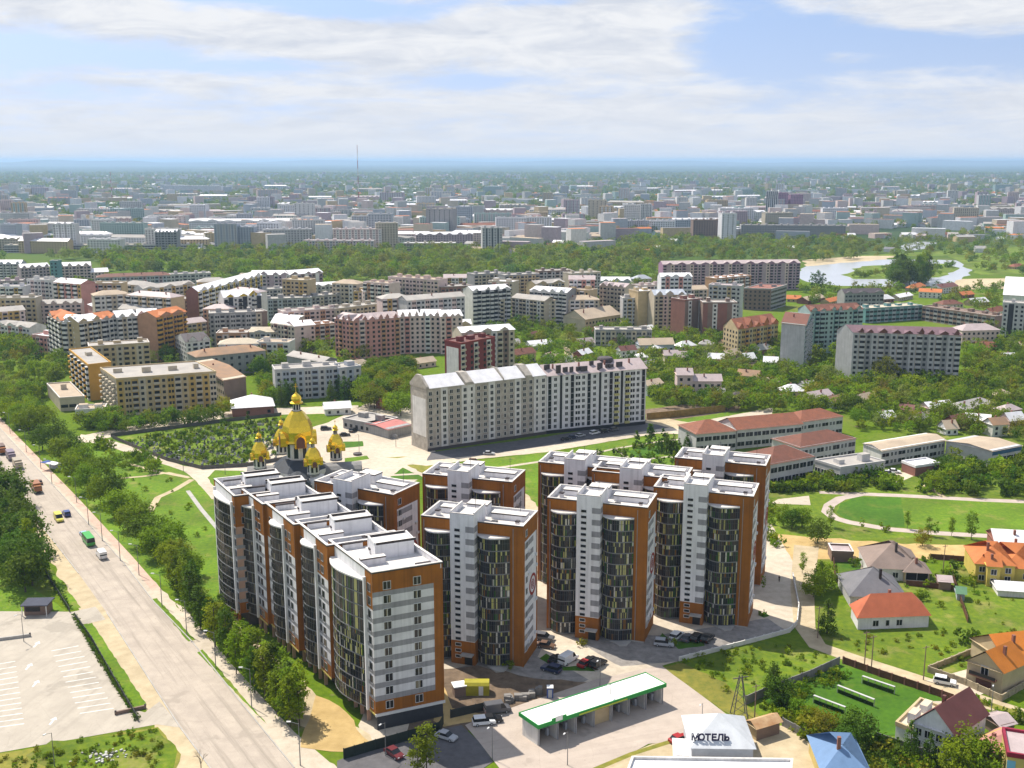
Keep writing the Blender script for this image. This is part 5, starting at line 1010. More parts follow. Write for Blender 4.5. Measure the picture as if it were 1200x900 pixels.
for i in range(nb + 1):
    s = .4 + (Lw - .8) * i / nb; mb = MB(); mb.prism([q_(s - .12, .7), q_(s + .12, .7), q_(s + .12, Dw - .5), q_(s - .12, Dw - .5)], 0, zc - .56, OFFW if i in (0, nb) else GREYL, None, False); tpart('partition', mb, cwt)
    mb = MB(); mb.box(q_(s, .35), .2, .2, 0, zc - .56, GREYM, atan2(u_.y, u_.x)); tpart('post', mb, cwt)
mb = MB(); mb.prism([q_(.5, Dw - .45), q_(Lw - .5, Dw - .45), q_(Lw - .5, Dw - .25), q_(.5, Dw - .25)], .2, zc - .58, mat('dark_bay_shade', (.05, .055, .06), .8, .1)); tpart('shade_backing', mb, cwt)  # added dark sheet closing the open back, so the bays read as shaded
s0, s1 = .4 + (Lw - .8) * 3 / nb + .13, .4 + (Lw - .8) * 4 / nb - .13
mb = MB(); mb.prism([q_(s0, 1.0), q_(s1, 1.0), q_(s1, Dw - .6), q_(s0, Dw - .6)], 0, zc - .6, TAN); tpart('plant_room', mb, cwt)
for i in (0, 1, 2, 4, 5, 6):
    s = .4 + (Lw - .8) * (i + .5) / nb; mb = MB(); p_ = q_(s + 1.6, Dw * .5); mb.box(p_, .5, .8, 0, 1.6, GREYB, atan2(u_.y, u_.x)); mb.tube((p_[0], p_[1], 1.6), (p_[0], p_[1], 3.9), .05, GREYM); mb.tube((p_[0], p_[1], 3.6), (p_[0] - 1.5, p_[1], 3.7), .04, GREYM); tpart('wash_machine', mb, cwt)
# building-site odds and ends
YC = mat('mustard_sheet', (.36, .32, .02), .6, .12); BLUEP = mat('blue_plastic', (.03, .07, .28), .5, .05)
def onground(px, py): p = P(px, py); p.z = gz(p.x, p.y); return p
p_ = onground(559, 812); yc = thing('site_cabin', 'mustard yellow site cabin with a white door at the foot of the tower', 'cabin', tuple(p_))
mb = MB(); W_ = 5.2; prof = [(-1.4, 0), (-1.4, 2.2), (-.9, 2.75), (0, 2.95), (.9, 2.75), (1.4, 2.2), (1.4, 0)]
mb.hexa([(p_.x - W_ / 2, p_.y + d, p_.z + z) for d, z in prof], [(p_.x + W_ / 2, p_.y + d, p_.z + z) for d, z in prof], YC); tpart('body', mb, yc)
mb = MB(); mb.wb(((p_.x, p_.y - 1.4, 0), (1, 0, 0), (0, -1, 0)), .4, 1.35, p_.z + .1, p_.z + 2.1, 0, .06, OFFW); tpart('door', mb, yc)
p_ = onground(644.5, 817); tb = thing('portable_toilet', 'blue portable toilet on the bare soil behind the car wash', 'toilet', tuple(p_))
mb = MB(); mb.box(p_, 1.3, 1.3, p_.z, p_.z + 2.2, BLUEP); tpart('body', mb, tb); mb = MB(); mb.box(p_, 1.36, 1.36, p_.z + 2.21, p_.z + 2.4, WSH); tpart('roof', mb, tb); mb = MB(); mb.wb(((p_.x, p_.y - .65, 0), (1, 0, 0), (0, -1, 0)), -.4, .4, p_.z + .1, p_.z + 1.95, 0, .04, GREYB); tpart('door', mb, tb)
p_ = onground(538, 814); ex = thing('mixer_hut', 'small rusty hut with a white roof beside the yellow cabin', 'hut', tuple(p_))
mb = MB(); mb.box(p_, 2.4, 2.2, p_.z, p_.z + 2.2, BROWN, .3); tpart('body', mb, ex); mb = MB(); mb.box(p_, 2.8, 2.6, p_.z + 2.21, p_.z + 2.4, WSH, .3); tpart('roof', mb, ex)
rc = random.Random(12)
for i, (px, py, w, d, h, lab) in enumerate(((598, 823, 2.6, 1.8, 1.5, 'left heap of stacked grey blocks on the building site'), (611, 819, 3.4, 1.6, 1.3, 'middle heap of stacked grey blocks behind the car wash'), (625, 816, 2.2, 1.6, 1.4, 'short block stack next to the blue toilet'), (633, 813, 1.8, 1.4, 1.6, 'tall narrow block stack touching the blue toilet'))):
    p_ = onground(px, py); st = thing('block_stack', lab, 'stack', tuple(p_))
    for k in range(5):
        mb = MB(); mb.box((p_.x + rc.uniform(-.5, .5) * w * .5, p_.y + rc.uniform(-.3, .3) * d), w * rc.uniform(.4, .7), d * rc.uniform(.5, .9), p_.z + .001 * k, p_.z + h * rc.uniform(.5, 1), rm('grey_blocks', (.22, .205, .19)), rc.uniform(-.2, .2)); tpart('block_pile', mb, st)
# guard kiosk and barriers of the parking lot
p_ = onground(41, 722); gk = thing('guard_kiosk', 'dark kiosk with a flat roof at the entrance of the parking lot', 'kiosk', tuple(p_))
mb = MB(); mb.box((p_.x, p_.y + 2.2), 5.6, 3.6, p_.z, p_.z + 2.7, BROWN, .05); tpart('wall', mb, gk); mb = MB(); mb.box((p_.x, p_.y + 2.0), 6.6, 5.0, p_.z + 2.71, p_.z + 2.95, rm('charcoal_sheet', (.06, .065, .09)), .05); tpart('roof', mb, gk)
mb = MB(); mb.box((p_.x - .6, p_.y + .36), 3.6, .08, p_.z + 1.0, p_.z + 2.2, DARKG, .05); tpart('window', mb, gk)
for s in (-3.0, 3.0): mb = MB(); mb.box((p_.x + s, p_.y - .2), .18, .18, p_.z, p_.z + 2.7, OFFW); tpart('post', mb, gk)
for px0, py0, px1, py1, lab in ((135, 838, 171, 830, 'dark barrier wall at the lower exit of the parking lot'), (-10, 752, 36, 746, 'grey kerb rail across the upper left of the parking lot')):
    a, b = onground(px0, py0), onground(px1, py1); t = thing('barrier', lab, 'barrier', tuple((a + b) / 2)); w_, l_ = frame(a, b); mb = MB(); mb.wb(w_, 0, l_, 0, a.z + .7, -.2, .2, CONC if 'kerb' in lab else BROWN); tpart('rail', mb, t)
    for s in (.1, l_ - .1): mb = MB(); p2 = w_[0] + w_[1] * s; mb.box(p2, .3, .3, 0, a.z + .95, DARKR); tpart('post', mb, t)
p_ = onground(60, 570 - 20); bs = thing('bus_shelter', 'bus shelter with a blue and white roof under the street trees', 'bus shelter', tuple(P(61, 551)))
p_ = P(61, 551); mb = MB(); mb.box(p_, 7, 3, 2.6, 2.85, WSH, -.5); tpart('roof', mb, bs); mb = MB(); mb.box((p_.x - 2.4, p_.y + 1), 2.4, 3.1, 2.86, 2.95, BLUEP, -.5); tpart('roof_panel', mb, bs); mb = MB(); mb.box((p_.x + .6, p_.y + 1.2), 6.4, .12, .1, 2.5, GREYB, -.5); tpart('back_wall', mb, bs)
# ---------------------------------------------------------------- allotment houses in the middle distance
def hl(r): return {WMET: 'white sheet roof', REDR: 'red roof', PKR: 'pinkish roof', TANR: 'tan roof', BRR: 'brown roof', GRR: 'slate grey roof', SLATE: 'grey asbestos roof', RUSTR: 'rusty roof', ORR: 'orange tiled roof', DARKR: 'dark roof', GREENR: 'pale green roof', REDD: 'dark red roof', GREYB: 'bluish roof'}[r]
SMALL = [(931, 458, 26, WMET), (964, 464, 24, PKR), (1020, 468, 20, TANR), (1104, 477, 28, WMET), (1147, 476, 40, SLATE), (1146, 493, 28, WMET), (1173, 497, 18, RUSTR), (1193, 492, 18, WMET), (1188, 480, 18, PKR), (1116, 502, 14, TANR), (1157, 407, 22, REDR), (1150, 354, 18, WMET), (1117, 356, 24, REDD), (1090, 342, 26, ORR), (1113, 336, 20, BRR), (1078, 336, 14, ORR), (1062, 347, 16, WMET), (1196, 312, 14, REDR), (957, 350, 20, TANR), (930, 350, 16, ORR),
         (903, 424, 16, WMET), (876, 440, 24, RUSTR), (868, 467, 24, DARKR), (768, 450, 18, TANR), (737, 410, 18, BRR), (714, 400, 15, REDD), (777, 407, 18, WMET), (787, 416, 16, PKR), (839, 420, 18, WMET), (861, 415, 15, TANR), (807, 405, 18, WMET), (827, 403, 16, SLATE), (730, 394, 22, GREENR), (898, 409, 18, SLATE), (636, 404, 26, WMET), (616, 414, 24, REDD), (688, 402, 18, PKR), (627, 393, 14, BRR), (699, 388, 12, REDR), (688, 414, 12, WMET), (717, 399, 13, WMET),
         (461, 472, 24, ORR), (396, 478, 30, WMET), (1062, 480, 16, BRR), (1042, 489, 16, WMET), (985, 470, 16, RUSTR), (1128, 494, 16, BRR), (1085, 492, 14, SLATE), (1178, 462, 14, TANR), (845, 462, 10, SLATE), (905, 448, 14, TANR), (950, 452, 13, SLATE), (668, 424, 10, SLATE), (752, 418, 14, WMET), (765, 428, 12, SLATE), (800, 418, 13, PKR), (855, 402, 12, RUSTR), (880, 420, 12, WMET), (1010, 350, 14, TANR), (980, 352, 16, ORR), (1040, 350, 16, WMET), (1135, 345, 14, ORR), (1170, 365, 16, REDR), (1195, 405, 14, TANR), (1185, 420, 14, WMET),
         (20, 390, 20, WMET), (6, 398, 16, BRR), (150, 360, 24, WMET), (176, 356, 26, SLATE), (206, 364, 24, PKR), (35, 366, 14, RUSTR), (500, 424, 22, TANR), (425, 428, 24, TANR), (590, 430, 10, REDR), (480, 462, 14, TANR), (604, 402, 12, SLATE), (650, 418, 12, TANR), (760, 385, 14, WMET), (1190, 385, 16, PKR), (1196, 375, 12, WMET)]
for i, (px, py, w, rf) in enumerate(SMALL):
    r = random.Random(i * 13 + 5); sk = r.uniform(-.25, .12) * w; h = r.choice((2.8, 3.2, 3.2, 5.2)) if w > 14 else 2.8
    wl = r.choice((OFFW, PINKL, BEIGE, BRICK, LILAC, TAN)); pr = 1250 / (P(px, py, h).y + 20); dep = max(6, min(10, w / pr * .7))
    ln_ = min(ANCH, key=lambda a: (a[1] - px) ** 2 + 4 * (a[2] - py) ** 2) if ANCH else None
    b_ = block('small_house', '', 'house', (px - w / 2, py - sk / 2), (px + w / 2, py + sk / 2), h, depth=dep, wall=wl, fl=2 if h > 4 else 1, pat='w', win=(1.1, 1.2), roof=r.choice(('gable', 'gable', 'hip')), roofm=rf, rh=r.uniform(1.8, 3.0), cw=3.5)
    ANCH.pop(); b_['_px'] = (px, py); b_['_d'] = ('' if h < 4 else 'two-storey ') + {OFFW: 'white', PINKL: 'pale pink', BEIGE: 'beige', BRICK: 'brick', LILAC: 'pale', TAN: 'tan'}[wl] + ' house with ' + hl(rf)
# pink-roofed hall and grey yard walls beside the beige block, white hall by the river
block('workshop_building', 'hall with a flat pink-red roof at the left end of the beige block', 'workshop', (455, 503), (482, 497), 4, depth=16, wall=GREYD, fl=1, pat='.', roof='gable', rh=.4, roofm=rm('rose_roof', (.46, .17, .15)))
block('workshop_building', 'walled grey compound of low sheds on the far side of the church square', 'workshop', (402, 491), (440, 498), 4, depth=14, wall=GREYD, side=GREYD, fl=1, pat='w', roofm=TARR)
block('sports_hall', 'large white barrel-roofed hall by the river at the right edge', 'hall', (1176, 345), (1215, 347), 9, depth=40, wall=OFFW, fl=1, pat='.', roof='gable', rh=12, roofm=WMET)
# ---------------------------------------------------------------- fences and walls
FDARK = mat('dark_fence_sheet', (.035, .04, .038), .6, .12); FCON = mat('grey_concrete_slab', (.24, .23, .22), .9, .15, .6); FSTONE = mat('tan_stone_wall', (.40, .33, .22), .9, .2, .9); FBRN = mat('rust_brown_fence', (.14, .06, .035), .7, .2); FWHITE = mat('white_concrete_wall', (.66, .64, .60), .8, .08); FMESH = mat('weathered_steel', (.11, .105, .10), .6, .15)
def fence(label, px, h, m, seg=2.6, th=.1, post=.14, pm=None, gap=0.0, name='fence', dz=.0):
    pts = [onground(*p) for p in px]; c = pts[len(pts) // 2]; t = thing(name, label, 'fence' if name == 'fence' else 'wall', tuple(c)); n = 0
    for a, b in zip(pts, pts[1:]):
        w, l = frame(a, b); k = max(1, round(l / seg)); s = l / k
        pmh = MB(); W = ((0, 0, 0), (1, 0, 0), (0, 1, 0)); pmh.wb(W, post / 2 + .01 + gap, s - post / 2 - .01 - gap, .04, h, -th / 2, th / 2, m); pme = pmh.mesh('panel')
        pb = MB(); pb.box((0, 0), post, post + .04, 0, h + .12, pm or m); pbe = pb.mesh('post'); ang = atan2(w[1].y, w[1].x)
        for i in range(k):
            p = w[0] + w[1] * s * i; z = a.z + (b.z - a.z) * i / k; lo = (p.x - c.x, p.y - c.y, z - c.z - .05)
            link('panel', pme, t, lo, ang); link('post', pbe, t, lo, ang)
    return t
fence('curved white concrete wall round the paved yard of the right towers', [(929, 676), (936, 712), (934, 732), (925, 741), (885, 752), (795, 775)], 1.1, FWHITE, 3, .25, .3, name='boundary_wall')
fence('dark hedge-like fence between the parking lot and the grass strip', [(88, 724), (108, 752), (132, 795), (162, 846)], 1.3, FDARK, 2.5)
fence('dark fence from the roadside trees down to the guard kiosk', [(48, 662), (60, 684), (82, 718)], 1.3, FDARK, 2.5)
fence('dark green hoarding below the end wall of the long row', [(403, 890), (440, 879), (515, 858), (520, 848)], 2.2, mat('dark_green_sheet', (.018, .03, .024), .5, .1), 2.4, .06)
fence('black hoarding along the sand at the right foot of the long row', [(528, 842), (572, 832)], 1.9, FDARK, 2.4, .06)
fence('grey concrete slab fence between the meadow and the fruit garden', [(874, 826), (905, 812), (950, 795), (984, 779)], 2.0, FCON, 3, .16, .2)
fence('rusty brown fence of the fruit garden along the dirt lane', [(988, 778), (1030, 793), (1075, 808), (1118, 823)], 1.7, FBRN, 2.8, .1, .3, pm=BRICK)
fence('grey fence behind the rust-roofed shed, running to the blue roof', [(917, 851), (945, 866), (975, 880)], 1.8, FCON, 3, .16, .2)
fence('tan stone wall in front of the orange-roofed beige house', [(1088, 788), (1131, 803), (1173, 822), (1205, 803)], 1.5, FSTONE, 3, .3, .4)
fence('tan stone wall on the lawn side of the orange-roofed beige house', [(1090, 786), (1115, 776), (1141, 765)], 1.4, FSTONE, 3, .3, .4)
fence('steel railing along the path side of the cemetery', [(132, 514), (160, 526), (195, 540), (236, 550), (288, 547), (342, 538)], 1.5, FMESH, 3.2, .05, .12)
fence('steel railing along the far street side of the cemetery', [(130, 512), (200, 503), (260, 495), (330, 487)], 1.5, FMESH, 3.2, .05, .12)
fence('brown fence separating the orange-red roofed bungalow from the gardens', [(1113, 668), (1122, 696), (1134, 730)], 1.6, FBRN, 2.6)
fence('dark brown fence behind the bungalows along the sand strip', [(1090, 655), (1130, 658), (1160, 661)], 1.6, FBRN, 2.6)
fence('dark brown fence below the glazed porch', [(1062, 686), (1090, 689), (1117, 692)], 1.5, FBRN, 2.6)
fence('brown plot fence left of the brown-roofed bungalow', [(976, 655), (979, 682), (996, 684)], 1.6, FBRN, 2.6)
fence('grey fence below the white gabled house with the maroon roof', [(1025, 866), (1060, 878), (1100, 893)], 1.6, FCON, 2.8)
fence('long ochre hoarding at the right end of the white block', [(758, 492), (790, 489), (850, 482)], 3.0, mat('ochre_board', (.30, .19, .05), .8, .2), 3)
fence('dark low wall across the church square before the pink-red roof', [(430, 506), (448, 511), (466, 515)], 1.8, GREYD, 3, .3, .3, name='boundary_wall')
# garden frames: long trellises on the deep green lawn
for i, (a, b, lab) in enumerate((((953, 824), (990, 838), 'nearest of the three white-topped trellises in the fruit garden'), ((981, 812), (1024, 829), 'middle one of the three white-topped trellises in the fruit garden'), ((1010, 801), (1048, 814), 'farthest of the three white-topped trellises, nearest the lane'))):
    a, b = onground(*a), onground(*b); t = thing('trellis', lab, 'trellis', tuple((a + b) / 2), 'trellises in the fruit garden'); w, l = frame(a, b, (.3, -1))
    mb = MB(); mb.wb(w, 0, l, 1.75, 1.85, -.25, .25, GREYL); tpart('top_rail', mb, t)
    for k in range(6): mb = MB(); p = w[0] + w[1] * l * k / 5; mb.box(p, .12, .12, a.z, 1.74, GREYM); tpart('post', mb, t)
    mb = MB(); mb.wb(w, .2, l - .2, .2, .9, -.12, .12, leafmat('vine_leaves', (.03, .07, .01))); tpart('vine', mb, t)
# ---------------------------------------------------------------- lamps, poles, pylons, mast
LAMPM = mat('lamp_grey', (.20, .20, .20), .5, .1)
def lamp_proto(h=8.5):
    t = thing('street_lamp', 'x', 'lamp'); mb = MB(); mb.tube((0, 0, 0), (0, 0, h), .12, LAMPM, 6, .07); link('pole', mb.mesh('pole'), t)
    mb = MB(); mb.tube((0, 0, h - .1), (-1.5, 0, h + .35), .05, LAMPM); link('arm', mb.mesh('arm'), t)
    mb = MB(); mb.box((-1.8, 0), .8, .3, h + .28, h + .46, FRAMEW); link('lamp_head', mb.mesh('lamp_head'), t)
    return t
lp = lamp_proto(); first = [True]
def lamp(px, py, label, rz=0.0, sc=1.0, group='lamps along the main road'):
    t = lp if first[0] else copy_tree(lp); first[0] = False; p = onground(px, py); t.location = p; t.rotation_euler = (0, 0, rz); t.scale = (sc, sc, sc); tag(t, label, 'lamp', group); return t
for px, py, lab in ((12, 508, 'street lamp at the farthest visible end of the road, by the bus'), (31, 530, 'street lamp level with the purple-grey trailer truck'), (48, 549, 'street lamp beside the bus shelter roof'), (61, 567, 'street lamp level with the orange-brown truck'), (90, 589, 'street lamp above the blue car on the road'), (104, 615, 'street lamp level with the blue and yellow vehicles'), (120, 634, 'street lamp next to the green bus'), (141, 657, 'street lamp right of the white van on the road'), (163, 674, 'street lamp where the tree row turns thin'), (190, 711, 'street lamp at the upper end of the first roadside lawn strip'), (219, 744, 'street lamp at the lower end of the first roadside lawn strip'), (253, 783, 'street lamp at the upper part of the second lawn strip'), (295, 829, 'street lamp near the lower end of the second lawn strip'), (352, 897, 'street lamp at the bottom of the pavement, left of the green hoarding')): lamp(px, py, lab)
for px, py, lab in ((28, 752, 'lamp post inside the parking lot near the kiosk'), (64, 898, 'slim lamp post in the rough grass below the parking lot'), (421, 532, 'lamp on the church square beside the dark kiosk'), (464, 524, 'lamp on the church square near the beige block'), (264, 556, 'lamp where the wide path meets the cemetery corner'), (215, 552, 'lamp at the fork of the park paths'), (665, 897, 'tall lamp in the car wash yard near the bottom edge'), (577, 890, 'lamp at the corner of the dark yard'), (703, 808, 'lamp on the drive behind the car wash roof'), (452, 886, 'lamp in front of the dark green hoarding'), (1161, 838, 'lamp at the stone wall of the orange-roofed house'), (822, 862, 'lamp at the motel end of the car wash yard'), (715, 838, 'small lamp in the yard in front of the car wash')): lamp(px, py, lab, radians(60), .8 if py > 600 else .9, None)
def wood_pole(px, py, label, h=8.0, arms=1, name='utility_pole'):
    p = onground(px, py); t = thing(name, label, 'utility pole', tuple(p)); mb = MB(); mb.tube(p, (p.x, p.y, p.z + h), .13, BROWN, 6, .09); tpart('pole', mb, t)
    for k in range(arms): mb = MB(); mb.box(p, 1.8, .1, p.z + h - .5 - k * .9, p.z + h - .38 - k * .9, BROWN, .4); tpart('crossarm', mb, t)
for px, py, lab in ((1013, 779, 'wooden pole beside the dirt lane, left of its pair'), (1021, 784, 'leaning-pair wooden pole beside the dirt lane, right of its pair'), (1082, 797, 'wooden pole on the lawn edge near the white lane car'), (1105, 671, 'pole behind the small brown kiosk'), (958, 748, 'grey pole at the bend of the dirt lane'), (884, 845, 'short brown pole left of the rust-roofed shed')): wood_pole(px, py, lab)
p_ = onground(866, 840); py_ = thing('lattice_pylon', 'dark lattice power pylon on the yellow grass behind the motel', 'pylon', tuple(p_)); mb = MB(); hh = 9.0
for sx_, sy_ in ((-1, -1), (1, -1), (1, 1), (-1, 1)): mb2 = MB(); mb2.tube((p_.x + sx_ * 1.5, p_.y + sy_ * 1.5, 0), (p_.x + sx_ * .25, p_.y + sy_ * .25, hh), .11, FMESH, 4); tpart('leg', mb2, py_)
for k in range(5):
    f0, f1 = 1.5 - 1.25 * k / 5, 1.5 - 1.25 * (k + 1) / 5; z0_, z1_ = hh * k / 5, hh * (k + 1) / 5
    for a, b in (((-1, -1), (1, -1)), ((1, -1), (1, 1)), ((1, 1), (-1, 1)), ((-1, 1), (-1, -1))): mb.tube((p_.x + a[0] * f0, p_.y + a[1] * f0, z0_), (p_.x + b[0] * f1, p_.y + b[1] * f1, z1_), .05, FMESH, 4)
o = tpart('bracing', mb, py_); mb = MB(); mb.box(p_, 3.4, .16, hh - .5, hh - .34, FMESH, .3); tpart('crossarm', mb, py_)
for lab, px, D_m, top, r in (('tall red and white television mast rising over the horizon', 419, 2600, 146, .8), ('thin distant aerial mast above the left part of the far town', 128, 2900, 80, .9)):
    x = (px - 600) / FP * (D_m * cP); t = thing('television_mast', lab, 'mast', (x, D_m, 0)); n = 8
    for k in range(n): mb = MB(); mb.tube((x, D_m, top * k / n), (x, D_m, top * (k + 1) / n), r * (1.6 - k / n), rm('mast_red', (.35, .06, .05)) if k % 2 else OFFW, 5); tpart('section', mb, t)
# ---------------------------------------------------------------- vehicles
GLS = mat('car_glass', (.015, .017, .02), .12, .05, spec=.4); TYRE = mat('tyre_rubber', (.015, .015, .016), .9, .1); RIM = mat('wheel_rim', (.35, .35, .36), .4, .05)
def paint(n, c): return mat('paint_' + n, c, .35, .04, spec=.5)
PAINT = dict(white=(.74, .74, .73), black=(.012, .012, .014), silver=(.42, .43, .45), red=(.32, .02, .02), blue=(.03, .06, .22), yellow=(.55, .50, .05), green=(.04, .33, .05), brown=(.14, .08, .05), grey=(.10, .10, .11), orange=(.30, .11, .03), maroon=(.12, .015, .02), navy=(.02, .03, .08), tan=(.36, .30, .22), plum=(.22, .17, .21), skyblue=(.35, .45, .62))
WH = MB(); WH.tube((0, -.11, 0), (0, .11, 0), .33, TYRE, 12); WHm = WH.mesh('wheel'); HB = MB(); HB.tube((0, -.12, 0), (0, .12, 0), .2, RIM, 10); HBm = HB.mesh('rim')
SPEC = {  # length, width, lower-body profile and glasshouse profile in (x, z), nose at +x
    'car': (4.4, 1.75, [(-2.2, .35), (-2.2, .80), (-2.05, .92), (-.9, .95), (1.0, .92), (2.0, .78), (2.2, .60), (2.2, .35)], [(-1.75, .93), (-1.2, 1.42), (.2, 1.45), (1.0, .92)]),
    'suv': (4.6, 1.9, [(-2.3, .4), (-2.3, 1.0), (-2.2, 1.08), (1.0, 1.05), (2.15, .95), (2.3, .75), (2.3, .4)], [(-2.2, 1.08), (-1.95, 1.68), (.25, 1.72), (1.05, 1.06)]),
    'van': (5.4, 2.0, [(-2.7, .4), (-2.7, 1.25), (1.5, 1.25), (2.4, 1.05), (2.7, .85), (2.7, .4)], [(-2.68, 1.25), (-2.6, 2.25), (1.0, 2.3), (1.7, 1.25)]),
    'bus': (7.2, 2.3, [(-3.6, .45), (-3.6, 1.35), (3.6, 1.35), (3.6, .45)], [(-3.58, 1.35), (-3.5, 2.7), (3.3, 2.7), (3.58, 1.35)]),
    'truck': (7.5, 2.5, [(-3.7, .6), (-3.7, 1.0), (3.7, 1.0), (3.7, .6)], [(1.9, 1.0), (1.9, 2.7), (3.4, 2.7), (3.7, 1.6), (3.7, 1.0)])}
VM = {}
def vehicle(kind, colour, px, py, head, label, group=None, load=None, sc=1.0):
    p = onground(px, py); t = thing('parked_car' if kind in ('car', 'suv') and group != 'traffic on the main road' else {'car': 'car', 'suv': 'car', 'van': 'van', 'bus': 'minibus', 'truck': 'truck'}[kind], label, {'car': 'car', 'suv': 'car', 'van': 'van', 'bus': 'bus', 'truck': 'truck'}[kind], tuple(p), group, head); t.scale = (sc,) * 3
    key = (kind, colour, load)
    if key not in VM:
        L_, W_, lo, gh = SPEC[kind]; m = paint(colour, PAINT[colour]); out = []
        b = MB(); b.hexa([(x, -W_ / 2, z) for x, z in lo], [(x, W_ / 2, z) for x, z in lo], m)
        if kind == 'truck': b = MB(); b.hexa([(x, -W_ / 2, z) for x, z in lo], [(x, W_ / 2, z) for x, z in lo], BLACK)
        out.append(('body' if kind != 'truck' else 'chassis', b.mesh('body')))
        g = MB(); n = len(gh); i = W_ / 2 - .12; zt = max(z for _, z in gh)
        g.hexa([(x, -(W_ / 2 - .03) if z < zt - .15 else -i, z) for x, z in gh], [(x, (W_ / 2 - .03) if z < zt - .15 else i, z) for x, z in gh], GLS if kind != 'truck' else m); out.append(('window' if kind != 'truck' else 'cab', g.mesh('cabin')))
        xs = [x for x, z in gh if z > zt - .15]
        if kind != 'truck': r = MB(); r.box(((min(xs) + max(xs)) / 2, 0), max(xs) - min(xs) + .1, 2 * i + .02, zt - .03, zt + .03, m); out.append(('roof', r.mesh('roof')))
        if kind == 'van': s = MB(); s.box((-1.1, 0), 3.1, W_ - .02, 1.26, 2.28, m); out.append(('cargo_side', s.mesh('cargo_side')))
        if kind == 'bus':
            for x in (-2.4, -1.2, 0, 1.2, 2.4): s = MB(); s.box((x, 0), .14, W_ - .01, 1.36, 2.68, m); out.append(('pillar', s.mesh('pillar')))
        if kind == 'truck':
            s = MB(); s.box((2.9, 0), 1.2, 2.52, 1.7, 2.45, GLS); out.append(('window', s.mesh('window')))
            s = MB(); s.box((-1.0, 0), 5.3, 2.5, 1.01, 3.2 if load != 'open' else 2.2, paint(load if load in PAINT else colour, PAINT[load if load in PAINT else colour])); out.append(('cargo_box', s.mesh('cargo_box')))
        for y in (-.62, .62):
            q = MB(); q.box((L_ / 2 - .02, y * W_ / 1.8), .08, .34, .62, .78, FRAMEW); out.append(('headlight', q.mesh('headlight'))); q = MB(); q.box((-L_ / 2 + .02, y * W_ / 1.8), .08, .3, .66, .82, RED); out.append(('tail_light', q.mesh('tail_light')))
        VM[key] = out
    for nm, me in VM[key]: link(nm, me, t)
    L_, W_ = SPEC[kind][:2]; rs = 1.35 if kind == 'truck' else 1.1 if kind == 'bus' else 1
    for x in (-L_ * .31, L_ * .31):
        for y in (-W_ / 2 + .1, W_ / 2 - .1): w = link('wheel', WHm, t, (x, y, .33 * rs)); w.scale = (rs, 1, rs); link('rim', HBm, w)
    return t
ROADV = P(300, 845) - P(147, 662); RA = atan2(ROADV.y, ROADV.x); TR = 'traffic on the main road'; EA = radians(-18)
for k, c, px, py, hd, lab, ld in (('truck', 'orange', 2, 531, RA, 'brown lorry cut by the left edge of the picture', 'brown'), ('truck', 'plum', 13, 538, RA, 'long plum-grey box lorry far up the road', 'plum'), ('truck', 'tan', 21, 548, RA, 'tan lorry following close to the plum-grey box lorry', 'tan'), ('truck', 'orange', 43, 576, RA, 'rust-orange tipper lorry alone on the road', 'orange'), ('car', 'brown', 46, 567, RA + pi, 'dark brown car just beyond the rust-orange lorry', None), ('suv', 'blue', 78, 604, RA + pi, 'blue car driving beside the yellow van', None), ('van', 'yellow', 69, 610, RA, 'yellow van on the road', None), ('car', 'skyblue', 98, 628, RA + pi, 'pale blue car beyond the green minibus', None), ('bus', 'green', 104, 637, RA + pi, 'green minibus on the road', None), ('van', 'white', 119, 653, RA + pi, 'white van nearest the camera on the road', None)): vehicle(k, c, px, py, hd, lab, TR, ld)
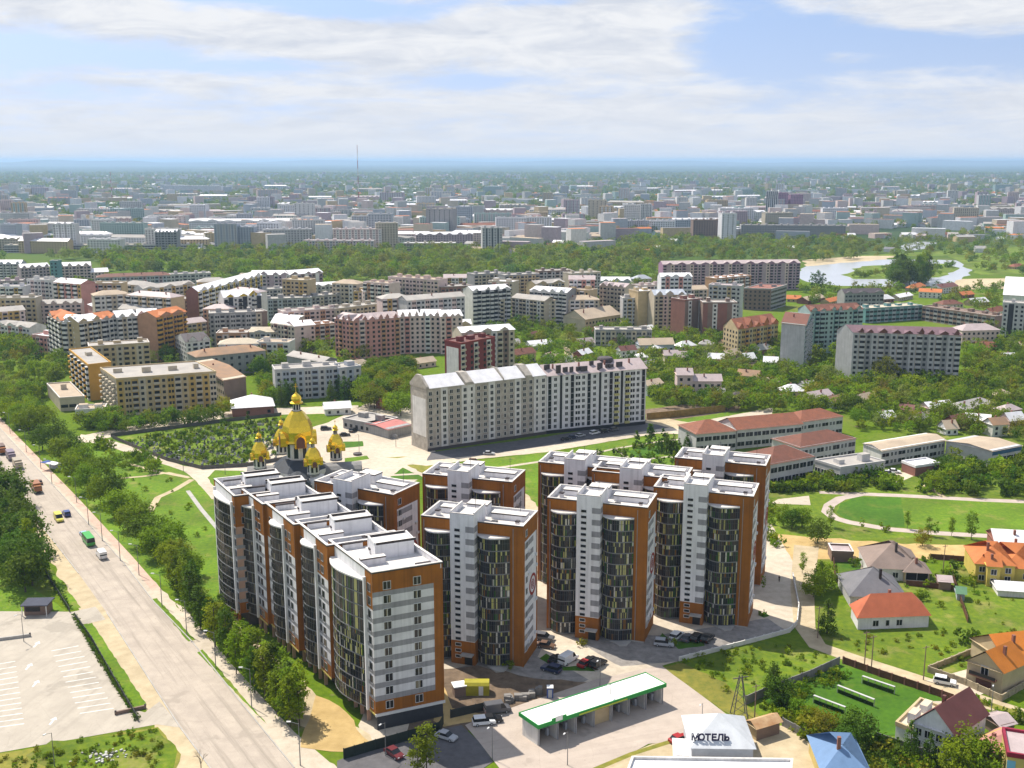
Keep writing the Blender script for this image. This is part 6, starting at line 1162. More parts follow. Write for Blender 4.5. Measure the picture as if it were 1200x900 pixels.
for k, c, px, py, hd, lab in (('van', 'white', 666, 776, EA + 1.2, 'white delivery van parked on the pale apron between two towers'), ('car', 'black', 651, 775, EA + 1.3, 'black car parked left of the white delivery van'), ('suv', 'navy', 646, 787, EA + 2.9, 'dark blue estate car with pale roof at the tower corner, before the drive'), ('car', 'brown', 640, 759, EA, 'brown car half behind the nearest tower'), ('suv', 'grey', 638, 750, EA, 'grey car farthest back between the two front towers'), ('suv', 'silver', 778, 757, EA + .1, 'silver car on the drive at the right corner of the middle tower'), ('suv', 'black', 701, 781, EA + 1.2, 'black car, right one of the pair by the small lawn'), ('car', 'black', 692, 777, EA + 1.2, 'black car, left one of the pair by the small lawn'), ('car', 'red', 686, 780, EA + 1.2, 'small red car beside the black pair'), ('suv', 'white', 793, 748, EA + 1.3, 'white car, first in the row between the right towers'), ('car', 'grey', 806, 750, EA + 1.3, 'grey car, second in the row between the right towers'), ('suv', 'black', 817, 750, EA + 1.3, 'black car, third in the row between the right towers'), ('suv', 'black', 829, 751, EA + 1.3, 'black car, last in the row, nearest the right tower door'), ('car', 'silver', 523, 866, EA - .2, 'silver car in the dark yard below the long row'), ('suv', 'white', 567, 849, EA + .5, 'white and black car at the edge of the car wash yard'), ('car', 'black', 576, 846, EA + .5, 'black car tight beside the white and black car'), ('van', 'grey', 583, 835, EA + .6, 'grey van with a white top by the black hoarding'), ('car', 'maroon', 462, 886, EA - .5, 'maroon car in the dark yard behind the young tree'), ('car', 'red', 796, 869, EA + .9, 'red car beside the white lean-to of the motel'), ('suv', 'white', 1107, 802, radians(-25), 'white car standing on the lane at the stone wall'), ('car', 'silver', 1041, 556, EA, 'silver car parked left of another before the low school hall'), ('car', 'white', 1048, 554, EA, 'white car parked right of another before the low school hall'), ('suv', 'white', 697, 509, EA + 1, 'white car among dark ones before the white block'), ('car', 'navy', 671, 514, EA + 1, 'dark blue car before the white block, second from the left'), ('car', 'black', 663, 516, EA + 1, 'black car before the white block, leftmost'), ('car', 'silver', 680, 512, EA + 1, 'silver car before the white block, left of the white one'), ('suv', 'black', 708, 507, EA + 1, 'black car before the white block, right of the white one'), ('suv', 'grey', 720, 505, EA + 1, 'dark grey car before the white block, rightmost'), ('suv', 'black', 382, 504, .2, 'black car on the church square near the domes'), ('car', 'black', 404, 511, .2, 'black car farther right on the church square'), ('suv', 'black', 414, 506, 1.2, 'black car by the grey compound at the church square'), ('suv', 'brown', 556, 543, -.1, 'brown car on the street below the beige block'), ('car', 'silver', 573, 533, -.1, 'silver car on the grass verge below the beige block'), ('car', 'white', 90, 452, 1, 'white car by the low tan-roofed hall'), ('car', 'black', 45, 462, 1, 'black car on the side street at the upper left')): vehicle(k, c, px, py, hd, lab)
p_ = onground(419, 533); kt = thing('planter_base', 'dark round planter at the foot of the church square lamp', 'planter', tuple(p_)); mb = MB(); mb.lathe((p_.x, p_.y), [(1.6, 0), (1.7, .7), (1.3, .8), (.05, .9)], DARKR, 12); tpart('bowl', mb, kt)

# ---------------------------------------------------------------- a person crossing the paved yard
def person(px, py, label, head=0.0):
    p = onground(px, py); t = thing('person', label, 'person', tuple(p), None, head)
    J = [((0, 0, .95), .13), ((0, 0, 1.2), .14), ((0, 0, 1.42), .13), ((0, 0, 1.53), .055), ((.02, 0, 1.66), .10), ((.02, 0, 1.76), .06),
         ((0, .19, 1.42), .065), ((.03, .24, 1.14), .05), ((.10, .25, .90), .04), ((0, -.19, 1.42), .065), ((-.05, -.24, 1.14), .05), ((-.02, -.26, .89), .04),
         ((.05, .10, .88), .09), ((.14, .11, .50), .065), ((.10, .11, .08), .045), ((.24, .11, .04), .04), ((-.04, -.10, .88), .09), ((-.10, -.11, .50), .065), ((-.24, -.11, .09), .045), ((-.12, -.11, .04), .04)]
    E_ = [(0, 1), (1, 2), (2, 3), (3, 4), (4, 5), (2, 6), (6, 7), (7, 8), (2, 9), (9, 10), (10, 11), (0, 12), (12, 13), (13, 14), (14, 15), (0, 16), (16, 17), (17, 18), (18, 19)]
    def skin(nm, js, es, grow, m):
        idx = sorted({i for e in es for i in e}); mp = {k: i for i, k in enumerate(idx)}
        me = D.meshes.new(nm); me.from_pydata([js[k][0] for k in idx], [(mp[a], mp[b]) for a, b in es], []); me.materials.append(m); o = link(nm, me, t)
        o.modifiers.new('skin', 'SKIN')
        for i, k in enumerate(idx): me.skin_vertices[0].data[i].radius = (js[k][1] + grow,) * 2; me.skin_vertices[0].data[i].use_root = i == 0
        o.modifiers.new('smooth', 'SUBSURF').levels = 1; return o
    skin('body', J, E_, 0, mat('skin', (.45, .28, .20), .6, .05))
    skin('jacket', J, [(0, 1), (1, 2), (2, 6), (6, 7), (2, 9), (9, 10)], .02, mat('dark_jacket', (.02, .022, .03), .8, .1))
    skin('trousers', J, [(0, 12), (12, 13), (13, 14), (0, 16), (16, 17), (17, 18)], .015, mat('dark_trousers', (.03, .03, .035), .8, .1))
    mb = MB(); mb.lathe((0, 0), [(.09, 1.66), (.112, 1.72), (.09, 1.79), (.02, 1.82)], mat('dark_hair', (.03, .02, .012), .7, .1), 8); link('hair', mb.mesh('hair'), t, (-.01, 0, 0))
person(913, 682, 'person in dark clothes walking across the shaded yard by the far right tower', 1.1)
# ---------------------------------------------------------------- trees and bushes
LEAFC = {'green': leafmat('leaf_green', (.145, .235, .004)), 'light': leafmat('leaf_light_green', (.175, .255, .005)), 'dark': leafmat('leaf_dark_green', (.072, .14, .006), .2, .4), 'olive': leafmat('leaf_olive', (.20, .21, .010)), 'blue': leafmat('leaf_blue_green', (.085, .155, .035)), 'rust': leafmat('leaf_rusty', (.20, .14, .03)), 'willow': leafmat('leaf_willow', (.20, .25, .04))}
BARK = mat('bark', (.10, .08, .06), .9, .2, 2.0)
def crown_mesh(kind, leaf, seed, nclump, nleaf, ls):
    """unit-height crown: leaf clumps spread through the crown's volume, each a spray of small leaf faces with light between"""
    r = random.Random(seed); V, F_ = [], []
    def leafq(p, out, s):
        d = Vector((r.gauss(0, 1), r.gauss(0, 1), r.gauss(0, .6) + .7)) + out * .7
        if d.length < .01: d = Vector((0, 0, 1))
        d.normalize(); a = d.orthogonal().normalized(); b = d.cross(a); t = r.uniform(0, pi); a2 = a * cos(t) + b * sin(t); b2 = d.cross(a2); k = len(V); w, h = s * r.uniform(.7, 1.3), s * r.uniform(.7, 1.3)
        V.extend([tuple(p - a2 * w * .5), tuple(p + b2 * h * .35 - a2 * w * .1), tuple(p + a2 * w * .5), tuple(p - b2 * h * .35 + a2 * w * .1)]); F_.append((k, k + 1, k + 2, k + 3))
    for c in range(nclump):
        t = r.random()
        for _ in range(40):
            x, y, z = r.uniform(-1, 1), r.uniform(-1, 1), r.uniform(-1, 1); q = x * x + y * y + z * z
            if q < 1 and q > r.uniform(.0, .75): break
        if kind == 'round': ctr = Vector((x * .40, y * .40, .56 + z * .36 - .10 * (x * x + y * y))); cr = r.uniform(.10, .17)
        elif kind == 'spread': ctr = Vector((x * .56, y * .56, .60 + z * .30)); cr = r.uniform(.10, .18)
        elif kind == 'poplar': h = r.uniform(.10, .97); w = .17 * min(1, (h + .05) * 3) * min(1, (1.04 - h) * 2.6); ctr = Vector((x * w, y * w, h)); cr = r.uniform(.05, .08)
        elif kind == 'loose': h = r.uniform(.22, .97); w = .185 * sin(pi * min(.98, (h - .1) / .95)) ** .7; ctr = Vector((x * w, y * w, h)); cr = r.uniform(.045, .09)
        elif kind == 'conifer': h = (1 - sqrt(r.random())) * .93 + .05; w = .27 * (1.02 - h); a = r.uniform(0, 2 * pi); ctr = Vector((cos(a) * w * r.uniform(.5, 1), sin(a) * w * r.uniform(.5, 1), h)); cr = .05 + .05 * (1 - h)
        elif kind == 'ball': ctr = Vector((x * .36, y * .36, .50 + z * .40)); cr = .12
        elif kind == 'cone': h = r.uniform(.06, .97); w = .33 * (1.03 - h) ** .75; ctr = Vector((x * w, y * w, h)); cr = .07
        else: ctr = Vector((x * .62, y * .62, .42 + z * .34)); cr = r.uniform(.13, .2)                 # bush
        out = Vector((ctr.x, ctr.y, (ctr.z - .5) * .8)); out = out.normalized() if out.length > .02 else Vector((0, 0, 1))
        for _ in range(nleaf):
            p = ctr + Vector((r.gauss(0, .5), r.gauss(0, .5), r.gauss(0, .42))) * cr
            leafq(p, out, ls)
    me = D.meshes.new('crown'); me.from_pydata(V, [], F_); me.materials.append(LEAFC[leaf]); me.update(); return me
def trunk_mesh(kind, seed):
    r = random.Random(seed); mb = MB(); bush = kind in ('bush', 'ball', 'cone')
    top = .3 if bush else .55 if kind in ('round', 'spread') else .85; rr = .012 if kind in ('loose', 'poplar') else .02
    mb.tube((0, 0, 0), (0, 0, top), rr, BARK, 6, rr * .4)
    for i in range(5):
        a = i * 2.4 + r.uniform(-.4, .4); z = top * r.uniform(.5, .95); L_ = .28 if kind in ('round', 'spread') else .14
        mb.tube((0, 0, z), (cos(a) * L_, sin(a) * L_, z + L_ * r.uniform(.5, 1.1)), rr * .45, BARK, 4, rr * .15)
    return mb.mesh('trunk')
KIND = {  # crown shape, leaf, clumps, leaves per clump, leaf size (unit height)
    'round_green': ('round', 'green', 52, 30, .062), 'round_light': ('round', 'light', 52, 30, .062), 'round_dark': ('round', 'dark', 52, 30, .062), 'round_olive': ('round', 'olive', 48, 28, .06), 'round_rust': ('round', 'rust', 44, 26, .055), 'spread_green': ('spread', 'green', 54, 30, .062),
    'poplar_dark': ('poplar', 'dark', 60, 24, .040), 'poplar_green': ('poplar', 'green', 56, 24, .040), 'loose_green': ('loose', 'green', 50, 22, .042), 'loose_light': ('loose', 'light', 50, 22, .042), 'conifer_dark': ('conifer', 'dark', 70, 20, .045), 'ball_dark': ('ball', 'dark', 46, 26, .085), 'cone_dark': ('cone', 'dark', 60, 24, .06), 'bush_green': ('bush', 'green', 34, 26, .11), 'bush_light': ('bush', 'light', 34, 26, .11), 'bush_olive': ('bush', 'olive', 34, 26, .11), 'bush_dark': ('bush', 'dark', 34, 26, .11), 'round_willow': ('round', 'willow', 50, 28, .06), 'round_blue': ('round', 'blue', 50, 28, .06)}
WORD = {'round_green': 'round mid-green tree', 'round_light': 'round bright green tree', 'round_dark': 'round dark green tree', 'round_olive': 'round olive-yellow tree', 'round_rust': 'round rusty brown tree', 'spread_green': 'broad spreading green tree', 'poplar_dark': 'tall narrow dark poplar', 'poplar_green': 'tall narrow green poplar', 'loose_green': 'slim loose-crowned green tree', 'loose_light': 'slim loose-crowned light green tree', 'conifer_dark': 'dark pointed conifer', 'ball_dark': 'dark clipped ball shrub', 'cone_dark': 'dark clipped cone shrub', 'bush_green': 'low green bush', 'bush_light': 'low bright green bush', 'bush_olive': 'low olive bush', 'bush_dark': 'low dark bush', 'round_willow': 'pale willow-green tree', 'round_blue': 'bluish green tree'}
TREES = []                                                  # (kind, x, y, height)
rt = random.Random(21)
def footprint_hits():
    dg = bpy.context.evaluated_depsgraph_get(); fp = []
    for o in D.objects:
        if o.type == 'MESH' and o.parent and o.name.split('.')[0] in ('wall', 'nave', 'ground_floor', 'roof') and len(o.data.vertices) < 400:
            m = Matrix.Translation(o.parent.location) @ o.parent.rotation_euler.to_matrix().to_4x4(); pts = [m @ v.co for v in o.data.vertices]
            fp.append(hull([(p.x, p.y) for p in pts]))
    return fp
def hull(ps):
    ps = sorted(set((round(x, 2), round(y, 2)) for x, y in ps)); 
    def half(q):
        h_ = []
        for p in q:
            while len(h_) > 1 and (h_[-1][0] - h_[-2][0]) * (p[1] - h_[-2][1]) - (h_[-1][1] - h_[-2][1]) * (p[0] - h_[-2][0]) <= 0: h_.pop()
            h_.append(p)
        return h_[:-1]
    return half(ps) + half(ps[::-1])
FPS = footprint_hits(); GRID = {}
for i, h_ in enumerate(FPS):
    x0, x1 = min(p[0] for p in h_), max(p[0] for p in h_); y0, y1 = min(p[1] for p in h_), max(p[1] for p in h_)
    for gx in range(int((x0 - 3) // 20), int((x1 + 3) // 20) + 1):
        for gy in range(int((y0 - 3) // 20), int((y1 + 3) // 20) + 1): GRID.setdefault((gx, gy), []).append(i)
def inside(pts, x, y):
    ins = False; j = len(pts) - 1
    for i in range(len(pts)):
        (xi, yi), (xj, yj) = pts[i], pts[j]
        if (yi > y) != (yj > y) and x < (xj - xi) * (y - yi) / (yj - yi) + xi: ins = not ins
        j = i
    return ins
def free(x, y, m=1.5):
    for i in GRID.get((int(x // 20), int(y // 20)), ()):
        h_ = FPS[i]
        if inside(h_, x, y): return False
        for a, b in zip(h_, h_[1:] + h_[:1]):
            dx, dy = b[0] - a[0], b[1] - a[1]; t = max(0, min(1, ((x - a[0]) * dx + (y - a[1]) * dy) / max(1e-6, dx * dx + dy * dy)))
            if hypot(a[0] + dx * t - x, a[1] + dy * t - y) < m: return False
    return True
def tree(kind, px, py, h): p = P(px, py); TREES.append((kind, p.x, p.y, h))
def scatter(poly, n, kinds, h0, h1, m=1.5, sep=0.0):
    pts = [P(*p)[:2] for p in poly]; x0, x1 = min(p[0] for p in pts), max(p[0] for p in pts); y0, y1 = min(p[1] for p in pts), max(p[1] for p in pts); c = 0; k = 0; placed = []
    while c < n and k < n * 14:
        k += 1; x, y = rt.uniform(x0, x1), rt.uniform(y0, y1)
        if not inside(pts, x, y) or not free(x, y, m): continue
        if sep and any((x - a) ** 2 + (y - b) ** 2 < sep * sep for a, b in placed): continue
        placed.append((x, y)); TREES.append((rt.choice(kinds), x, y, rt.uniform(h0, h1))); c += 1
G = ['round_green', 'round_green', 'round_light', 'round_dark', 'spread_green', 'round_olive']
MIX = ['round_green', 'round_light', 'round_green', 'round_dark', 'round_olive', 'spread_green', 'round_light', 'loose_light', 'round_willow']
for px, py, h in ((8, 490, 10), (22, 497, 10), (34, 510, 11), (48, 505, 10), (50, 528, 11), (66, 520, 11), (70, 542, 11), (84, 535, 10), (86, 562, 10), (98, 550, 10), (103, 577, 10), (117, 568, 10), (118, 592, 9), (133, 588, 10), (134, 607, 9), (148, 604, 9.5), (150, 622, 9), (164, 620, 9.5), (166, 640, 9), (180, 640, 9.5), (182, 655, 9), (194, 652, 9), (197, 667, 9), (211, 666, 9), (212, 682, 8.5), (224, 676, 8)): tree(rt.choice(['round_green', 'round_light', 'round_green', 'spread_green', 'round_dark']), px, py, h * rt.uniform(.95, 1.18))
for px, py in ((208, 698), (217, 708), (228, 712), (232, 724), (243, 731), (250, 742), (258, 752), (268, 757), (272, 770), (282, 778), (289, 787), (296, 796), (305, 801), (313, 812), (322, 819), (329, 829), (338, 836), (345, 845), (353, 851), (300, 812), (336, 848), (262, 742), (318, 805), (203, 692), (224, 722), (236, 738), (254, 758), (266, 772), (278, 790), (292, 800), (310, 822), (326, 838), (341, 852), (288, 776), (332, 818), (350, 840)): tree(rt.choice(['loose_green', 'loose_green', 'loose_light', 'poplar_dark']), px + rt.uniform(-2, 2), py, rt.uniform(9.5, 13))
for px, py in ((-6, 585), (4, 580), (9, 600), (16, 595), (0, 612), (18, 618), (24, 612), (10, 630), (26, 636), (0, 640), (32, 650), (16, 655), (36, 668), (5, 660), (24, 672), (38, 686), (30, 694), (-8, 625), (-10, 600), (14, 682)): tree(rt.choice(['round_dark', 'poplar_dark', 'round_dark', 'poplar_green']), px, py, rt.uniform(11, 15))
for px, py, h, k in ((500, 907, 10, 'loose_light'), (490, 912, 9, 'loose_light'), (905, 822, 9, 'poplar_dark'), (912, 826, 7, 'round_dark'), (969, 742, 9, 'conifer_dark'), (953, 700, 7, 'round_light'), (965, 690, 8, 'round_light'), (940, 672, 6, 'loose_light'), (963, 868, 7, 'round_olive'), (955, 862, 6, 'bush_olive'), (1003, 872, 8, 'round_dark'), (990, 880, 6, 'round_dark'), (1066, 888, 8, 'conifer_dark'), (1088, 897, 7, 'conifer_dark'), (1133, 905, 9.5, 'round_green'), (1120, 912, 8, 'round_green'), (1150, 912, 8, 'round_light'), (1131, 754, 4.5, 'bush_dark'), (1136, 684, 3.5, 'bush_green'), (1002, 690, 3, 'bush_dark'), (262, 486, 9, 'round_olive'), (266, 488, 8, 'round_light'), (262, 497, 6, 'conifer_dark'), (291, 497, 6, 'conifer_dark'), (958, 637, 8, 'round_dark'), (918, 616, 7, 'round_green'), (928, 620, 7, 'round_dark'), (940, 618, 7, 'round_green'), (973, 618, 7, 'loose_light'), (1081, 640, 6, 'round_olive'), (1010, 621, 4, 'loose_green'), (1063, 620, 6, 'loose_green'), (1036, 622, 3, 'bush_green'), (1088, 628, 6, 'loose_green'), (1097, 629, 5, 'loose_green'), (1138, 632, 9, 'loose_green'), (1115, 628, 6, 'loose_green'), (746, 522, 6, 'cone_dark'), (762, 520, 8, 'cone_dark'), (777, 519, 6, 'cone_dark'), (773, 531, 7, 'conifer_dark'), (781, 531, 9, 'conifer_dark'), (789, 531, 8, 'conifer_dark'), (796, 530, 6, 'conifer_dark'), (805, 528, 8, 'conifer_dark'), (804, 519, 6, 'round_dark'), (952, 339, 16, 'poplar_dark'), (958, 339, 17, 'poplar_dark'), (964, 339, 16, 'poplar_dark'), (1037, 450, 15, 'round_olive'), (1075, 460, 9, 'round_light'), (1100, 452, 9, 'round_light'), (659, 342, 10, 'round_olive'), (862, 342, 12, 'round_olive'), (1035, 466, 8, 'round_rust'), (788, 756, 2, 'bush_light'), (893, 721, 1.6, 'bush_green'), (624, 669, 4, 'loose_light'), (894, 692, 4, 'loose_light'), (596, 784, 2.2, 'bush_light'), (682, 757, 2.4, 'bush_olive'), (960, 595, 0.1, 'bush_green')): tree(k, px, py, h)
TREES.pop()
for i, (px, py) in enumerate(((721, 533), (731, 537), (740, 540), (749, 543), (758, 545), (768, 549), (778, 551), (788, 553))): tree('ball_dark', px, py, 3.2)
for px in range(1002, 1036, 6): tree('conifer_dark', px, 564 - (px - 1002) * .1, rt.uniform(4, 7))
for px, py in ((336, 474), (341, 474), (346, 472), (397, 466), (404, 468), (410, 468), (388, 470), (330, 476)): tree('conifer_dark', px, py, rt.uniform(9, 13))
scatter([(98, 502), (250, 488), (256, 496), (110, 512)], 44, ['round_dark', 'round_green', 'round_olive', 'round_dark'], 5, 8)
scatter([(93, 498), (140, 492), (145, 505), (100, 512)], 12, G, 6, 9)
scatter([(-20, 405), (55, 395), (75, 440), (55, 470), (20, 480), (-20, 455)], 90, MIX, 6, 11, 1.5, 3)
scatter([(-10, 470), (40, 465), (52, 500), (20, 505), (-10, 480)], 26, G, 8, 11)
scatter([(14, 368), (56, 362), (58, 392), (20, 396)], 34, G, 9, 14)
scatter([(0, 340), (50, 350), (60, 420), (0, 420)], 40, MIX, 7, 12)
scatter([(418, 442), (485, 436), (484, 470), (470, 488), (425, 478)], 80, G, 7, 12, 1.5, 3)
scatter([(300, 452), (330, 446), (335, 478), (310, 480)], 24, G, 6, 9)
scatter([(300, 395), (320, 390), (322, 440), (300, 445)], 26, MIX, 7, 12)
scatter([(60, 395), (230, 390), (320, 400), (430, 395), (430, 425), (320, 440), (60, 440)], 90, MIX, 6, 12)
scatter([(120, 350), (330, 350), (330, 372), (120, 366)], 110, MIX, 7, 13)
scatter([(0, 326), (420, 322), (790, 325), (790, 345), (420, 356), (0, 350)], 200, MIX, 7, 14)
scatter([(575, 385), (700, 372), (760, 395), (915, 395), (915, 440), (760, 440), (600, 438)], 420, MIX, 4, 9)
scatter([(598, 345), (700, 345), (760, 365), (700, 385), (600, 390)], 150, MIX, 6, 11)
scatter([(757, 432), (915, 436), (990, 452), (990, 486), (850, 482), (757, 478)], 330, MIX, 5, 9, 1.5, 2)
scatter([(985, 450), (1260, 440), (1260, 545), (1200, 520), (1120, 512), (1000, 505), (990, 486)], 430, MIX, 4, 9, 1.5, 2)
scatter([(1130, 400), (1260, 400), (1260, 445), (1130, 445)], 150, MIX, 6, 11)
scatter([(930, 340), (1260, 335), (1260, 400), (1180, 400), (1080, 350), (940, 360)], 170, MIX, 5, 10)
scatter([(905, 400), (990, 400), (990, 450), (900, 450)], 70, MIX, 5, 10)
scatter([(1065, 545), (1270, 525), (1270, 585), (1080, 578)], 200, ['bush_green', 'bush_light', 'round_green', 'bush_dark', 'round_dark', 'round_light'], 3, 7)
scatter([(896, 560), (1045, 563), (1060, 576), (900, 578)], 80, ['bush_green', 'bush_light', 'round_green', 'bush_dark'], 2.5, 5)
scatter([(895, 584), (905, 600), (912, 640), (900, 640)], 12, ['bush_green', 'bush_light'], 2, 4)
scatter([(800, 775), (880, 752), (978, 770), (980, 778), (880, 820), (850, 815)], 70, ['bush_green', 'bush_light'], .6, 1.7)
scatter([(890, 826), (985, 780), (1000, 790), (930, 830), (975, 870), (930, 862)], 75, ['bush_green', 'bush_dark', 'bush_light'], .8, 2.6)
scatter([(930, 838), (975, 850), (990, 868), (950, 870)], 22, ['bush_olive', 'bush_green', 'round_green'], 2, 4.5)
scatter([(1020, 872), (1100, 892), (1130, 912), (1000, 912)], 26, ['bush_dark', 'bush_green', 'bush_olive'], 1.5, 4)
scatter([(955, 735), (1130, 735), (1210, 700), (1230, 745), (1120, 785), (985, 762)], 46, ['bush_green', 'bush_olive', 'bush_light'], .5, 1.6)
scatter([(1000, 660), (1160, 655), (1215, 700), (1120, 720), (1000, 715)], 34, ['bush_green', 'bush_dark', 'bush_light', 'loose_light'], .8, 3)
scatter([(1140, 818), (1215, 842), (1200, 850), (1130, 832)], 22, ['bush_green', 'bush_light', 'conifer_dark'], 1, 3)
scatter([(1170, 640), (1215, 640), (1215, 655), (1170, 655)], 8, ['bush_green'], 1, 2)
scatter([(100, 530), (200, 560), (240, 600), (240, 670), (150, 600), (110, 560)], 46, ['bush_green', 'bush_dark', 'bush_light'], .6, 2.2)
scatter([(112, 520), (190, 545), (190, 560), (120, 545)], 22, ['round_green', 'bush_green', 'round_dark', 'round_light'], 3, 6)
scatter([(0, 884), (180, 854), (208, 885), (190, 910), (0, 910)], 100, ['bush_green', 'bush_light', 'bush_olive'], .4, 1.5)
scatter([(145, 516), (250, 500), (330, 491), (346, 510), (337, 533), (285, 545), (240, 548), (195, 536)], 520, ['bush_green', 'bush_dark', 'bush_light', 'cone_dark', 'conifer_dark'], .8, 2.4)
scatter([(235, 690), (258, 728), (262, 740), (245, 722)], 10, ['bush_green', 'bush_light'], 1, 2.5)
for a, b, n in (((84, 724), (160, 846), 46), ((46, 662), (80, 716), 24)):
    for i in range(n): s = i / n; tree('bush_dark', a[0] + (b[0] - a[0]) * s + 2.5, a[1] + (b[1] - a[1]) * s, rt.uniform(.9, 1.4))
scatter([(640, 545), (700, 528), (812, 512), (815, 542), (760, 548)], 70, ['bush_dark', 'bush_green', 'conifer_dark'], .8, 3)
scatter([(1046, 338), (1094, 335), (1092, 326), (1050, 326)], 30, ['poplar_green', 'round_dark', 'poplar_dark'], 18, 26)
scatter([(987, 321), (1060, 312), (1120, 312), (1100, 323), (1000, 326)], 60, ['bush_green', 'round_green', 'round_willow'], 4, 9)
# the belt of riverside woods, then the trees of the far town
BELT = ['round_green', 'round_light', 'round_willow', 'round_willow', 'round_willow', 'round_olive', 'round_blue', 'round_light']
scatter([(-30, 310), (130, 300), (300, 296), (560, 296), (780, 298), (780, 325), (420, 330), (130, 322), (110, 306), (-30, 306)], 900, BELT, 10, 17, 2)
scatter([(560, 296), (640, 292), (720, 282), (1000, 278), (1010, 305), (930, 308), (780, 305)], 700, BELT, 8, 14, 2)
scatter([(940, 296), (1080, 276), (1250, 262), (1250, 330), (1150, 318), (1110, 303), (1040, 302)], 420, BELT, 6, 12, 2)
scatter([(-40, 296), (1240, 264), (1240, 240), (-40, 240)], 3000, BELT, 8, 15, 2)
scatter([(-60, 242), (1260, 242), (1260, 212), (-60, 212)], 7000, BELT, 10, 18, 2)
scatter([(-60, 213), (1260, 213), (1260, 203), (-60, 203)], 6000, BELT, 12, 22, 2)
# the three hundred that show largest stand singly; the rest are one green mass
def shown(h, x, y):
    s = scr((x, y, h * .5))
    if not s: return 0
    if not (-25 < s[0] < 1225 and -10 < s[1] < 925): return 0
    return h * FP / s[2]
TREES.sort(key=lambda t: -shown(t[3], t[1], t[2]) * (.55 if t[0][:4] == 'bush' else 1))
BIG = [t for t in TREES if shown(t[3], t[1], t[2]) > 0][:300]; bs_ = set(id(t) for t in BIG); REST = [t for t in TREES if id(t) not in bs_]
CM = {}
for kind, x, y, h in BIG:
    v = (kind, rt.randrange(3))
    if v not in CM: k = KIND[kind]; CM[v] = (crown_mesh(k[0], k[1], sum(map(ord, kind)) + v[1] * 37, *k[2:]), trunk_mesh(k[0], v[1]))
    nm = 'bush' if kind[:4] in ('bush', 'ball', 'cone') and kind != 'conifer_dark' else 'conifer_tree' if kind[:4] == 'coni' else 'poplar_tree' if kind[:4] == 'popl' else 'tree'
    t = thing(nm, '', 'bush' if nm == 'bush' else 'tree', (x, y, gz(x, y) - .02), None, rt.uniform(0, 6.28)); w = rt.uniform(.88, 1.15); t.scale = (h * w, h * w, h)
    link('crown', CM[v][0], t); link('trunk', CM[v][1], t)
    s = scr((x, y, h * .5)); TL.append((t, WORD[kind], s[0], s[1], 'trees and shrubs among the buildings'))
# remaining trees: points that carry low, shared tree meshes
protos = D.collections.new('tree_forms'); pk_ = list(KIND); 
for i, kind in enumerate(pk_):
    k = KIND[kind]; me = crown_mesh(k[0], k[1], i * 11 + 3, max(14, k[2] // 2), 11, k[4] * 1.75); o = D.objects.new('form_%02d' % i, me); protos.objects.link(o)
me = D.meshes.new('woods'); me.from_pydata([(x, y, gz(x, y) if y < 700 else 0) for _, x, y, _ in REST], [], [])
a = me.attributes.new('size', 'FLOAT', 'POINT'); a.data.foreach_set('value', [h for *_, h in REST]); a = me.attributes.new('form', 'INT', 'POINT'); a.data.foreach_set('value', [pk_.index(k) for k, *_ in REST]); a = me.attributes.new('turn', 'FLOAT', 'POINT'); a.data.foreach_set('value', [rt.uniform(0, 6.28) for _ in REST])
wo = link('tree', me); wo['kind'] = 'stuff'; wo.name = 'woodland'
ng = D.node_groups.new('plant_trees', 'GeometryNodeTree'); ng.interface.new_socket('Geometry', in_out='INPUT', socket_type='NodeSocketGeometry'); ng.interface.new_socket('Geometry', in_out='OUTPUT', socket_type='NodeSocketGeometry')
N = ng.nodes.new; L = ng.links.new; gi, go = N('NodeGroupInput'), N('NodeGroupOutput'); ip = N('GeometryNodeInstanceOnPoints'); ci = N('GeometryNodeCollectionInfo'); ci.inputs[0].default_value = protos; ci.inputs['Separate Children'].default_value = True; ci.inputs['Reset Children'].default_value = True
m2p = N('GeometryNodeMeshToPoints'); L(gi.outputs[0], m2p.inputs[0])
def nat(n, t_): q = N('GeometryNodeInputNamedAttribute'); q.data_type = t_; q.inputs[0].default_value = n; return q.outputs[0]
L(m2p.outputs[0], ip.inputs['Points']); L(ci.outputs[0], ip.inputs['Instance']); ip.inputs['Pick Instance'].default_value = True; L(nat('form', 'INT'), ip.inputs['Instance Index']); cx = N('ShaderNodeCombineXYZ'); L(nat('turn', 'FLOAT'), cx.inputs[2]); e2r = N('FunctionNodeEulerToRotation'); L(cx.outputs[0], e2r.inputs[0]); L(e2r.outputs[0], ip.inputs['Rotation']); cs = N('ShaderNodeCombineXYZ'); sz = nat('size', 'FLOAT')
for i in range(3): L(sz, cs.inputs[i])
L(cs.outputs[0], ip.inputs['Scale']); L(ip.outputs[0], go.inputs[0]); md = wo.modifiers.new('plant_trees', 'NODES'); md.node_group = ng
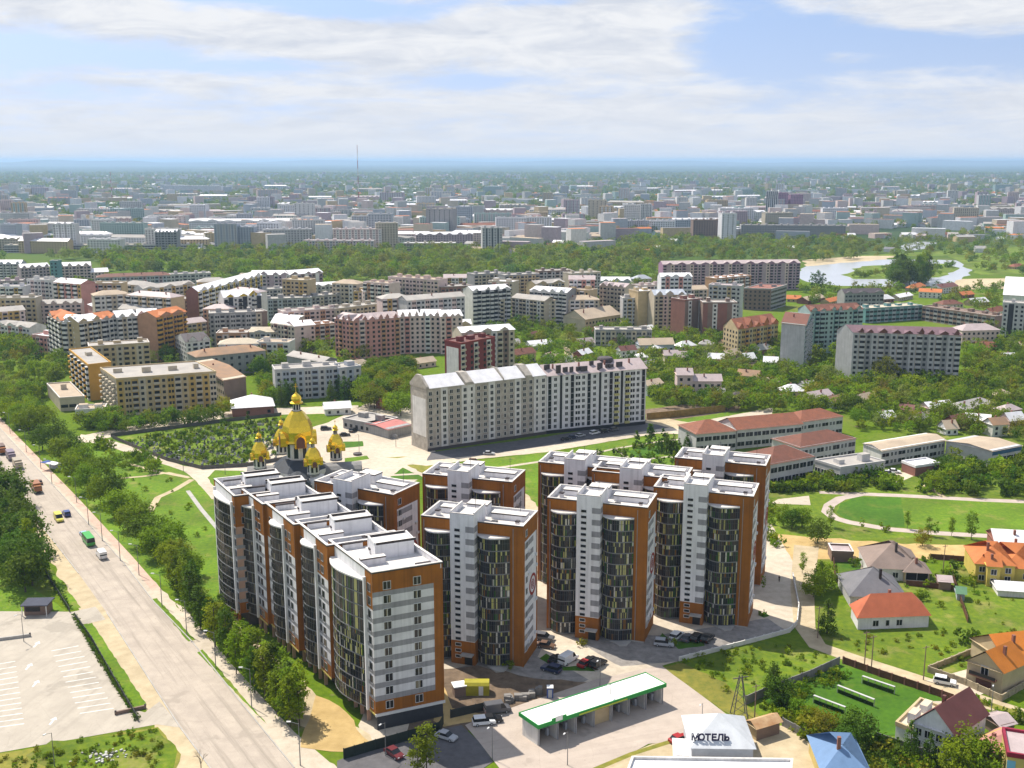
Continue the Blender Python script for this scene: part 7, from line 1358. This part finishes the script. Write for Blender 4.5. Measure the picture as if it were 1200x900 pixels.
# bare young tree by the road, gravestones
p_ = onground(236, 905); bt = thing('bare_tree', 'leafless pale branching tree at the bottom edge beside the road', 'tree', tuple(p_)); mb = MB(); rb = random.Random(4)
BARKL = mat('pale_bark', (.30, .25, .20), .9, .15)
def grow(a, d, l, r, n):
    b = a + d * l; mb.tube(a, b, r, BARKL, 4, r * .6)
    if n:
        for _ in range(3): grow(a + d * l * rb.uniform(.5, 1), (d + Vector((rb.gauss(0, .45), rb.gauss(0, .45), rb.uniform(-.1, .3)))).normalized(), l * rb.uniform(.55, .75), r * .55, n - 1)
grow(Vector(p_), Vector((0, 0, 1)), 2.6, .12, 4); tpart('branch', mb, bt)
mb = MB(); pts = [P(*p)[:2] for p in [(150, 518), (250, 500), (330, 491), (346, 510), (337, 533), (285, 545), (240, 548), (195, 536)]]; n = 0
STONES = [mat('pale_gravestone', (.25, .26, .25), .6, .1), mat('dark_gravestone', (.07, .07, .08), .4, .1), mat('white_cross', (.42, .42, .40), .7, .05)]
while n < 360:
    x, y = rt.uniform(min(p[0] for p in pts), max(p[0] for p in pts)), rt.uniform(min(p[1] for p in pts), max(p[1] for p in pts))
    if inside(pts, x, y): n += 1; m = rt.choice(STONES); h = rt.uniform(.5, 1.0); mb.box((x, y), rt.uniform(.5, .9), .18, 0, h, m, rt.uniform(-.2, .2)); mb.box((x, y - .9), .8, 1.4, 0, .2, STONES[1])
struct('gravestone', mb, 'stuff')
mb = MB()                                                   # rubble heap in the rough grass below the lot
c0_ = P(125, 886)
for i in range(60): a, d = rt.uniform(0, 6.28), abs(rt.gauss(0, 1.7)); s = rt.uniform(.2, .6); mb.box((c0_.x + cos(a) * d * 1.5, c0_.y + sin(a) * d), s, s * rt.uniform(.5, 1), 0, s * .7, STONES[2] if i % 3 else CONC, a)
struct('rubble', mb, 'stuff')
# ---------------------------------------------------------------- the far town
rf_ = random.Random(99)
FARW = [OFFW, OFFW, LILAC, GREYL, LILAC, PINKL, BEIGE, GREYB, MAUVE, GREYL, CREAM, MINT]; FARN = {CREAM: 'cream', OFFW: 'white', GREYL: 'light grey', LILAC: 'pale', PINKL: 'pale pink', BEIGE: 'beige', GREYB: 'bluish grey', MAUVE: 'mauve', GREYD: 'grey', BROWN: 'brown', MINT: 'pale green', TAN: 'tan', BRICK: 'brick', PURPLE: 'purple', TEAL: 'teal'}
def far_block(px, py, w, h, wall, roof='flat', rfm=None, lab=None, depth=12, pat='w', cols=None):   # w in metres, py = ground line
    g = P(px, py); s = 1250 / (g.y * cP + CH * sP); dx = w * s / 2; top = py - h * s * .985
    t = block('apartment_block', lab or '', 'apartment block', (px - dx, top), (px + dx, top + rf_.uniform(-.03, .03) * dx), h, depth=depth, wall=wall, cols=cols, fl=max(2, int(h / 3)), pat=pat, cw=3.6, roof=roof, roofm=rfm or TARR, rh=3)
    if not lab: ANCH.pop()
    return t
NAMED = [(194, 298, 26, 27, GREYD, 'zig', WMET, 'dark far tower with a white curled roof, left, just beyond the woods', 'bw'), (577, 298, 24, 32, GREYL, 'flat', TARR, 'grey far tower with a dark glazed strip just beyond the woods', 'wg'), (917, 252, 24, 46, PURPLE, 'flat', TARR, 'left one of the purple far high-rise pair, right skyline', 'w'), (934, 252, 26, 42, PURPLE, 'flat', TARR, 'right one of the purple far high-rise pair, slightly lower', 'w'), (905, 252, 24, 50, OFFW, 'flat', TARR, 'white far high-rise with dark stripes, left of the purple pair', 'g'), (855, 284, 20, 40, LILAC, 'flat', TARR, 'slim pale far tower standing behind the woods, above the purple block', 'w.'), (838, 283, 60, 30, BROWN, 'flat', TARR, 'brown far slab left of the slim pale tower', 'w'), (700, 258, 34, 38, BEIGE, 'flat', TARR, 'cream far tower pair right of the picture middle', 'w.'), (445, 290, 30, 44, GREYB, 'flat', TARR, 'bluish far tower pair behind the woods, left of the grey glazed tower', 'w'), (515, 278, 40, 42, GREYD, 'flat', TARR, 'grey far tower with a white side between the bluish pair and the glazed tower', '.w'), (356, 262, 34, 36, OFFW, 'flat', TARR, 'tall white far block left of the mast', 'w.'), (280, 276, 150, 22, LILAC, 'zig', WMET, 'long mauve far terrace with a row of white gables', 'w'), (195, 272, 60, 26, OFFW, 'flat', TARR, 'white and tan far slab behind the dark curled-roof tower', 'w.'), (110, 276, 60, 24, GREYB, 'flat', TARR, 'bluish far slab left of the white and tan one', 'w'), (38, 268, 110, 20, OFFW, 'flat', TARR, 'white far slab at the left edge', 'w'), (120, 296, 240, 9, GREYL, 'flat', BEIGE, 'very long low pale far hall in front of the left town', 'l'), (430, 294, 220, 9, BEIGE, 'flat', WMET, 'very long low beige far hall left of the grey glazed tower', 'l'), (930, 280, 150, 20, GREYD, 'flat', TARR, 'long dark far slab right of the slim pale tower', 'w'), (790, 272, 160, 18, GREYB, 'flat', TARR, 'long bluish far slab above the purple block', 'w'), (630, 268, 150, 10, OFFW, 'flat', WMET, 'long white far factory roof right of the grey glazed tower', 'l'), (225, 226, 200, 26, LILAC, 'flat', WMET, 'white far terrace group high up at the left, under the horizon woods', 'w')]
for px, py, w, h, wl, rf, rm_, lab, pat in NAMED: far_block(px, py, w, h, wl, rf, rm_, lab, 16, pat)
BELTOK = lambda px, py: not (285 < py and 100 < px < 1240)
made = 0; spots = []
while made < 190:
    py = 298 - 76 * rf_.random() ** 1.1; px = rf_.uniform(-20, 1220)
    if px > 560 and py > 272 - (px - 900) * .02 or px > 930 and py > 262: continue
    if any(abs(px - a) < 22 and abs(py - b) < 3.2 for a, b in spots): continue
    spots.append((px, py)); w, h = rf_.choice([(60, 15), (75, 15), (85, 16), (45, 27), (24, 30), (60, 27), (40, 18), (90, 10), (28, 34)]); wl = rf_.choice(FARW); rfm = rf_.choice([TARR, WMET, WMET, TARR, PKR, REDR if h < 16 else WMET]); rf = 'flat' if h > 16 else rf_.choice(['flat', 'hip', 'zig', 'gable'])
    t = far_block(px, py, w, h, wl, rf, rfm, cols=[wl, rf_.choice(FARW)] if rf_.random() < .5 else None); made += 1
    TL.append((t, ('long low' if w > 86 else 'tall' if h > 26 and w < 50 else 'nine-storey' if h > 20 else 'five-storey') + ' ' + FARN[wl] + ' block' + (' with white roof' if rfm is WMET else ' with red roof' if rfm is REDR else ''), px, py - 5, 'apartment blocks of the far town'))
def farhouse(mb, px, py, w, d, h, wl, rfm, rh, base=0.0):
    g = P(px, py); a = rf_.uniform(-.8, .8); ca, sa = cos(a), sin(a); q = lambda x, y, z: (g.x + x * ca - y * sa, g.y + x * sa + y * ca, z)
    c = [(-w / 2, -d / 2), (w / 2, -d / 2), (w / 2, d / 2), (-w / 2, d / 2)]
    mb.hexa([q(x, y, 0) for x, y in c], [q(x, y, h) for x, y in c], wl, rfm, False)
    if rh: e = .4; mb.face([q(-w / 2 - e, -d / 2 - e, h), q(w / 2 + e, -d / 2 - e, h), q(w / 2 + e, 0, h + rh), q(-w / 2 - e, 0, h + rh)], rfm); mb.face([q(w / 2 + e, d / 2 + e, h), q(-w / 2 - e, d / 2 + e, h), q(-w / 2 - e, 0, h + rh), q(w / 2 + e, 0, h + rh)], rfm); [mb.face([q(s * w / 2, -d / 2, h), q(s * w / 2, d / 2, h), q(s * w / 2, 0, h + rh)], wl) for s in (-1, 1)]
HR = [WMET, WMET, PKR, REDR, TANR, SLATE, GRR, ORR, TARR]; HN = {WMET: 'white', PKR: 'pinkish', REDR: 'red', TANR: 'tan', SLATE: 'grey', GRR: 'slate', ORR: 'orange', TARR: 'pale grey'}
single = 0
for _ in range(4800):
    py = 300 - 96 * rf_.random() ** .8; px = rf_.uniform(-30, 1230)
    if py > 284 and rf_.random() < .8: continue
    if px > 700 and 268 < py and rf_.random() < .75: continue
    g = P(px, py)
    if not free(g.x, g.y, 8): continue
    w, d, h, rh = rf_.choice([(11, 9, 4, 3), (14, 10, 6, 3), (12, 9, 3.5, 2.5), (26, 12, 7, 2), (30, 14, 7, 0), (45, 12, 15, 0), (22, 16, 24, 0), (11, 9, 4, 3), (13, 9, 5, 3)]); wl, rfm = rf_.choice(FARW), rf_.choice(HR)
    if single == 0 and _ == 0: stuff_mb = MB()
    if py > 262 and single < 130:
        mb = MB(); farhouse(mb, px, py, w, d, h, wl, rfm, rh); o = link('far_house', mb.mesh('far_house', tuple(g)), None, tuple(g)); tag(o, '', 'house'); single += 1
        TL.append((o, ('low' if h < 5 else 'bulky' if h > 10 else 'wide' if w > 20 else 'two-storey') + ' ' + FARN[wl] + ' far house with ' + HN[rfm] + ' roof', px, py, 'small houses of the far town'))
    else: farhouse(stuff_mb, px, py, w, d, h, wl, rfm, rh)
struct('far_town', stuff_mb, 'stuff')
# ---------------------------------------------------------------- labels for repeats: what each looks like, then what it stands beside
for o in D.objects:
    if '_px' in o.keys(): TL.append((o, o['_d'], o['_px'][0], o['_px'][1], 'small houses in the gardens'))
LM = [('the domed church', 350, 520), ('the beige block', 560, 490), ('the white block', 700, 470), ('the long row', 330, 690), ('the nearest tower', 560, 690), ('the middle tower', 705, 670), ('the curved yard wall', 930, 715), ('the car wash', 690, 825), ('the motel', 850, 865), ('the parking lot', 60, 790), ('the guard kiosk', 40, 705), ('the green minibus', 104, 630), ('the rust-orange lorry', 43, 570), ('the bus shelter', 60, 550), ('the cemetery', 250, 525), ('the yellow panel block', 190, 470), ('the ochre end wall', 110, 450), ('the wavy terrace', 140, 390), ('the red brick end', 225, 365), ('the pink terrace', 460, 395), ('the deep red block', 550, 420), ('the white balconied block', 645, 365), ('the purple block', 857, 325), ('the river', 1040, 320), ('the great grey block', 1055, 420), ('the blank gabled end', 930, 405), ('the red-orange gabled block', 880, 400), ('the brown twin blocks', 835, 380), ('the school', 900, 505), ('the tan-roofed halls', 1100, 525), ('the sports field', 1100, 605), ('the brown-roofed bungalow', 1050, 655), ('the orange-red bungalow', 1045, 715), ('the yellow house', 1165, 660), ('the orange-roofed beige house', 1165, 780), ('the maroon-roofed house', 1110, 850), ('the fruit garden', 1000, 825), ('the blue roof', 990, 885), ('the public garden', 765, 530), ('the L-plan white house', 825, 455), ('the teal stair tower', 62, 315), ('the red-attic row', 180, 330), ('the teal hall', 1048, 370), ('the bluish block', 360, 455), ('the pink-red roof', 470, 500), ('the dirt lane', 960, 760), ('the mast', 419, 215), ('the glazed far tower', 577, 285), ('the curled-roof far tower', 194, 288), ('the purple high-rises', 915, 242), ('the slim pale far tower', 855, 270), ('the left edge', 0, 260), ('the right edge', 1200, 260), ('the right edge', 1200, 430), ('the sandbar', 960, 305), ('the bare tree', 236, 890), ('the green hoarding', 460, 872), ('the dark yard', 520, 880), ('the lane stone wall', 1130, 805), ('the white villa', 755, 325), ('the long grey low block', 730, 395), ('the dirt street', 670, 410), ('the long mauve far terrace', 280, 268), ('the white far slab', 38, 260), ('the bluish far slab', 790, 266), ('the dark far slab', 930, 274), ('the cream far towers', 700, 250), ('the poplars on the river', 1070, 325), ('the left lawn', 15, 690)]
def rel(px, py, a, near=True):
    dx, dy = px - a[1], (py - a[2]) * 2.0
    if abs(dx) > abs(dy): return 'left of ' if dx < 0 else 'right of '
    return 'behind ' if dy < 0 else 'in front of '
def ranked(px, py): return sorted(LM, key=lambda a: (a[1] - px) ** 2 + 4 * (a[2] - py) ** 2)
groups = {}
for e in TL:
    r = ranked(e[2], e[3])[0]; d = hypot(r[1] - e[2], r[2] - e[3]); groups.setdefault(f"{e[1]} {'close ' if d < 26 and rel(e[2], e[3], r) != 'in front of ' else ''}{rel(e[2], e[3], r)}{r[0]}", []).append(e)
final = {}
for lab, es in groups.items():
    if len(es) == 1: final.setdefault(lab, []).append(es[0]); continue
    for e in es:
        r = ranked(e[2], e[3]); r2 = next(q for q in r[1:] if q[0] != r[0][0]); final.setdefault(f"{e[1]} {rel(e[2], e[3], r[0])}{r[0][0]}, toward {r2[0]}", []).append(e)
ORD = ['leftmost', 'second from left', 'third from left', 'fourth from left', 'fifth from left', 'sixth from left', 'seventh from left', 'eighth from left', 'ninth from left', 'tenth from left']
USED = set()
for lab, es in final.items():
    es.sort(key=lambda e: e[2])
    for i, e in enumerate(es):
        l = lab if len(es) == 1 else f"{ORD[i] if i < len(es) - 1 or i > 9 else 'rightmost'} {lab}" if i < 10 else lab
        w = l.split()
        if len(w) > 16 and ' with ' in l: k0 = w.index('with'); k1 = next((i for i in range(k0, min(len(w), k0 + 5)) if w[i] == 'roof'), None); w = w[:k0] + w[k1 + 1:] if k1 else w
        l = ' '.join(w[:16])
        if l in USED: l = ' '.join((['farther'] + w)[:16])
        USED.add(l); e[0]['label'] = l; e[0]['group'] = e[4]
for o in D.objects:
    for k in ('_px', '_d'):
        if k in o.keys(): del o[k]
# ---------------------------------------------------------------- air
HZ = 90900; mb = MB(); hm = D.materials.new('air'); hm.use_nodes = True; ht = hm.node_tree; ht.nodes.clear()
hv = ht.nodes.new('ShaderNodeVolumePrincipled'); hv.inputs['Color'].default_value = (.50, .73, 1, 1); hv.inputs['Density'].default_value = 7.5e-5; hv.inputs['Anisotropy'].default_value = .2
ho = ht.nodes.new('ShaderNodeOutputMaterial'); ht.links.new(hv.outputs[0], ho.inputs['Volume'])
mb.prism([(-HZ, -HZ), (HZ, -HZ), (HZ, HZ), (-HZ, HZ)], -1, 152, hm, None, True)
struct('haze', mb, 'stuff')
